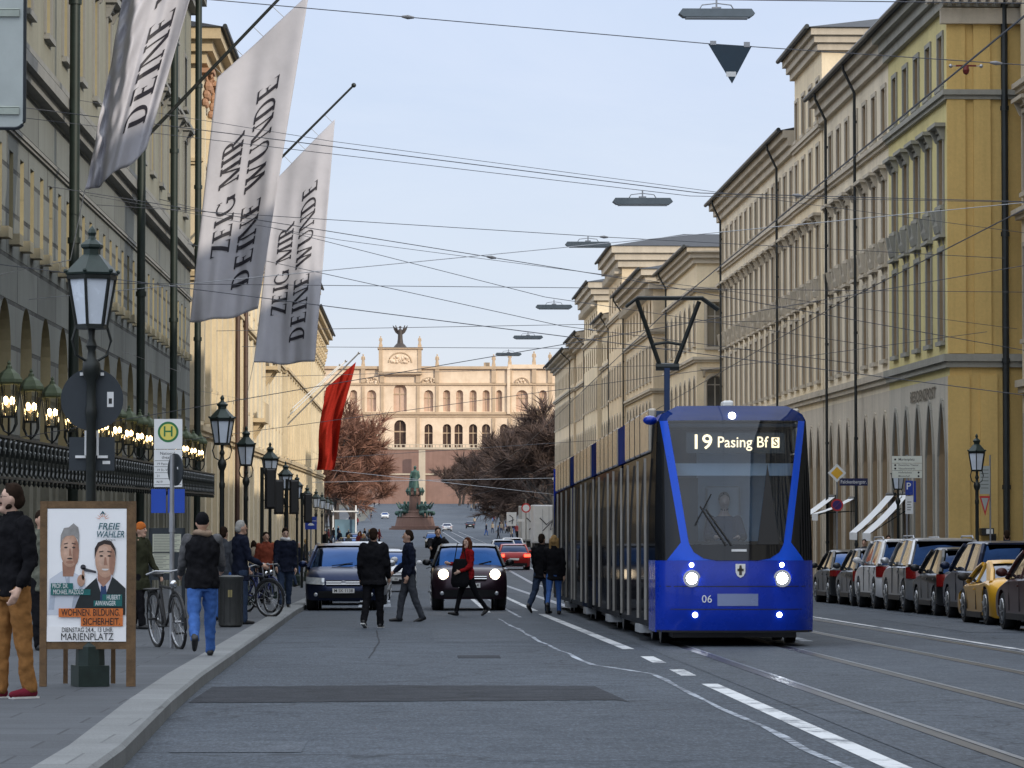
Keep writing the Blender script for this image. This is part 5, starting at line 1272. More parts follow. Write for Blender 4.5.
for i, (kind, px, y, p, fc, lab) in enumerate((
    ('hatch', 386, 158, SILV, 0, 'silver car following the white hatchback in the left lane'), ('van', 372, 178, NAVY, 0, 'navy van far behind in the left lane'), ('hatch', 503, 225, SILV, pi, 'silver car just ahead of the red saloon'),
    ('hatch', 512, 245, WHT, pi, 'white car two ahead of the red saloon'), ('sedan', 447, 610, WHT, pi, 'white car just right of the monument'), ('hatch', 349, 250, ANTH, 0, 'dark car at the far left kerb'), ('van', 357, 285, NAVY, 0, 'blue van at the far left kerb'),
    ('hatch', 434, 330, GRYP, 0, 'grey car in mid street below the monument'), ('sedan', 470, 700, ANTH, pi, 'dark car passing the monument on the right'), ('hatch', 385, 820, WHT, 0, 'white car on the rising road left of the monument'))):
    car(kind, lab, X_at(px, y), y, p, fc, front=fc == 0, rear=fc != 0, group=FG, name='car')
# box trucks behind the tram
def truck(label, x, y, boxm, w=2.4, h=3.9):
    t = thing('box_truck', label, 'truck', (x, y, ground(y)), 0, 'box trucks behind the tram')
    m = MB(); m.box(-w/2, w/2, 0, 6, .95, h); o = m.build('cargo_box', boxm, t); bevel(o, .06)
    m = MB(); m.box(-w/2+.1, w/2-.1, -.02, .0, 1.1, h-.12); d = m.build('rear_door', M('truck_door', (.60, .61, .60), .5, 0, .1, 2), t)
    m = MB(); m.box(-.02, .02, -.035, -.021, 1.1, h-.12); m.bar((-.5, -.03, 1.2), (-.5, -.03, h-.3), .03); m.bar((.5, -.03, 1.2), (.5, -.03, h-.3), .03); m.build('door_bar', STEEL, d)
    m = MB(); m.tube([(x_, -.03, z_) for x_, z_ in ((-.7, h-1.0), (-.2, h-1.5), (.3, h-1.1), (.1, h-1.9), (.7, h-1.6))], .045, 5); m.tube([(-.5, -.03, h-2.0), (.6, -.03, h-.9)], .035, 5); m.build('graffiti', M('graffiti', (.05, .05, .06), .6, 0, 0), d)
    m = MB(); m.box(-w/2+.05, w/2-.05, 6.1, 7.9, .5, 2.6); o = m.build('cab', WHT, t); bevel(o, .12, 3)
    m = MB(); m.box(-w/2+.1, w/2-.1, .3, 7.8, .6, .949); m.box(-w/2, w/2, -.1, .2, .45, .62); m.build('chassis', BLACKP, t)
    for yy in (1.5, 6.9):
        for s in (-1, 1): m = MB(); m.tube([(s*(w/2-.3), yy, .45), (s*(w/2-.02), yy, .45)], .45, 18); m.build('wheel', RUBBER, t)
    for s in (-1, 1): m = MB(); m.box(s*.85-.15, s*.85+.15, -.13, -.101, .48, .59); m.build('tail_light', TAIL, t)
    return t
truck('white box truck with black scrawl beside the tram tail', X_at(549, 262), 262, WHT); truck('grey box truck left of the white box truck', X_at(535, 285), 285, M('truck_grey', (.36, .37, .37), .5, 0, .1, 1))
# ---------------------------------------------------------------- people
def limb(p, a, L, side=0.0):
    """a: swing angle forward (deg) from hanging straight down; character faces -Y"""
    a = radians(a); s = radians(side)
    return p+Vector((sin(s), -sin(a)*cos(s), -cos(a)*cos(s)))*L
JEANS = fabric('blue_jeans', (.05, .12, .34)); JEAND = fabric('dark_jeans', (.03, .045, .08)); BLKC = fabric('black_cloth', (.010, .010, .012), .3); NAVC = fabric('navy_cloth', (.012, .015, .028), .3)
GRYC = fabric('grey_trousers', (.055, .06, .07)); BRNC = fabric('brown_trousers', (.27, .13, .045)); OLIV = fabric('olive_coat', (.035, .037, .022)); REDC = fabric('red_jacket', (.24, .012, .014)); WHTC = fabric('white_cloth', (.6, .6, .6), .08)
TAN = fabric('tan_scarf', (.26, .19, .14)); ORAN = fabric('orange_knit', (.45, .13, .03)); MARC = fabric('maroon_shoe', (.16, .02, .035)); SHOE = M('black_shoe', (.012, .012, .013), .5, 0, .2, 12); SOLE = M('white_sole', (.6, .6, .58), .6, 0, .1, 9)
HDARK = fabric('dark_brown_hair', (.022, .014, .010), .4); HGREY = fabric('grey_hair', (.33, .32, .30), .2); HBLOND = fabric('blond_hair', (.30, .19, .08), .3); HAUB = fabric('auburn_hair', (.08, .028, .014), .3); CHEQ = fabric('grey_green_tweed', (.12, .125, .10), .5)
PCOUNT = [0]
def person(label, X, Y, rz, H=1.76, jacket=BLKC, trousers=JEAND, shoes=SHOE, hair=HDARK, hairstyle='short', legs=(14, 8, -14, 12), arms=(-10, 20, 8, 12, 22, 8), hem=.47, lean=0, turn=0, pave=True, vox=.016, hat=None, scarf=None, sleeves=None, fem=False, group=None, skin=SKIN, soles=None, bag=None, eyes=True, beard=None, glasses=False, coatr=1.0, nod=0, seated=False):
    z = ground(Y)+(.13 if pave else 0)
    t = thing('person', label, 'person', (X, Y, z), radians(rz), group)
    f = H; hip = Vector((0, 0, .515*f)); ln = radians(lean)
    up = Vector((0, -sin(ln), cos(ln)))
    P = lambda h: hip+up*((h-.515)*f)
    w = .92 if fem else 1.0
    J = {}
    for s, k in ((-1, 0), (1, 2)):
        h_ = hip+Vector((s*.052*f, 0, -.01*f)); kn = limb(h_, legs[k], .235*f, s*1.5); an = limb(kn, legs[k]-legs[k+1], .235*f, s*.5); J[s] = [h_, kn, an, legs[k]-legs[k+1]]
    low = min(J[s][2].z for s in (-1, 1))-.042*f
    A = {}
    for s, k in ((-1, 0), (1, 3)):
        sh = P(.808)+Vector((s*.106*f*w, 0, 0)); el = limb(sh, arms[k]+lean, .172*f, s*arms[k+2]); wr = limb(el, arms[k]+arms[k+1]+lean, .148*f, s*(arms[k+2]*.3-(arms[k+1]*.12 if arms[k+1] > 50 else 0))); A[s] = [sh, el, wr]
    nk = P(.845); R = Matrix.Rotation(radians(turn), 3, 'Z') @ Matrix.Rotation(radians(nod), 3, 'X'); hc = P(.932)+Vector((0, -.012*f, 0))
    hd = lambda x, y, z_: hc+R @ Vector((x*f, y*f, z_*f))
    # one continuous body
    b = MB()
    def torso(m, k, z0=.47, neck=True):
        rl = [(P(z0), .088*f*k, .064*f*k), (P(.53), .092*f*k*(1.03 if fem else 1), .066*f*k), (P(.62), .080*f*k*(.93 if fem else 1), .056*f*k), (P(.72), .092*f*k*w, .064*f*k), (P(.785), .100*f*k*w, .058*f*k), (P(.822), .078*f*k*w, .046*f*k), (P(.85), .042*f*k, .036*f*k)]
        m.rings(rl, 18)
    torso(b, 1.0); b.capsule(nk-up*.02*f, hc-up*.045*f, .033*f, .030*f)
    b.ball(hc, .052*f, 16, sx=.80, sy=.98, sz=1.2); b.capsule(hd(0, -.02, -.035), hd(0, -.034, -.05), .030*f, .022*f)
    b.capsule(hd(0, -.050, .008), hd(0, -.060, -.012), .0065*f, .0095*f)
    for s in (-1, 1):
        b.ball(hd(s*.043, .006, -.004), .014*f, 8, sx=.45, sz=1.3)
        h_, kn, an, fa = J[s]
        lw = .82 if fem else .95; b.capsule(h_, kn, .050*f*lw, .034*f*lw); b.capsule(kn, an, .033*f*lw, .021*f*lw)
        pit = radians(38) if fa < -30 else radians(18) if fa < -14 else radians(-10) if fa > 10 else 0
        fd = Vector((0, -cos(pit), -sin(pit))); dn = Vector((0, sin(pit), -cos(pit))); hl = an+dn*.020*f-fd*.012*f
        b.capsule(hl, hl+fd*.10*f+dn*.006*f, .018*f, .012*f); b.capsule(an, hl, .020*f, .018*f)
        sh, el, wr = A[s]; b.capsule(sh-Vector((s*.01*f, 0, .004*f)), el, .024*f, .022*f); b.capsule(el, wr, .022*f, .015*f)
        d = (wr-el).normalized(); sd = Vector((s, 0, 0))-d*d.x*s; sd = sd.normalized() if sd.length > .1 else Vector((0, 1, 0)); fw = d.cross(sd)*s
        if fw.y > 0: fw = -fw
        pm = wr+d*.040*f; b.capsule(wr, pm, .016*f, .019*f)
        for q in range(4):
            o = fw*(.0165-.011*q)*f; a0 = pm+o+d*.006*f; L = (.040, .046, .043, .034)[q]*f; m1 = a0+d*L*.55-sd*s*s*.004*f; b.capsule(a0, m1, .0062*f, .0056*f, 7); b.capsule(m1, m1+(d*.85-sd*.5).normalized()*L*.5, .0056*f, .0048*f, 7)
        th = wr+d*.016*f+fw*.014*f; b.capsule(th, th+(d*.7+fw*.7).normalized()*.030*f, .0075*f, .0062*f, 7); 
    o = b.build('body', skin, t); o.location.z = -low; remesh(o, min(vox, .013), 2, .4)
    kids = []
    def kid(m, name, mat, v=None, it=3, fold=0.0):
        q = m.build(name, mat, t); q.location.z = -low
        if v: remesh(q, v, it, .5, fold)
        return q
    j = MB(); kk = 1.17*coatr
    if hem < .46:
        j.rings([(P(hem)-Vector((0, 0, 0)), .100*f*kk, .082*f*kk), (P(.47), .094*f*kk, .074*f*kk)], 18)
    torso(j, kk, min(hem, .47) if hem >= .46 else .46)
    if not sleeves:
        for s in (-1, 1): j.capsule(A[s][0]+Vector((-s*.006*f, 0, .0)), A[s][1], .044*f*coatr, .036*f*coatr); j.capsule(A[s][1], A[s][1].lerp(A[s][2], .93), .034*f*coatr, .025*f*coatr)
    j.rings([(P(.845), .05*f, .046*f), (P(.872), .045*f, .043*f)], 12)
    kid(j, 'jacket', jacket, vox, 2, .05*f/1.75)
    if sleeves:
        q = MB()
        for s in (-1, 1): q.capsule(A[s][0]+Vector((-s*.006*f, 0, 0)), A[s][1], .046*f, .037*f); q.capsule(A[s][1], A[s][1].lerp(A[s][2], .93), .035*f, .026*f)
        kid(q, 'sleeve', sleeves, vox, 2, .035)
    q = MB(); q.rings([(P(.455), .088*f, .072*f), (P(.50), .096*f, .076*f), (P(.56), .090*f, .070*f)], 16)
    tk = .80 if fem else 1.0
    for s in (-1, 1):
        h_, kn, an, fa = J[s]; q.capsule(h_, kn, .060*f*(.93 if fem else 1), .043*f*tk); q.capsule(kn, kn.lerp(an, .5), .043*f*tk, .038*f*tk); q.capsule(kn.lerp(an, .5), kn.lerp(an, .99), .038*f*tk, (.036 if not fem else .030)*f)
    kid(q, 'trousers', trousers, vox, 2, .012 if fem else .04)
    for s in (-1, 1):
        an, fa = J[s][2], J[s][3]; ft = radians(max(-42, min(30, -fa if fa < -8 else fa*.3)))
        # trailing foot: heel lifted (toe down); leading foot: toe slightly up
        pit = radians(38) if fa < -30 else radians(18) if fa < -14 else radians(-10) if fa > 10 else 0
        fd = Vector((0, -cos(pit), -sin(pit))); dn = Vector((0, sin(pit), -cos(pit)))
        q = MB(); hl = an+dn*.020*f-fd*.018*f; q.capsule(hl, hl+fd*.055*f+dn*.002*f, .025*f, .024*f); q.capsule(hl+fd*.05*f, hl+fd*.115*f+dn*.006*f, .024*f, .017*f); q.capsule(an+Vector((0, 0, .012*f)), hl, .027*f, .025*f)
        sh_ = kid(q, 'shoe', shoes, min(vox, .012), 2)
        if soles:
            q = MB(); M_ = Matrix((Vector((1, 0, 0)), -fd, -dn)).transposed(); q.cbox(hl+fd*.048*f+dn*.023*f, .042*f, .145*f, .012*f, M_); so = q.build('sole', soles, sh_)
    if hat:
        q = MB(); q.ball(hd(0, .006, .022), .056*f, 14, sx=.86, sy=1.0, sz=1.05); q.lathe([(.049*f, 0), (.052*f, .016*f)], hd(0, .004, .004), 14); kid(q, 'knit_hat', hat, .011)
    if hairstyle != 'none' and not hat:
        q = MB(); q.ball(hd(0, .012, .020), .0545*f, 14, sx=.84, sy=.94, sz=1.06); q.ball(hd(0, .026, -.008), .045*f, 12, sx=.86)
        for k in range(9): a = k*2.4; q.ball(hd(.026*cos(a), .010+.028*sin(a), .056+.004*(k % 3)-.006*abs(cos(a))), .012*f, 6)
        if hairstyle == 'long':
            for s in (-1, 0, 1): q.capsule(hd(s*.034, .022, .0), hd(s*.046, .030-.02*abs(s), -.13), .030*f, .022*f)
            for s in (-1, 1): q.capsule(hd(s*.044, -.004, .02), hd(s*.05, -.02, -.12), .018*f, .016*f)
        kid(q, 'hair', hair, .010, 1)
    if beard:
        q = MB(); q.capsule(hd(-.030, -.008, -.034), hd(0, -.028, -.046), .015*f, .015*f); q.capsule(hd(.030, -.008, -.034), hd(0, -.028, -.046), .015*f, .015*f); q.capsule(hd(-.014, -.046, -.022), hd(.014, -.046, -.022), .006*f, .006*f); kid(q, 'beard', beard, .009, 1)
    if glasses:
        q = MB()
        for s in (-1, 1):
            q.tube([hd(s*.020+.013*cos(a), -.0565, .010+.010*sin(a)) for a in [2*pi*i/12 for i in range(12)]], .0022, 5, closed=True); q.tube([hd(s*.034, -.054, .012), hd(s*.044, .004, .010)], .002, 5)
        q.tube([hd(-.007, -.057, .012), hd(.007, -.057, .012)], .002, 5); kid(q, 'glasses', BLACKP)
    if eyes:
        q = MB()
        for s in (-1, 1): q.ball(hd(s*.018, -.0475, .008), .0062*f, 7, sy=.6, sz=.7); q.capsule(hd(s*.010, -.050, .021), hd(s*.027, -.046, .021), .0030*f, .0024*f, 6)
        kid(q, 'eyes_and_brows', M('eye_dark', (.02, .014, .012), .3, 0, 0))
        q = MB(); q.capsule(hd(-.013, -.0475, -.030), hd(.013, -.0475, -.030), .0034*f, .0034*f, 6); kid(q, 'mouth', M('lip', (.30, .11, .09), .5, 0, 0))
    if scarf:
        q = MB(); q.tube([P(.86)+Vector((.050*f*cos(a), .050*f*sin(a), .008*f*sin(2*a))) for a in [2*pi*i/14 for i in range(14)]], .022*f, 8, closed=True); q.ball(P(.862), .048*f, 10, sz=.5); kid(q, 'scarf', scarf, .014)
    t['low'] = low
    del t['low']
    return t, A, low, hd, P
PAVE_G = 'people on the left pavement'
SM = dict(vox=.02)
# left pavement
pm, A, low, hd, P = person('man in glasses with a beard, black sweater and brown trousers at the left picture edge', -3.385, 29.0, -50, 1.80, BLKC, BRNC, MARC, HDARK, 'short', (5, 3, -5, 4), (14, 76, 10, -4, 34, 10), .47, 0, -32, True, .012, glasses=True, beard=HDARK, soles=SOLE, skin=SKINP)
wr = pm.matrix_world if False else None
cup = thing('coffee_cup', 'paper cup held by the bearded man in glasses', 'cup', (0, 0, 0))
q = Matrix.Rotation(radians(-52), 3, 'Z') @ (A[-1][2]+(A[-1][2]-A[-1][1]).normalized()*.1+Vector((0, -.02, .0))); cup.location = Vector((-3.385, 29, ground(29)+.13-low))+q+Vector((0, 0, -.05))
m = MB(); m.lathe([(.028, 0), (.038, .10)], (0, 0, 0), 14); m.build('cup_body', M('paper_cup', (.42, .33, .16), .6, 0, .1, 9), cup); m = MB(); m.lathe([(.040, .101), (.040, .115), (.034, .12)], (0, 0, 0), 14); m.build('lid', WHITE, cup)
person('man in a grey-green checked coat walking behind the election placard', -4.72, 43.5, 30, 1.78, CHEQ, BLKC, legs=(16, 6, -14, 10), hem=.42, vox=.018)
person('person in an orange knitted hat and long olive coat near the bus stop', -4.42, 55.5, 62, 1.72, OLIV, BLKC, hat=ORAN, hem=.36, legs=(10, 4, -10, 8), vox=.018)
person('man in a puffy black vest with white sleeves and blue jeans walking away', -2.50, 40.7, 186, 1.70, fabric('quilted_black', (.011, .011, .013), .5), JEANS, hat=BLKC, scarf=TAN, sleeves=fabric('cream_sleeve', (.10, .10, .105), .5), legs=(10, 4, -20, 30), arms=(22, 48, 10, 18, 42, 10), hem=.47, coatr=1.16, vox=.014, eyes=False)
person('grey haired man in a long dark navy coat standing by the litter bin', -2.98, 59.2, 118, 1.78, NAVC, JEAND, hair=HGREY, legs=(3, 2, -4, 3), arms=(12, 50, 8, 6, 40, 8), hem=.42, vox=.017)
person('dark haired person half hidden behind the grey haired man', -3.45, 62.5, 160, 1.70, GRYC, JEANS, legs=(6, 3, -6, 4), hem=.45, vox=.02)
person('man in a dark suit and white shirt coming towards us beside the bicycles', -2.88, 77.5, 12, 1.80, NAVC, JEAND, legs=(12, 6, -10, 8), arms=(8, 22, 6, -6, 20, 6), hem=.45, scarf=WHTC, nod=14, vox=.018, skin=SKINP)
person('person in a rust coloured jacket behind the parked bicycles', -3.6, 84, 20, 1.74, fabric('rust_cloth', (.20, .05, .03)), BLKC, legs=(8, 4, -8, 6), vox=.02)
# crossing the road
person('man in a black hooded coat and white soled trainers crossing with his back to us', -.70, 62.2, 168, 1.80, BLKC, BLKC, soles=SOLE, legs=(8, 4, -14, 16), arms=(4, 22, 9, -4, 24, 9), hem=.43, coatr=1.2, pave=False, vox=.015, eyes=False)
person('man in a navy jacket and grey jeans crossing, seen in profile', -.06, 67.8, -80, 1.82, NAVC, GRYC, legs=(15, 6, -12, 10), arms=(10, 40, 6, -8, 30, 6), hem=.47, pave=False, vox=.015)
person('long haired woman in a red jacket and black tights crossing before the lit car', 1.22, 74.2, -66, 1.72, REDC, BLKC, hair=HAUB, hairstyle='long', legs=(20, 6, -22, 16), arms=(20, 80, 8, 6, 60, 8), hem=.47, fem=True, pave=False, vox=.014, turn=30, skin=SKINP)
t = thing('shoulder_bag', 'large black bag in front of the woman in the red jacket', 'bag', (1.05, 74.02, ground(74.2)+.62)); m = MB(); m.rings([((0, 0, 0), .17, .07), ((0, 0, .1), .21, .10), ((0, 0, .5), .17, .08), ((0, 0, .62), .13, .06)], 14); o = m.build('bag', BLKC, t); remesh(o, .02, 3); m = MB(); m.tube([(-.12, 0, .6), (-.06, .1, .95), (.08, .16, .95), (.12, 0, .6)], .012, 6); m.build('strap', BLKC, t)
person('person in a black coat and jeans right beside the tram', 2.92, 76.6, 150, 1.78, BLKC, JEAND, legs=(8, 4, -18, 22), hem=.44, pave=False, vox=.017, hair=HDARK, eyes=False)
person('blond person in a black coat hugging the tram side', 3.15, 75.4, 172, 1.74, BLKC, JEANS, hair=HBLOND, hairstyle='long', legs=(6, 4, -20, 26), hem=.43, pave=False, vox=.017, eyes=False, fem=True)
# right pavement
person('person in a dark coat walking away in front of the yellow wall', 14.75, 84, 175, 1.78, NAVC, JEAND, legs=(8, 4, -10, 10), hem=.42, vox=.02, eyes=False)
person('dark haired person in a white collar behind the white SUV', 14.6, 104, 5, 1.76, BLKC, JEAND, scarf=WHTC, legs=(8, 4, -8, 6), vox=.022)
person('person in a reddish coat under the parking sign', 15.1, 103, 30, 1.70, fabric('brick_cloth', (.16, .05, .04)), BLKC, legs=(8, 4, -8, 6), vox=.022)
person('short haired person left of the white collared one on the right pavement', 14.4, 108, -20, 1.66, GRYC, BLKC, legs=(8, 4, -8, 6), vox=.022)
# the cyclist between the crossing men and the lit car
cyc, A, low, hd, P = person('cyclist in dark clothes riding towards us behind the crossing men', .62, 86, 8, 1.76, BLKC, JEAND, legs=(62, 80, 38, 70), arms=(48, 12, 10, 48, 12, 10), lean=18, pave=False, vox=.02)
cyc.location.z += .42
def bicycle(label, x, y, rz, pave=True, tilt=0.0, colour=BLACKP, first=[None], group='bicycles'):
    z = ground(y)+(.13 if pave else 0)
    t = thing('bicycle', label, 'bicycle', (x, y, z), rz, group); t.rotation_euler.x = tilt
    R = .35; wx = .52
    for s in (-1, 1):
        w = MB(); w.tube([(s*wx+R*cos(a), 0, R+R*sin(a)) for a in [2*pi*i/28 for i in range(28)]], .022, 7, closed=True); wo = w.build('wheel', RUBBER, t)
        r = MB(); r.tube([(s*wx+(R-.03)*cos(a), 0, R+(R-.03)*sin(a)) for a in [2*pi*i/28 for i in range(28)]], .010, 5, closed=True)
        for k in range(14): a = 2*pi*k/14; r.bar((s*wx, .015*(-1)**k, R), (s*wx+(R-.03)*cos(a), 0, R+(R-.03)*sin(a)), .004)
        r.tube([(s*wx, -.04, R), (s*wx, .04, R)], .02, 8); r.build('rim', STEEL, wo)
        g = MB(); g.tube([(s*wx+(R+.04)*cos(a), 0, R+(R+.04)*sin(a)) for a in [pi*.05+pi*.9*i/10 for i in range(11)]], .018, 5); g.build('mudguard', colour, t)
    m = MB(); bb = (-.05, 0, .28); st = (-.18, 0, .80); hd_ = (.38, 0, .78); hb = (.42, 0, .62)
    for a, b in ((bb, st), (bb, hb), (st, hd_), ((-wx, 0, R), bb), ((-wx, 0, R), (-.165, 0, .74)), (hb, hd_)): m.tube([a, b], .018, 7)
    for s in (-1, 1): m.tube([hb, (.46, s*.045, .5), (wx, s*.045, R)], .012, 6)
    m.build('frame', colour, t)
    m = MB(); m.tube([hd_, (.36, 0, 1.0)], .014, 6); m.tube([(.24, -.29, .98), (.34, -.2, 1.02), (.38, 0, 1.0), (.34, .2, 1.02), (.24, .29, .98)], .013, 6); m.build('handlebar', STEEL, t)
    m = MB(); m.tube([st, (-.21, 0, .92)], .013, 6); m.rings([((-.24, 0, .92), .13, .05), ((-.25, 0, .96), .14, .08), ((-.26, 0, .985), .10, .06)], 12); m.build('saddle', BLACKP, t)
    m = MB(); m.tube([(-.05, -.09, .28), (-.05, .09, .28)], .012, 6); m.bar((-.05, .09, .28), (.08, .1, .18), .02); m.bar((-.05, -.09, .28), (-.18, -.1, .38), .02); m.box(.04, .13, .09, .19, .165, .19); m.box(-.22, -.13, -.19, -.09, .37, .395); m.lathe([(.09, -.006), (.09, .006)], (-.05, 0, .28), 16); m.build('pedals', BLACKP, t)
    m = MB(); m.ball((.45, 0, .84), .05, 10, sx=.8); m.build('bicycle_lamp', CHROME, t, smooth=True)
    m = MB(); m.box(-.78, -.34, -.07, .07, .745, .76); m.bar((-.6, .06, .75), (-wx, .05, R), .012); m.bar((-.6, -.06, .75), (-wx, -.05, R), .012); m.build('luggage_rack', colour, t)
    return t
bicycle('black bicycle leaning on the pole with the dark round sign', -3.16, 44.4, radians(-70), True, .08)
bicycle('bicycle with pale wheel rims behind the litter bin', -3.15, 66.5, radians(-38), True, .06, GRYC)
bicycle('dark blue bicycle near the kerb behind the man in the navy coat', -3.2, 71.5, radians(-60), True, -.05, M('bike_blue', (.02, .03, .12), .4, .2, .1))
bicycle('bicycle ridden by the cyclist', .62, 86, radians(-82), False, 0)
t = thing('child_seat', 'white and red child seat on the rack of a bicycle by the kerb', 'child seat', (-3.50, 66.75, ground(66.5)+.13+.76)); m = MB(); m.rings([((0, 0, 0), .10, .10), ((0, 0, .12), .15, .15), ((0, 0, .26), .15, .14)], 14); m.build('red_shell', M('seat_red', (.4, .02, .02), .4, 0, .1), t, smooth=True); m = MB(); m.rings([((0, 0, .262), .15, .14), ((0, 0, .34), .13, .12), ((0, 0, .39), .07, .06)], 14); m.build('white_top', WHITE, t, smooth=True)
# far pedestrians: four shared figures copied along both pavements
far = []
for k, (jk, tr, hr, st) in enumerate(((BLKC, JEAND, HDARK, 'short'), (GRYC, BLKC, HBLOND, 'long'), (NAVC, JEANS, HGREY, 'short'), (fabric('wine_cloth', (.13, .03, .035)), BLKC, HAUB, 'long'), (fabric('beige_coat', (.30, .25, .19)), JEAND, HDARK, 'long'))):
    far.append(person('small figure far away on the pavement', 10.4+.9*k, 330+6*k, 40*k, 1.74, jk, tr, hair=hr, hairstyle=st, legs=(14, 6, -12, 8), hem=(.47, .42)[k % 2], vox=.035, eyes=False, group='small figures far down the street')[0])
rnd = random.Random(11)
spots = []
for i in range(64): y = rnd.uniform(250, 620); spots.append((rnd.uniform(11.5, 15.3) if y < 372 else rnd.uniform(10.5, 24), y))
for i in range(26): y = rnd.uniform(120, 430); spots.append((rnd.uniform(-6.8, -3.1) if y < 345 else rnd.uniform(-13, -8), y))
for i in range(22): y = rnd.uniform(680, 1000); spots.append((rnd.uniform(12, 22) if i % 3 else rnd.uniform(-14, -9), y))
for i, (x, y) in enumerate(spots):
    c = dup(far[i % 5], None, None, (x, y, ground(y)+(.13 if x > 12.8 or x < -2.9 else 0)), rnd.uniform(0, 6.28))
    c.scale = (rnd.uniform(.93, 1.05),)*3
# ---------------------------------------------------------------- street furniture, signs, flags, wires
LANTERN = [None]
def lamp_mesh(root, H=4.42):
    m = MB(); m.box(-.15, .15, -.15, .15, 0, .2); m.lathe([(.14, .2), (.135, .38), (.105, .44), (.11, .48)], (0, 0, 0), 8, pi/8); m.build('lamp_base', IRONG, root)
    m = MB(); m.lathe([(.085, .48), (.06, .9), (.05, 1.0), (.046, 2.55), (.058, 2.6), (.058, 2.66), (.046, 2.7), (.046, 2.92), (.075, 2.98), (.09, 3.04), (.085, 3.1), (.045, 3.15), (.035, 3.22), (.055, 3.27), (.03, 3.34), (.035, 3.43)], (0, 0, 0), 14); m.build('post', IRON, root, smooth=True, auto=40)
    m = MB()
    for s in (-1, 1): m.tube([(s*.05, 0, 3.12), (s*.15, 0, 3.18), (s*.19, 0, 3.32), (s*.15, 0, 3.46)], .014, 6)
    m.build('scroll_arm', IRON, root)
    lt = MB(); lt.lathe([(.145, 3.47), (.225, 3.92)], (0, 0, 0), 6, 0); g = lt.build('lamp_glass', LAMPGL, root)
    fr = MB(); 
    for k in range(6):
        a = pi/3*k; fr.bar((.15*cos(a), .15*sin(a), 3.46), (.232*cos(a), .232*sin(a), 3.93), .024)
    fr.lathe([(.16, 3.43), (.16, 3.475)], (0, 0, 0), 6); fr.lathe([(.245, 3.905), (.25, 3.945), (.235, 3.95)], (0, 0, 0), 6); fr.build('lantern_frame', IRON, root)
    rf = MB(); rf.lathe([(.255, 3.95), (.262, 3.97), (.10, 4.14), (.085, 4.15), (.085, 4.20), (.11, 4.22), (.11, 4.245), (.07, 4.28), (.04, 4.30), (.03, 4.33), (.045, 4.36), (.03, 4.395), (.001, 4.43)], (0, 0, 0), 6)
    for k in range(6): a = pi/3*k; rf.ball((.258*cos(a), .258*sin(a), 3.985), .022, 6)
    rf.build('lamp_roof', IRONG, root)
x0 = gp(90, 686, .13)
lampA = thing('street_lamp', 'old iron street lamp in the foreground behind the election placard', 'street lamp', (x0.x, x0.y, ground(x0.y)+.13), .35); lamp_mesh(lampA); lampA.scale = (.97, .97, .962)
row = [(222, 65.3), (246, 81), (270, 93), (285.5, 112), (297, 130), (307, 150), (316, 172), (322, 195), (327, 220), (331, 250)]
for i, (px, y) in enumerate(row):
    dup(lampA, None, 'green roofed iron street lamp along the left kerb, %s from the front' % ords[i], (X_at(px, y), y, ground(y)+.13), .2+i*.3, 'lamps along the left kerb')
dup(lampA, None, 'iron street lamp in front of the yellow end wall on the right', (X_at(977, 86), 86, ground(86)+.13), .3)
dup(lampA, None, 'iron street lamp whose tip shows over the direction board', (X_at(898, 111), 111, ground(111)+.13), .5)
for i, (px, y) in enumerate(((557, 300), (565, 270))): dup(lampA, None, 'iron street lamp at the far right kerb, partly behind the tram' if not i else 'iron street lamp at the right kerb hidden behind the tram', (14.2, y, ground(y)+.13), .5)

# round and oblong sign backs on the foreground lamp
t = thing('round_sign', 'dark back of a round traffic sign clamped to the foreground lamp', 'traffic sign', (x0.x, x0.y+.07, ground(x0.y)+2.78)); m = MB(); m.tube([(0, .0, 0), (0, .012, 0)], .29, 40); m.build('plate', GREYB, t); m = MB()
m.box(-.11, -.08, -.03, -.001, .22, .25); m.box(.08, .11, -.03, -.001, .22, .25); m.build('clamp', WHITE, t); m = MB(); m.box(.14, .20, -.004, -.001, -.07, .07); m.build('sticker', WHITE, t); m = MB(); m.box(.155, .185, -.007, -.0045, -.04, .01); m.build('sticker_print', BLACKP, t)
t = thing('oblong_sign', 'dark back of an oblong supplementary sign under the round one', 'traffic sign', (x0.x, x0.y+.07, ground(x0.y)+2.28)); m = MB(); m.box(-.21, .21, 0, .012, -.16, .15); m.build('plate', GREYB, t); m = MB()
for s in (-1, 1): m.box(s*.055-.01, s*.055+.01, -.03, -.001, -.02, .21); m.box(min(s*.055, s*.15), max(s*.055, s*.15), -.028, -.002, -.045, -.021)
m.build('clamp', WHITE, t); m = MB(); m.box(.10, .17, -.004, -.001, -.10, -.07); m.build('sticker', WHITE, t)
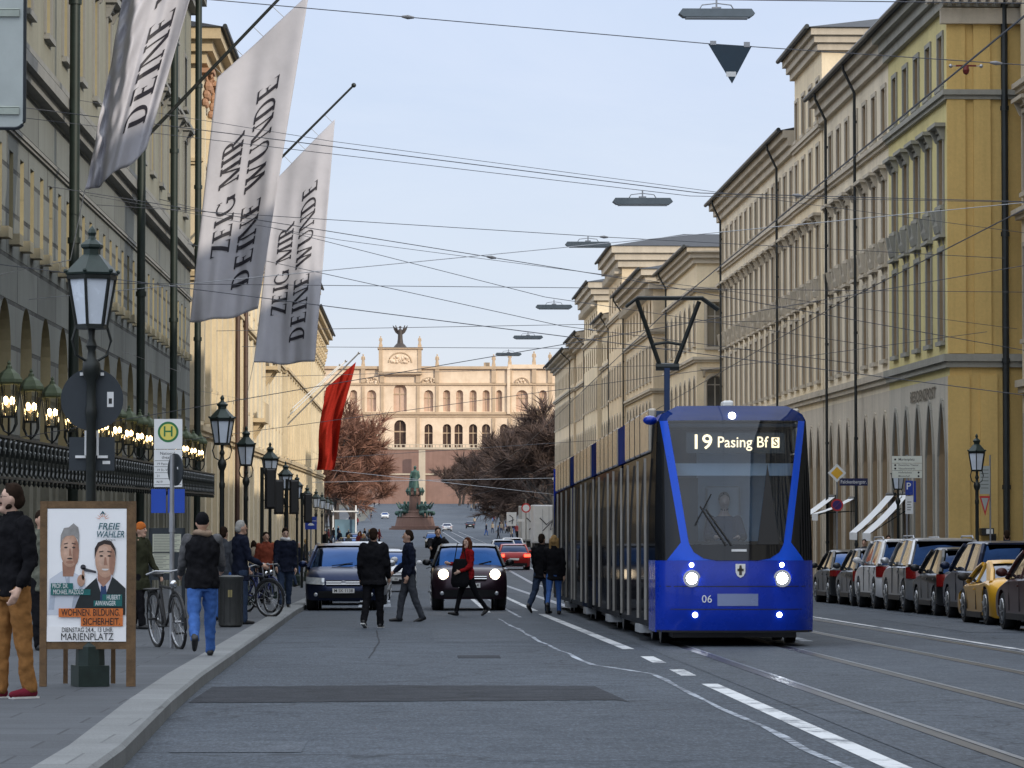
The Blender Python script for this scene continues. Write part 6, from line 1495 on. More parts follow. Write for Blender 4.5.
# big panel cut by the top left corner
p = at(0, 60, 22.5); sgn = thing('traffic_sign', 'pale grey back of a big panel with rounded corners in the top left corner', 'sign', (p.x, p.y, p.z)); S_ = F/22.5
m = MB(); x1 = 24/S_; zb_ = -(128-60)/S_; poly = []
xl_, zt_ = x1-.75, zb_+1.05
for cx, cz, a0 in ((x1-.06, zb_+.06, -pi/2), (x1-.06, zt_-.06, 0), (xl_+.06, zt_-.06, pi/2), (xl_+.06, zb_+.06, pi)):
    for k in range(6): a = a0+pi/2*k/5; poly.append((cx+.06*cos(a), cz+.06*sin(a)))
m.prism(poly, 0, .025, 'xz'); m.build('panel', M('panel_back', (.40, .44, .43), .45, .2, .12, 4), sgn)
m = MB(); m.tube([(x_, .012, z_) for x_, z_ in poly], .016, 6, closed=True); m.build('rim', GREYB, sgn); m = MB()
for dz in (.10, .75): m.box(xl_+.05, x1-.03, -.02, -.001, zb_+dz-.012, zb_+dz+.03); m.tube([(xl_+.05, -.015, zb_+dz+.036), (x1-.03, -.015, zb_+dz+.036)], .007, 6)
m.build('rail', M('panel_rail', (.33, .37, .33), .5, .3, .2, 5), sgn); m = MB(); m.tube([((xl_+x1)/2-.1, -.05, zb_-2.9), ((xl_+x1)/2-.1, -.05, zt_)], .03, 10); m.build('pole', STEEL, sgn)

# ---- election placard
WOOD = M('weathered_wood', (.135, .08, .038), .8, 0, .4, 9, .6, 40); S = F/31.5
pl0 = gp(88, 689, .13); pc = thing('election_placard', 'wooden placard stand with an election poster showing two men', 'placard', (at(88, 689, 31.5).x, 31.5, ground(31.5)+.13))
zz = lambda py: (689-py)/S; xx = lambda px: (px-88)/S
m = MB()
for a, b in ((40, 47), (126, 135)): m.box(xx(a), xx(b), -.03, .03, 0, zz(505)); 
m.build('frame_post', WOOD, pc); m = MB()
for a, b in ((505, 512), (645, 652)): m.box(xx(47)+.001, xx(126)-.001, -.025, .025, zz(b), zz(a))
for px in (60, 108): m.box(xx(px)-.02, xx(px)+.02, .5, .54, 0, .62); m.bar((xx(px), .52, .6), (xx(px), .03, 1.5), .04)
m.build('cross_batten', WOOD, pc); m = MB(); m.box(xx(43), xx(131), .031, .045, zz(652), zz(506)); m.build('backing_board', M('board_brown', (.14, .09, .05), .8, 0, .3, 8), pc)
m = MB(); m.box(xx(47)+.002, xx(126)-.002, -.022, -.018, zz(644.5), zz(512.5)); poster = m.build('poster', M('poster_white', (.93, .94, .96), .4, 0, .03, 4), pc)
PWd, PHt = (126-47)/S-.004, (644.5-512.5)/S; px0, pz0 = xx(47)+.002, zz(644.5)
def pp(u, v, k): return (px0+u*PWd, -.0225-.0012*k, pz0+v*PHt)
def ppoly(m, pts, k): m.poly([pp(u, v, k) for u, v in pts])
def ell(m, cx, cy, rx, ry, k, n=20, a0=0, a1=2*pi): ppoly(m, [(cx+rx*cos(a0+(a1-a0)*i/n), cy+ry*sin(a0+(a1-a0)*i/n)) for i in range(n+(a1-a0 < 6))], k)
def pmat(n, c): return M('print_'+n, c, .4, 0, .22 if max(c) < .68 else .03, 16)
def pb_(name, mat, fn): m = MB(); fn(m); return m.build(name, mat, poster)
SK1, SK2, SK3 = pmat('skin', (.50, .30, .21)), pmat('skin_shade', (.36, .19, .13)), pmat('skin_light', (.60, .40, .30))
pb_('printed_shirt', pmat('shirt', (.62, .66, .74)), lambda m: ppoly(m, [(.0, .20), (.44, .20), (.50, .36), (.47, .47), (.40, .50), (.30, .53), (.18, .53), (.03, .47)], 1))
pb_('printed_shirt_shade', pmat('shirt_shade', (.42, .47, .56)), lambda m: (ppoly(m, [(.30, .20), (.44, .20), (.50, .36), (.42, .42), (.33, .33)], 2), ppoly(m, [(.02, .24), (.09, .24), (.11, .42), (.05, .44)], 2), ppoly(m, [(.21, .52), (.26, .40), (.28, .40), (.29, .52), (.25, .47)], 2)))
pb_('printed_neck', SK2, lambda m: ppoly(m, [(.20, .49), (.33, .49), (.37, .60), (.19, .60)], 3))
pb_('printed_face', SK1, lambda m: ell(m, .285, .685, .118, .125, 4, 24))
for q in range(1, 6): pb_('printed_face_tone', pmat('tone%d' % q, (.50+.03*q, .30+.026*q, .21+.022*q)), lambda m: ell(m, .272-.004*q, .69+.004*q, .118*(1-.15*q), .125*(1-.14*q), 4+.15*q, 20))
pb_('printed_hair', pmat('grey_hair', (.30, .29, .28)), lambda m: (ppoly(m, [(.165, .70), (.17, .80), (.21, .855), (.27, .86), (.33, .89), (.39, .86), (.405, .80), (.40, .70), (.385, .77), (.33, .80), (.24, .795), (.19, .77)], 5)))
pb_('printed_face_shade', SK2, lambda m: (ell(m, .36, .67, .04, .09, 5, 14), ell(m, .285, .598, .05, .012, 5, 12), ppoly(m, [(.28, .70), (.295, .70), (.31, .645), (.275, .645)], 5)))
pb_('printed_eyes', pmat('eye', (.05, .035, .03)), lambda m: (ell(m, .235, .708, .022, .007, 6, 10), ell(m, .335, .708, .022, .007, 6, 10), ppoly(m, [(.21, .73), (.26, .737), (.26, .744), (.21, .737)], 6), ppoly(m, [(.31, .737), (.36, .73), (.36, .737), (.31, .744)], 6), ell(m, .285, .625, .035, .006, 6, 10)))
pb_('printed_suit', pmat('suit', (.012, .018, .02)), lambda m: ppoly(m, [(.32, .20), (.99, .20), (.99, .40), (.90, .45), (.80, .50), (.66, .50), (.55, .44), (.44, .38), (.38, .30)], 7))
pb_('printed_collar', pmat('collar', (.62, .60, .66)), lambda m: ppoly(m, [(.62, .50), (.70, .36), (.80, .50), (.84, .51), (.72, .28), (.66, .30)], 8) if False else ppoly(m, [(.62, .49), (.71, .30), (.83, .50)], 8))
pb_('printed_tie', pmat('tie', (.02, .05, .14)), lambda m: ppoly(m, [(.68, .42), (.745, .42), (.76, .30), (.71, .26), (.67, .30)], 9))
pb_('printed_neck', SK2, lambda m: ppoly(m, [(.64, .46), (.71, .41), (.80, .47), (.82, .56), (.64, .56)], 10))
pb_('printed_face', SK1, lambda m: ell(m, .735, .615, .128, .135, 11, 24))
for q in range(1, 6): pb_('printed_face_tone', pmat('tone%d' % q, (.5, .3, .2)), lambda m: ell(m, .722-.004*q, .62+.004*q, .128*(1-.15*q), .135*(1-.14*q), 11+.15*q, 20))
pb_('printed_hair', pmat('brown_hair', (.035, .022, .018)), lambda m: ppoly(m, [(.60, .62), (.60, .70), (.64, .745), (.72, .765), (.81, .755), (.865, .70), (.872, .62), (.85, .68), (.80, .725), (.72, .735), (.655, .715), (.62, .67)], 12))
pb_('printed_face_light', SK3, lambda m: (ell(m, .71, .69, .06, .03, 12, 14), ell(m, .69, .60, .03, .03, 12, 12)))
pb_('printed_face_shade', SK2, lambda m: (ell(m, .82, .60, .038, .10, 12, 14), ppoly(m, [(.725, .635), (.745, .635), (.76, .575), (.715, .575)], 13)))
pb_('printed_eyes', pmat('eye', (.05, .035, .03)), lambda m: (ell(m, .685, .645, .022, .007, 14, 10), ell(m, .785, .645, .022, .007, 14, 10), ppoly(m, [(.655, .67), (.71, .676), (.71, .684), (.655, .678)], 14), ppoly(m, [(.76, .676), (.815, .67), (.815, .678), (.76, .684)], 14)))
pb_('printed_smile', pmat('teeth', (.75, .72, .7)), lambda m: ell(m, .735, .548, .045, .014, 14, 12, pi, 2*pi))
pb_('printed_hand', SK1, lambda m: (ell(m, .43, .46, .05, .045, 10, 14), ell(m, .455, .50, .018, .04, 10, 10)))
pb_('printed_pen', pmat('pen', (.05, .05, .06)), lambda m: (ppoly(m, [(.44, .555), (.47, .555), (.62, .53), (.62, .515), (.47, .53)], 11), ell(m, .455, .56, .035, .02, 11, 10)))
TEAL = pmat('teal', (.01, .13, .125)); ORG = pmat('orange', (.62, .17, .035)); DTE = pmat('dark_teal', (.015, .10, .13)); BLKT = pmat('black', (.012, .012, .014))
pb_('printed_name_bar', TEAL, lambda m: (ppoly(m, [(.05, .395), (.33, .395), (.33, .44), (.05, .44)], 15), ppoly(m, [(.05, .35), (.55, .35), (.55, .394), (.05, .394)], 15), ppoly(m, [(.70, .31), (.95, .31), (.95, .355), (.70, .355)], 15), ppoly(m, [(.59, .265), (.95, .265), (.95, .309), (.59, .309)], 15)))
pb_('printed_slogan_bar', ORG, lambda m: (ppoly(m, [(.15, .185), (.96, .185), (.96, .25), (.15, .25)], 15), ppoly(m, [(.43, .115), (.96, .115), (.96, .184), (.43, .184)], 15)))
pb_('printed_footer', pmat('footer', (.93, .93, .94)), lambda m: ppoly(m, [(.0, .0), (1, .0), (1, .165), (.42, .165), (.42, .165), (.0, .165)], 8) if False else ppoly(m, [(0, 0), (1, 0), (1, .114), (0, .114)], 8))
def ptext(mat, items):
    m = MB()
    for (txt, u, v, size, wd, bold, sh) in items: put_text(m, txt, pp(u, v, 17), (1, 0, 0), (0, 0, 1), size*PHt, bold, 'CENTER', wd*PWd, sh)
    return m.build('printed_text', mat, poster)
ptext(WHITE, [('PROF. DR.', .17, .417, .05, .20, .006, 0), ('MICHAEL PIAZOLO', .27, .372, .05, .38, .006, 0), ('HUBERT', .84, .332, .05, .17, .006, 0), ('AIWANGER', .74, .287, .05, .26, .006, 0)])
ptext(BLKT, [('WOHNEN. BILDUNG.', .555, .217, .072, .74, .008, 0), ('SICHERHEIT.', .69, .149, .072, .47, .008, 0), ('DIENSTAG 24.4., 13 UHR', .51, .087, .05, .64, .006, 0), ('MARIENPLATZ', .51, .035, .075, .66, 0.0, 0)])
ptext(DTE, [('FREIE', .78, .865, .07, .26, .010, .2), ('WÄHLER', .80, .805, .07, .36, .010, .2)]); ptext(BLKT, [('Bayern', .80, .765, .02, .12, .003, 0)])
def rays(m):
    for k in range(7): a = radians(15+25*k); ppoly(m, [(.70+.035*cos(a-.12), .918+.022*sin(a-.12)), (.70+.035*cos(a+.12), .918+.022*sin(a+.12)), (.70+.10*cos(a), .918+.062*sin(a))], 15)
pb_('printed_sun', ORG, rays); pb_('printed_sun_arc', DTE, lambda m: ppoly(m, [(.66, .95), (.70, .985), (.74, .95), (.70, .965)], 16))

# ---- bus stop flag, pole with the dark disc, notice board, bin
t = thing('bus_stop_sign', 'white stop sign with a green ringed H above a timetable panel', 'stop sign', (X_at(168, 51), 51, ground(51)+.13)); S = F/51
z0 = lambda py: at(168, py, 51).z-t.location.z
m = MB(); m.tube([(.06, .05, 0), (.06, .05, z0(421))], .035, 10); m.build('pole', STEEL, t)
m = MB(); m.box(-.21, .21, -.015, .015, z0(449), z0(419)); o = m.build('stop_plate', WHITE, t); h = MB(); c = (0, -.017, (z0(419)+z0(449))/2+.03)
h.tube([(c[0], c[1]+.001, c[2]), (c[0], c[1], c[2])], .155, 30); g = h.build('green_ring', M('stop_green', (.015, .16, .05), .4, 0, .03), o); h = MB(); h.tube([(c[0], c[1]-.001, c[2]), (c[0], c[1]-.002, c[2])], .122, 30); h.build('yellow_disc', M('stop_yellow', (.70, .60, .12), .4, 0, .03), o)
h = MB(); put_text(h, 'H', (c[0], c[1]-.004, c[2]), (1, 0, 0), (0, 0, 1), .22, .008); h.build('stop_letter', M('stop_green', (0,0,0)), o)
m = MB(); m.box(-.21, .21, -.015, .015, z0(487), z0(449.6)); o = m.build('line_panel', WHITE, t); h = MB()
put_text(h, 'National-', (0, -.0165, z0(453.5)), (1, 0, 0), (0, 0, 1), .065, .001); put_text(h, 'theater', (0, -.0165, z0(457.5)), (1, 0, 0), (0, 0, 1), .065, .001)
for k, tx in enumerate(('19 Pasing', '19 St.-Veit-Str.', '21', 'N19')): put_text(h, tx, (-.17, -.0165, z0(464+6*k)), (1, 0, 0), (0, 0, 1), .05, .001, 'LEFT')
for k in range(5): h.box(-.2, .2, -.0165, -.0155, z0(460.7+6*k)-.003, z0(460.7+6*k)+.003)
h.build('panel_print', BLKT, o); m = MB(); m.box(-.25, -.03, -.03, .03, z0(513), z0(489)); m.box(.0, .25, -.03, .03, z0(513), z0(489)); m.build('blue_case', M('case_blue', (.008, .06, .40), .4, 0, .08), t)
t = thing('sign_pole', 'thin grey pole carrying the dark back of a round sign beside the bicycle', 'sign pole', (X_at(172, 44.2), 44.2, ground(44.2)+.13)); zq = at(172, 455, 44.2).z-t.location.z
m = MB(); m.tube([(0, 0, 0), (0, 0, zq)], .03, 10); m.lathe([(.04, 1.5), (.04, 1.75)], (0, 0, 0), 10); m.build('pole', STEEL, t); a = radians(58); m = MB(); c = Vector((.035, .05, zq-.19)); d = Vector((sin(a), cos(a), 0)); m.tube([c, c+d*.012], .21, 32); m.build('round_plate', GREYB, t); m = MB(); c2 = c+Vector((.06, -.06, .02)); m.cbox(c2-d*.012, .04, .004, .03); m.build('sticker', WHITE, t)
t = thing('notice_board', 'timetable board with two pale papers behind the bicycle', 'notice board', (X_at(167, 58), 58, ground(58)+.13)); z0 = lambda py: at(167, py, 58).z-t.location.z
m = MB(); m.box(-.30, .30, .0, .04, z0(580), z0(528)); m.tube([(-.28, .02, 0), (-.28, .02, z0(528))], .03, 8); m.tube([(.28, .02, 0), (.28, .02, z0(528))], .03, 8); m.build('board', GREYB, t)
for (a, b, y0_, y1_) in ((-.24, .24, 534, 552), (-.24, .06, 553.5, 573)):
    m = MB(); m.box(a, b, -.004, -.001, z0(y1_), z0(y0_)); pp_ = m.build('paper', M('timetable_paper', (.52, .53, .42), .5, 0, .08, 20), t); h = MB()
    for k in range(int((y1_-y0_)/1.6)): z_ = z0(y0_+1.2+k*1.6); h.box(a+.02, b-.02-(.05*((k*7) % 3)), -.0065, -.005, z_-.004, z_+.004)
    h.build('print_line', M('print_grey', (.16, .17, .16), .6, 0, .05), pp_)
t = thing('litter_bin', 'dark round litter bin on the pavement right of the man in the vest', 'bin', (X_at(231, 57), 57, ground(57)+.13)); m = MB(); m.lathe([(.17, 0), (.2, .03), (.2, .78), (.215, .8), (.215, .84), (.12, .86)], (0, 0, 0), 20); m.build('bin_body', M('bin_grey', (.045, .047, .045), .5, .2, .2, 8), t, smooth=True, auto=40); m = MB(); m.box(-.035, .035, -.209, -.202, .5, .62); m.build('bin_sticker', M('bin_yellow', (.25, .21, .09), .5, 0, .1), t); m = MB()
for k in range(12): a = 2*pi*k/12; m.bar((.203*cos(a), .203*sin(a), .08), (.203*cos(a), .203*sin(a), .75), .012)
m.build('slat', BLACKP, t)
# traffic lights seen from behind, blue square sign
def signal(label, px, y, ztop, n=1):
    t = thing('traffic_light', label, 'traffic light', (X_at(px, y), y, ground(y)+.13), .1); m = MB(); m.tube([(0, 0, 0), (0, 0, ztop)], .05, 10); m.build('pole', IRON, t)
    for k in range(n):
        m = MB(); xo = .22 if k == 0 else -.24; m.box(xo-.12, xo+.12, -.1, .1, ztop-1.05, ztop-.05); o = m.build('signal_head', BLACKP, t); bevel(o, .03); m = MB(); m.box(xo-.15, xo+.15, .101, .112, ztop-1.08, ztop-.02); m.build('backboard', BLACKP, o)
        m = MB()
        for q in range(3): m.tube([(xo, .112, ztop-.2-q*.32), (xo, .24, ztop-.22-q*.32)], .12, 12)
        m.build('visor', BLACKP, o)
        m = MB(); m.bar((0, 0, ztop-.3), (xo, 0, ztop-.3), .03); m.bar((0, 0, ztop-.85), (xo, 0, ztop-.85), .03); m.build('bracket', IRON, o)
signal('black traffic light seen from behind beside the third lamp of the left row', 262, 88, 3.45, 1); signal('black traffic light seen from behind farther down the left kerb', 287, 104, 3.5, 2); signal('small traffic light behind the blue square sign', 302, 122, 3.4, 1)
t = thing('blue_sign', 'small square blue sign with a white symbol over the left kerb', 'traffic sign', (X_at(311, 128), 128, ground(128)+.13)); zq = at(311, 523, 128).z-t.location.z; m = MB(); m.tube([(0, .03, 0), (0, .03, zq+.3)], .03, 8); m.build('pole', STEEL, t); m = MB(); m.box(-.22, .22, -.01, .01, zq-.24, zq+.24); o = m.build('plate', M('sign_blue', (.01, .04, .30), .4, 0, .05), t); m = MB(); m.box(-.2, .2, -.013, -.0105, zq+.07, zq+.09); m.lathe([(.001, 0), (.13, .02), (.06, .09), (.001, .1)], (0, -.012, zq-.1), 12, 0, 1, .02); m.build('symbol', WHITE, o)
# far signs
def polesign(name, label, cat, px, py, Y, w, h, mat, z_pole=True, extra=None):
    p = at(px, py, Y); t = thing(name, label, cat, (p.x, Y, ground(Y)+.13)); zc = p.z-t.location.z
    m = MB(); m.tube([(0, .03, 0), (0, .03, zc+h/2)], .035, 8); m.build('pole', STEEL, t); m = MB(); m.box(-w/2, w/2, -.012, .012, zc-h/2, zc+h/2); o = m.build('plate', mat, t)
    return t, o, zc
t, o, zc = polesign('direction_sign', 'white direction sign with black arrows in the far right distance', 'sign', 511.5, 519, 262, .75, 1.05, WHITE); m = MB(); m.tube([(.05, -.015, zc-.4), (.1, -.015, zc+.1), (-.15, -.015, zc+.3)], .035, 5); m.bar((-.2, -.015, zc-.2), (.2, -.015, zc-.05), .05); m.build('arrow', BLKT, o); m = MB(); m.box(.42, 1.0, -.012, .012, zc-.2, zc+.0); m.build('side_plate', WHITE, t)
p = at(526, 508, 230); t = thing('round_sign', 'red rimmed round sign in front of the grey box truck', 'traffic sign', (p.x, 230, ground(230))); zc = p.z-t.location.z; m = MB(); m.tube([(0, .03, 0), (0, .03, zc+.6)], .035, 8); m.build('pole', STEEL, t); m = MB(); m.tube([(0, .01, zc), (0, -.01, zc)], .32, 24); o = m.build('red_rim', M('sign_red', (.5, .03, .03), .4, 0, .05), t); m = MB(); m.tube([(0, -.0105, zc), (0, -.013, zc)], .23, 24); m.build('white_centre', WHITE, o)
t = thing('tram_stop_shelter', 'flat roofed tram shelter with white posts far on the left', 'shelter', (-8.0, 405, ground(405)))
m = MB(); m.box(-1.6, 1.6, -1, 1, 3.5, 3.65); m.build('roof', WHITE, t); m = MB()
for s in (-1, 1): m.box(s*1.35-.08, s*1.35+.08, -.08, .08, 0, 4.3)
m.build('post', WHITE, t); m = MB(); m.box(-1.2, 1.2, .8, .83, .3, 2.6); m.build('glass_wall', pane('shelter_glass', (.12, .2, .26), .1, .3), t)
m = MB(); m.box(-.7, .7, .5, .9, .42, .5); m.build('bench', STEEL, t)

# ---- right-hand signs and awnings
YD = 110; p = at(837, 473, YD); t = thing('priority_sign', 'yellow diamond sign with a white border above a street name plate', 'traffic sign', (p.x, YD, ground(YD)+.13)); zc = p.z-t.location.z; zn = at(837, 505, YD).z-t.location.z; zs_ = at(855, 482, YD).z-t.location.z
m = MB(); m.tube([(0, .03, 0), (0, .03, zc+.25)], .03, 10); m.build('pole', STEEL, t); m = MB(); d = .30; m.prism([(-d, zc), (0, zc-d), (d, zc), (0, zc+d)], -.01, .01, 'xz'); o = m.build('white_border', WHITE, t); m = MB(); d = .20; m.prism([(-d, zc), (0, zc-d), (d, zc), (0, zc+d)], -.014, -.0105, 'xz'); m.build('yellow_field', M('sign_yellow', (.72, .40, .03), .4, 0, .05), o)
m = MB(); m.tube([(0, .0, zn), (0, -.012, zn)], .20, 24); o = m.build('no_stopping_plate', M('sign_red', (0,0,0)), t); m = MB(); m.tube([(0, -.0125, zn), (0, -.015, zn)], .15, 24); o2 = m.build('blue_centre', M('sign_purple_blue', (.04, .015, .13), .4, 0, .05), o); m = MB(); m.bar((-.1, -.018, zn-.1), (.1, -.018, zn+.1), .03, .003); m.build('red_bar', M('sign_red', (0,0,0)), o2)
m = MB(); m.box(.08, 1.0, -.01, .01, zs_-.12, zs_+.12); o = m.build('street_name_plate', M('street_sign_blue', (.01, .015, .07), .4, 0, .05), t); m = MB(); put_text(m, 'Falckenbergstr.', (.54, -.0125, zs_), (1, 0, 0), (0, 0, 1), .16, .003, width=.84); m.build('plate_text', WHITE, o)
YD = 97; p = at(907, 467, YD); t = thing('direction_board', 'white direction board with black lettering above a blue parking sign', 'sign', (p.x, YD, ground(YD)+.13)); zc = p.z-t.location.z; zz = lambda py: at(907, py, YD).z-t.location.z
m = MB(); m.tube([(.0, .04, 0), (.0, .04, zc+.35)], .035, 10); m.build('pole', STEEL, t); o = None
for k, (a, b, lines) in enumerate(((456, 463, ['Marienplatz']), (463.4, 470.3, ['Deutsches Theater', 'Viktualienmarkt']), (470.7, 478, ['Hofbräuhaus', 'Maxtorhof']))):
    m = MB(); m.box(-.43, .43, -.012, .012, zz(b), zz(a)); o = m.build('board', M('board_white', (.66, .68, .60), .4, 0, .05), t); m = MB(); n = len(lines)
    for q, tx in enumerate(lines): z_ = zz(a+(b-a)*(q+.5)/n); put_text(m, tx, (-.25, -.0135, z_), (1, 0, 0), (0, 0, 1), .075 if n > 1 else .10, .0015, 'LEFT'); m.ball((-.34 if k < 2 else .33, -.012, z_), .03, 6, sy=.2)
    m.build('board_text', BLKT, o)
m = MB(); m.box(-.05, .17, -.012, .012, zz(495), zz(480.6)); o = m.build('parking_plate', M('sign_blue', (0,0,0)), t); m = MB(); put_text(m, 'P', (.04, -.0135, zz(486.5)), (1, 0, 0), (0, 0, 1), .28, .01); m.bar((.06, -.014, zz(493)), (.13, -.014, zz(493)), .02, .002); m.build('parking_letter', WHITE, o); m = MB(); m.box(-.05, .17, -.012, .012, zz(514), zz(496)); o = m.build('hours_plate', WHITE, t); m = MB()
for k in range(4): m.box(0, .12-.02*(k % 2), -.0135, -.0125, zz(502+2.6*k)-.012, zz(502+2.6*k)+.012)
m.build('hours_text', M('print_grey', (0,0,0)), o); m = MB(); m.box(.19, .26, .02, .05, zz(502), zz(481)); m.build('side_plate', M('sign_blue', (0,0,0)), t)
YD = 88; p = at(985, 480, YD); t = thing('yield_sign', 'red edged triangle sign below a pale grey info plate beside the right lamp', 'traffic sign', (p.x, YD, ground(YD)+.13)); zz = lambda py: at(985, py, YD).z-t.location.z
m = MB(); m.tube([(.14, .04, 0), (.14, .04, zz(455))], .022, 8); m.build('pole', STEEL, t); m = MB(); m.box(-.14, .13, -.012, .012, zz(494), zz(466)); o = m.build('info_plate', M('info_grey', (.34, .37, .36), .5, 0, .1), t); m = MB()
for k in range(6): m.box(-.11, .09, -.0135, -.0125, zz(470+3.6*k)-.012, zz(470+3.6*k)+.012)
m.build('info_text', M('print_grey', (0,0,0)), o); m = MB(); m.prism([(-.15, zz(496)), (0, zz(516)), (.13, zz(496))], -.012, .012, 'xz'); o = m.build('red_triangle', M('sign_red', (0,0,0)), t); m = MB(); m.prism([(-.10, zz(498)), (-.005, zz(511)), (.085, zz(498))], -.015, -.0125, 'xz'); m.build('white_triangle', M('info_grey', (0,0,0)), o)
YD = 106; p = at(990, 532, YD); t = thing('wall_box', 'dark box with a lit white label on the yellow wall', 'box', (p.x, 106.4, p.z)); m = MB(); m.box(-.2, .2, 0, .45, -.12, .12); o = m.build('housing', BLACKP, t); bevel(o, .02); m = MB(); m.box(-.05, .16, -.004, -.0005, -.06, .09); m.build('label', WHITE, t)
AWN = M('awning_white', (.74, .76, .78), .7, 0, .06, 2); AWB = M('awning_stripe', (.02, .03, .08), .7, 0, .1, 2)
def awning(label, y, w, x_out, z_hi, z_lo, stripe=False):
    t = thing('awning', label, 'awning', (17, y, z_hi), 0, None); X0, X1 = -.06, x_out-17; dz = z_lo-z_hi
    m = MB(); n = 6
    vs = []; fs = []
    for j in range(3):
        for k in range(n+1): f = k/n; vs.append((X0+(X1-X0)*f, w*j/2, dz*f-.06*sin(pi*f)))
    for j in range(2):
        for k in range(n): fs.append((j*(n+1)+k, j*(n+1)+k+1, (j+1)*(n+1)+k+1, (j+1)*(n+1)+k))
    m.add(vs, fs); m.box(X1-.012, X1+.004, 0, w, dz-.26, dz+.0); m.build('cloth', AWN, t)
    m = MB(); m.tube([(X0, 0, 0), (X0, w, 0)], .06, 8); m.bar((X0, .02, -.5), (X1, .02, dz), .03); m.bar((X0, w-.02, -.5), (X1, w-.02, dz), .03); m.build('awning_frame', IRON, t)
za = at(895, 494, 118).z
awning('white awning nearest to the direction board over a shop window', 115.4, 2.0, 15.6, za, za-1.35); awning('second white awning next to the nearest one', 118.9, 2.0, 15.6, za, za-1.35)
awning('white awning behind the no stopping sign', 129.6, 1.8, 15.5, za-.1, za-.7); awning('far white awning beside the tram front', 135.5, 2.6, 15.3, za, za-1.1)
t = thing('parasol', 'folded blue parasol between the far awnings', 'parasol', (15.0, 132.6, ground(132)+.13)); m = MB(); m.tube([(0, 0, 0), (0, 0, 2.8)], .03, 8); m.build('pole', STEEL, t); m = MB(); m.lathe([(.22, 1.0), (.28, 1.3), (.14, 2.4), (.05, 2.75)], (0, 0, 0), 10); m.build('canopy', M('parasol_blue', (.012, .03, .13), .8, 0, .2, 4), t)

# ---- banners with didone lettering
def glyph(ch):
    T, t_, sf = .20, .085, .05      # thick, thin, serif depth
    P = []; q = lambda *pts: P.append(pts)
    def rect(x0, x1, y0, y1): q((x0, y0), (x1, y0), (x1, y1), (x0, y1))
    def stem(x, w, serif=True):
        for k in range(4): rect(x, x+w, k/4, (k+1)/4)
        if serif: rect(x-.09, x+w+.09, 0, t_); rect(x-.09, x+w+.09, 1-t_, 1)
    def diag(x0, y0, x1, y1, w):
        for k in range(4):
            a, b = k/4, (k+1)/4; q((x0+(x1-x0)*a, y0+(y1-y0)*a), (x0+(x1-x0)*a+w, y0+(y1-y0)*a), (x0+(x1-x0)*b+w, y0+(y1-y0)*b), (x0+(x1-x0)*b, y0+(y1-y0)*b))
    def arc(cx, cy, rx, ry, a0, a1, thick, n=10):
        for k in range(n):
            a, b = radians(a0+(a1-a0)*k/n), radians(a0+(a1-a0)*(k+1)/n); ta, tb = t_+(thick-t_)*abs(cos(a))**1.5, t_+(thick-t_)*abs(cos(b))**1.5
            q((cx+rx*cos(a), cy+ry*sin(a)), (cx+rx*cos(b), cy+ry*sin(b)), (cx+(rx-tb)*cos(b), cy+(ry-t_)*sin(b)), (cx+(rx-ta)*cos(a), cy+(ry-t_)*sin(a)))
    if ch == 'I': stem(.1, T); w = .35
    elif ch == 'E': stem(.1, T); rect(.25, .62, 0, t_); rect(.25, .60, 1-t_, 1); rect(.25, .48, .48, .48+t_); q((.62, 0), (.66, 0), (.66, .26), (.60, .05)); q((.60, 1), (.63, 1), (.63, .76), (.57, .95)); rect(.46, .49, .38, .62); w = .74
    elif ch == 'D': stem(.1, T); arc(.30, .5, .52, .5, -90, 90, .17, 14); rect(.2, .32, 0, t_); rect(.2, .32, 1-t_, 1); w = .92
    elif ch == 'N': stem(.12, t_); diag(.14, 1, .70, 0, T) ; stem(.82, t_); w = .98
    elif ch == 'U': 
        for k in range(3): rect(.1, .1+T, .28+.24*k, .28+.24*(k+1)); rect(.74, .74+t_, .28+.24*k, .28+.24*(k+1))
        rect(.0, .34, 1-t_, 1); rect(.66, .88, 1-t_, 1); arc(.445, .30, .345, .31, 180, 270, T, 7); arc(.445, .30, .34, .31, 270, 360, t_, 7); w = .9
    elif ch == 'W': diag(.08, 1, .36, 0, T); diag(.36+.08, 0, .62, .98, t_); diag(.50, 1, .78, 0, T); diag(.86, 0, 1.10, 1, t_); rect(-.02, .32, 1-t_, 1); rect(.42, .74, 1-t_, 1); rect(1.0, 1.24, 1-t_, 1); w = 1.22
    elif ch == 'Z': rect(.06, .66, 1-t_, 1); rect(.02, .68, 0, t_); diag(.04, 0, .50, 1, T+.02); q((.02, 1), (.06, 1), (.10, .95), (.02, .74)); q((.70, 0), (.65, 0), (.62, .05), (.70, .28)); w = .74
    elif ch == 'G': arc(.50, .5, .46, .5, 45, 320, .17, 18); rect(.74, .74+T-.02, .06, .42); rect(.62, .96, .40, .40+t_); q((.80, .72), (.84, .72), (.84, 1), (.80, .9)); w = .98
    elif ch == 'M': stem(.12, t_); diag(.13, 1, .46, 0, T); diag(.56, 0, .92, 1, t_); stem(.90, T); w = 1.18
    elif ch == 'R': stem(.1, T); arc(.34, .74, .34, .26, -90, 90, T, 10); rect(.2, .36, .48, .48+t_); rect(.2, .36, 1-t_, 1); diag(.36, .5, .62, 0, T); rect(.60, .86, 0, t_); w = .84
    else: return [], .42
    return P, w
def banner_text(m, txt, u_c, v0, v1, hgt, fn):
    """letters climb the cloth from v0 to v1 along u = u_c(v); height hgt in u"""
    x = 0; items = []
    for ch in txt:
        g, w = glyph(ch); items.append((g, x)); x += w+.09
    tot = x-.09
    for g, ox in items:
        for poly in g:
            m.poly([fn(u_c+hgt*(.5-py_), v0+(v1-v0)*(ox+px_)/tot) for px_, py_ in poly])
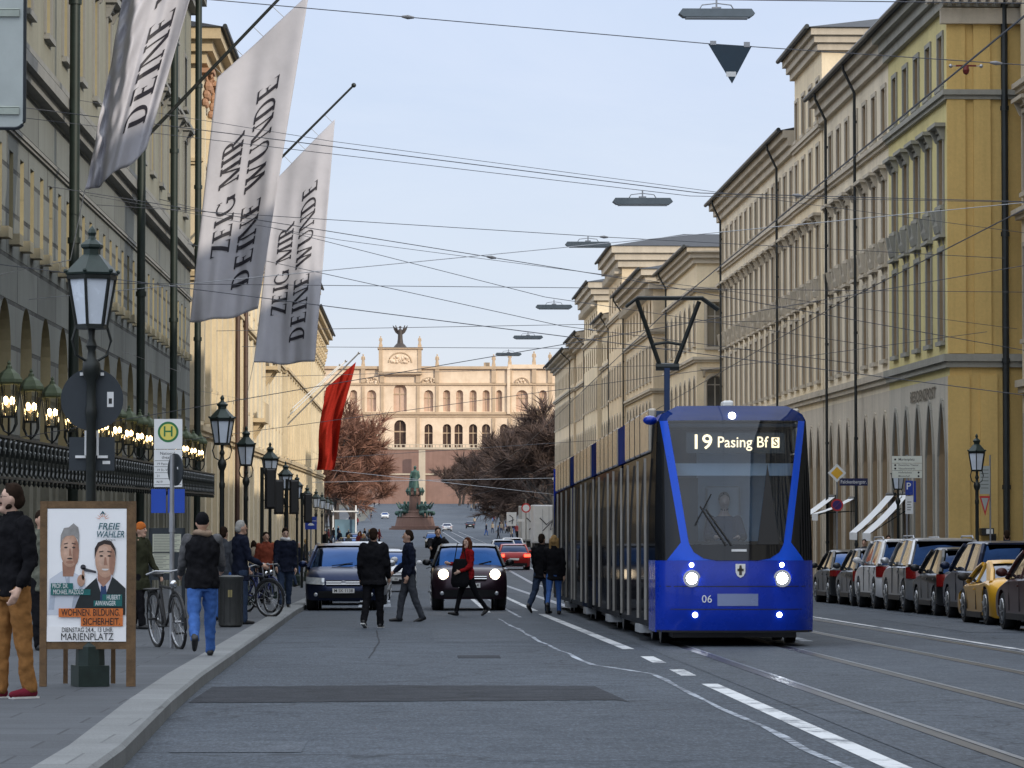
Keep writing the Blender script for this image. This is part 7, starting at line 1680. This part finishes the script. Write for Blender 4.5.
SATIN = M('banner_satin', (.43, .43, .475), .6, .03, .08, 1.5); INK = M('banner_ink', (.012, .011, .02), .6, 0, .1, 4)
def banner(label, Y, A_, B_, C_, D_, base, tip, lines, seed, fold=0.0):
    """corner pixels at depth Y: A upper left, B upper right (tip), C lower right, D lower left"""
    a, b, c, d = (at(*q, Y) for q in (A_, B_, C_, D_)); pb0 = at(*base, Y); pt0 = at(*tip, Y)
    wall = Vector((XL if Y < 138 else -8.8, Y, pb0.z)); dirn = (pt0-pb0).normalized(); pb0 = pb0+dirn*((wall.x-pb0.x)/dirn.x)
    t = thing('banner_flag', label, 'flag', pb0, 0, 'grey banners on the theatre'); o = Vector(pb0); ph = seed*1.7
    def fn(u, v, off=0.0):
        bot = d.lerp(c, u); topp = a.lerp(b, u); p = bot.lerp(topp, v); sag = .10*sin(pi*u)*(1-v)
        w = .16*sin(6.5*u+2.2*v+ph)*(1.05-v*.75)+.07*sin(15*u-5*v+ph*2)*(1.0-.8*v)+.05*sin(9*v+4*u+ph)+.025*sin(31*u+8*v)*(1-v)
        w += fold*(.35*sin(9*u+3*v)+.10*sin(33*u+21*v)+.06*sin(52*v-25*u))*min(1, max(0, .42-u)*4)
        return p+Vector((0, w-off, -sag+.03*sin(12*u+ph)*(1-v)))-o
    m = MB(); NU, NV = 44, 90; vs = [fn(i/NU, j/NV) for j in range(NV+1) for i in range(NU+1)]
    fs = [(j*(NU+1)+i, j*(NU+1)+i+1, (j+1)*(NU+1)+i+1, (j+1)*(NU+1)+i) for j in range(NV) for i in range(NU)]
    m.add(vs, fs); cl = m.build('cloth', SATIN, t, smooth=True, fix=False); sm = cl.modifiers.new('s', 'SOLIDIFY'); sm.thickness = .006; sm.offset = 0
    m = MB()
    for (tx, u_, v0, v1, hg) in lines: banner_text(m, tx, u_, v0, v1, hg, lambda u, v: fn(u, v, .022))
    m.build('lettering', INK, cl, fix=False)
    m = MB(); m.tube([pb0-o, pt0-o], [.06, .045], 10); m.build('flag_pole', IRON, t); m = MB(); m.ball(pt0-o+dirn*.1, .10, 12); m.build('finial', CHROME if False else IRON, t, smooth=True)
    m = MB()
    for k in range(5): u = .05+.9*k/4; p = fn(u, 1.0); q = (pb0-o)+dirn*((p-(pb0-o)).dot(dirn)); m.tube([p, q], .010, 5)
    p = fn(0, 0); m.tube([p, p+Vector((-.3, 0, -1.5)), Vector((.25, .2, -5.5))], .012, 5); m.build('rope', WIREM if False else M('pale_rope', (.3, .3, .3), .8, 0, 0), t)
    return t
L2 = [('DEINE WUNDE', .66, .10, .80, .25), ('ZEIG MIR', .31, .24, .68, .25)]
banner('nearest grey satin banner, cut by the top edge and folded, reading DEINE', 72, (148, -140), (268, -270), (146, 150), (84, 190), (60, -60), (275, -282), [('DEINE WUNDE', .64, .10, .80, .30)], 1, 1.0)
banner('largest full grey satin banner reading ZEIG MIR DEINE WUNDE', 103, (217, 78), (309, -6), (258, 309), (190, 322), (137, 147), (318, -42), L2, 2)
banner('smaller grey satin banner behind the large one, tip of its pole against the sky', 136, (275, 180), (335, 119), (315, 361), (254, 362), (209, 230), (352, 87), L2, 3)
RF = fabric('red_flag_cloth', (.27, .02, .013), .35); Y = 236.0
A_, B_, C_, D_ = (at(*q, Y) for q in ((326, 388), (356, 362), (331, 470), (314, 470))); b0 = at(284, 428, Y); t0 = at(359, 353, Y); t = thing('red_flag', 'red flag hanging from a pole on the cream houses of the left row', 'flag', b0); o = Vector(b0)
def fr(u, v): p = D_.lerp(C_, u).lerp(A_.lerp(B_, u), v); return p+Vector((.35*sin(6*v+1)*(1-v)*.6, .55*sin(9*u+4*v)*(1.15-v)+.15*sin(21*u-9*v), 0))-o
m = MB(); m.add([fr(i/16, j/40) for j in range(41) for i in range(17)], [(j*17+i, j*17+i+1, (j+1)*17+i+1, (j+1)*17+i) for j in range(40) for i in range(16)]); m.build('cloth', RF, t, smooth=True, fix=False); m = MB(); m.tube([b0-o, t0-o], .05, 8); m.build('flag_pole', STEEL, t); m = MB(); m.ball(t0-o, .1, 8); m.build('finial', STEEL, t)
for k, lab in ((1, 'bare white flag pole just beyond the red flag'), (2, 'second bare white flag pole beyond the red flag')):
    Yk = Y+6*k; b1_, t1_ = at(281-3*k, 428-2*k, Yk), at(352-6*k, 357+4*k, Yk); t = thing('flag_pole', lab, 'flag pole', b1_); m = MB(); m.tube([Vector((0, 0, 0)), t1_-b1_], .05, 8); m.build('pole', WHITE, t); m = MB(); m.ball(t1_-b1_, .1, 8); m.build('finial', STEEL, t)

# ---- overhead wires, hanging lamps, triangular sign
def wire(label, pts, r=.012, group=None, mat=None, sag=.0, ins=()):
    pts = [Vector(p) for p in pts]; t = thing('overhead_wire', label, 'wire', pts[0], 0, group); fine = []
    for a, b in zip(pts, pts[1:]):
        n = 10
        for i in range(n): f = i/n; fine.append(a.lerp(b, f)+Vector((0, 0, -sag*4*f*(1-f))))
    fine.append(pts[-1]); m = MB(); m.tube([p-pts[0] for p in fine], r*.8, 5); m.build('cable', mat or WIREM, t)
    if ins:
        m = MB()
        for k in ins:
            p = fine[int(k*(len(fine)-1))]-pts[0]; d = (fine[1]-fine[0]).normalized(); m.tube([p-d*.12, p, p+d*.12], [.02, .045, .02], 8)
        m.build('insulator', M('insulator', (.22, .22, .23), .4, 0, .1), t)
    return t
def span(label, Y, left, right, mid=None, **k):
    """left/right: pixels on the two facades' wire lines at depth Y, run on to the facades"""
    a, b = at(*left, Y), at(*right, Y); d = b-a; L = a+d*((XL-a.x)/d.x); R_ = a+d*((17-a.x)/d.x)
    return wire(label, [L]+([at(*mid, Y)] if mid else [])+[R_], **k)
span('topmost span wire holding the nearest hanging lamp', 58.6, (500, -3), (1000, 3), ins=(.8,))
span('span wire carrying the dark triangular sign', 66, (320, 6), (1000, 60), (712, 44), ins=(.75, .9, .3))
span('span wire sagging down to the second hanging lamp', 74, (333, 133), (1000, 190), (700, 193), ins=(.6, .85)); span('thinner twin of the wire to the second hanging lamp', 76, (320, 140), (1010, 193), (690, 196), r=.009)
span('span wire just above the third hanging lamp', 97, (320, 218), (1000, 258), (604, 237), ins=(.5,)); span('sloping wire from the grey banners to the pantograph', 84, (325, 233), (900, 330), (602, 275), ins=(.4,))
span('fine wire sloping to the fourth hanging lamp', 121, (340, 236), (800, 330), (545, 297), r=.014); span('low wire sloping past the fifth hanging lamp', 130, (325, 268), (780, 350), (562, 326), r=.016, ins=(.55,))
span('level wire holding the fifth hanging lamp', 148, (325, 329), (720, 322), r=.016); span('level wire holding the farthest hanging lamp', 170, (325, 347), (700, 349), r=.018)
span('wire crossing in front of the yellow corner at mid height', 90, (700, 289), (1010, 292), r=.011); span('pale wire across the right facades near the second hanging lamp', 80, (640, 240), (1000, 205), r=.012, mat=STEEL)
span('lowest wire across the right facades above the arches', 100, (690, 372), (1000, 330), r=.011); span('wire rising to the right across the yellow wall', 70, (560, 345), (1010, 268), r=.010)
span('wire meeting the pantograph from the left', 62, (420, 318), (1000, 392), r=.010); span('far wire before the palace windows', 300, (330, 482), (560, 478), r=.03, mat=STEEL); span('second far wire before the palace terrace', 330, (330, 470), (560, 495), r=.03, mat=STEEL)
span('far wire at the height of the palace roof', 200, (330, 375), (640, 366), r=.018); span('wire low over the street in front of the trees', 240, (330, 458), (600, 440), r=.022)
gw = 'contact wires over the tram tracks'
wire('contact wire over the track of the blue tram', [(4.6, -5, 5.15), (4.62, 60, 4.98), (4.66, 140, 4.0), (4.6, 300, 3.2), (4.4, 420, 3.1)], .011); wire('contact wire over the empty right track', [(7.5, -5, 5.2), (7.52, 60, 4.98), (7.5, 140, 4.0), (7.5, 300, 3.2), (7.3, 420, 3.1)], .011)
span('wire hugging the left banners low down', 95, (40, 188), (900, 312), (340, 240), r=.009); span('thin wire crossing the nearest banner', 88, (30, 93), (900, 215), (330, 141), r=.009)
p1_, p2_ = at(915, 80, 66), at(930, 111, 60); t = thing('wire_tensioner', 'small red tensioner hanging at the crossing of two wires by the yellow corner', 'wire fitting', at(966, 66, 66)); m = MB(); m.ball((0, 0, -.08), .07, 8, sz=1.4); m.box(-.2, .2, -.02, .02, -.01, .02); m.build('housing', M('red_fitting', (.14, .015, .012), .5, .2, .1), t); m = MB()
for s in (-1, 1): m.ball((s*.3, 0, 0), .04, 8); m.bar((0, 0, 0), (s*.3, 0, 0), .015)
m.build('insulator', STEEL, t)
LAMPH = M('lamp_housing', (.16, .19, .21), .45, .4, .15, 4); LAMPD = M('lamp_diffuser', (.48, .52, .55), .3, 0, .05, 4)
hang0 = None
for i, (px, py, y) in enumerate(((716.5, 13, 58.6), (642.5, 201, 74), (588, 244, 97), (554, 306.5, 121), (528, 337, 148), (508.5, 354, 170))):
    lab = 'grey hanging street lamp on a span wire, %s' % ('nearest, at the top edge', 'second from the front, above the tram', 'third from the front', 'fourth from the front', 'fifth from the front', 'farthest and smallest')[i]
    if hang0 is None:
        t = hang0 = thing('hanging_lamp', lab, 'hanging lamp', at(px, py, y), 0, 'lamps hung over the street')
        m = MB(); m.prism([(-.66, -.02), (-.58, -.08), (.58, -.08), (.66, -.02), (.60, .06), (-.60, .06)], -.13, .13, 'xz'); m.build('housing', LAMPH, t); m = MB(); m.box(-.54, .54, -.10, .10, -.105, -.081); m.build('diffuser', LAMPD, t)
        m = MB(); m.tube([(-.3, 0, .06), (-.25, 0, .14), (0, 0, .17), (.25, 0, .14), (.3, 0, .06)], .012, 6); m.bar((0, 0, .06), (0, 0, .24), .03); m.box(-.08, .08, -.04, .04, .061, .10); m.build('hanger', STEEL, t)
    else: dup(hang0, None, lab, at(px, py, y))
t = thing('triangle_sign', 'dark blue triangular pennant sign hanging point down from a wire', 'sign', at(730, 44, 66)); S = F/66; m = MB(); m.prism([(-22/S, 0), (22/S, -.04), (2/S, -40/S)], -.01, .01, 'xz'); m.build('plate', M('sign_dark_blue', (.012, .035, .06), .5, 0, .1), t); m = MB(); m.box(-4/S, 6/S, -.014, -.0105, -33/S, -28/S); m.build('label', WHITE, t); m = MB(); m.box(-20/S, -14/S, -.02, .02, -.02, .06); m.box(14/S, 20/S, -.02, .02, -.06, .04); m.build('clamp', STEEL, t)
# ---------------------------------------------------------------- light, sky, camera
def finish():
    apply_pending()
    w = bpy.data.worlds.new('World'); SC.world = w; w.use_nodes = True; nt = NT(w)
    EL, AZ = radians(21), radians(143)      # sun behind the camera, a little to the right (azimuth clockwise from +Y)
    bg = nt.n['Background']
    sky = nt.new('ShaderNodeTexSky'); sky.sky_type = 'NISHITA'; sky.sun_disc = False; sky.sun_elevation = EL; sky.sun_rotation = AZ
    sky.altitude = 500; sky.air_density = 1.2; sky.dust_density = 1.5; sky.ozone_density = 2.0
    # thin high cloud veil: pale, slightly uneven, mixed over the clear sky
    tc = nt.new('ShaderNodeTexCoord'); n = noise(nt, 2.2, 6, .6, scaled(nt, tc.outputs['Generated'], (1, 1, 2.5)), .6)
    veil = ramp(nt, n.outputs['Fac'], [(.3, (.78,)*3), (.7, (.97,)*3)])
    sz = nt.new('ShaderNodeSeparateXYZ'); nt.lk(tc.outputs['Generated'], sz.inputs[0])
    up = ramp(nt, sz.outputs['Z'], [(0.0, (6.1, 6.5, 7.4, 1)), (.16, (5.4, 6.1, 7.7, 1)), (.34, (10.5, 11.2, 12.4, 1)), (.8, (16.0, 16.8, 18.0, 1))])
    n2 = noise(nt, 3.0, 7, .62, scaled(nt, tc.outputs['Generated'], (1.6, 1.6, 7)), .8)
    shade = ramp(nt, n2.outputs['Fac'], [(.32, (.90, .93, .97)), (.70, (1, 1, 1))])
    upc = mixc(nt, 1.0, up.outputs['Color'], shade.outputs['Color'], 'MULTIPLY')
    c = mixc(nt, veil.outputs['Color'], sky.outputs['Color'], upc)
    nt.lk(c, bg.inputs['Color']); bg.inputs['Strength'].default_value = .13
    sd = bpy.data.lights.new('sun', 'SUN'); sd.energy = 2.9; sd.angle = radians(.6); sd.color = (1, .88, .72)
    so = bpy.data.objects.new('sun', sd); COL.objects.link(so)
    so.rotation_euler = (pi/2-EL, 0, -AZ+pi) ; so.location = (0, -40, 60)
    d = Vector((sin(AZ)*cos(EL), cos(AZ)*cos(EL), sin(EL))); so.rotation_euler = d.to_track_quat('Z', 'Y').to_euler()
    cd = bpy.data.cameras.new('camera'); co = bpy.data.objects.new('camera', cd); COL.objects.link(co)
    cd.sensor_width = 36; cd.lens = F*36/1024; cd.clip_start = .5; cd.clip_end = 6000
    co.location = CAM; co.rotation_euler = (pi/2+PITCH, 0, -YAW); SC.camera = co
    SC.view_settings.view_transform = 'Standard'; SC.view_settings.look = 'None'; SC.view_settings.exposure = 0
    SC.render.resolution_x = 1024; SC.render.resolution_y = 768
finish()
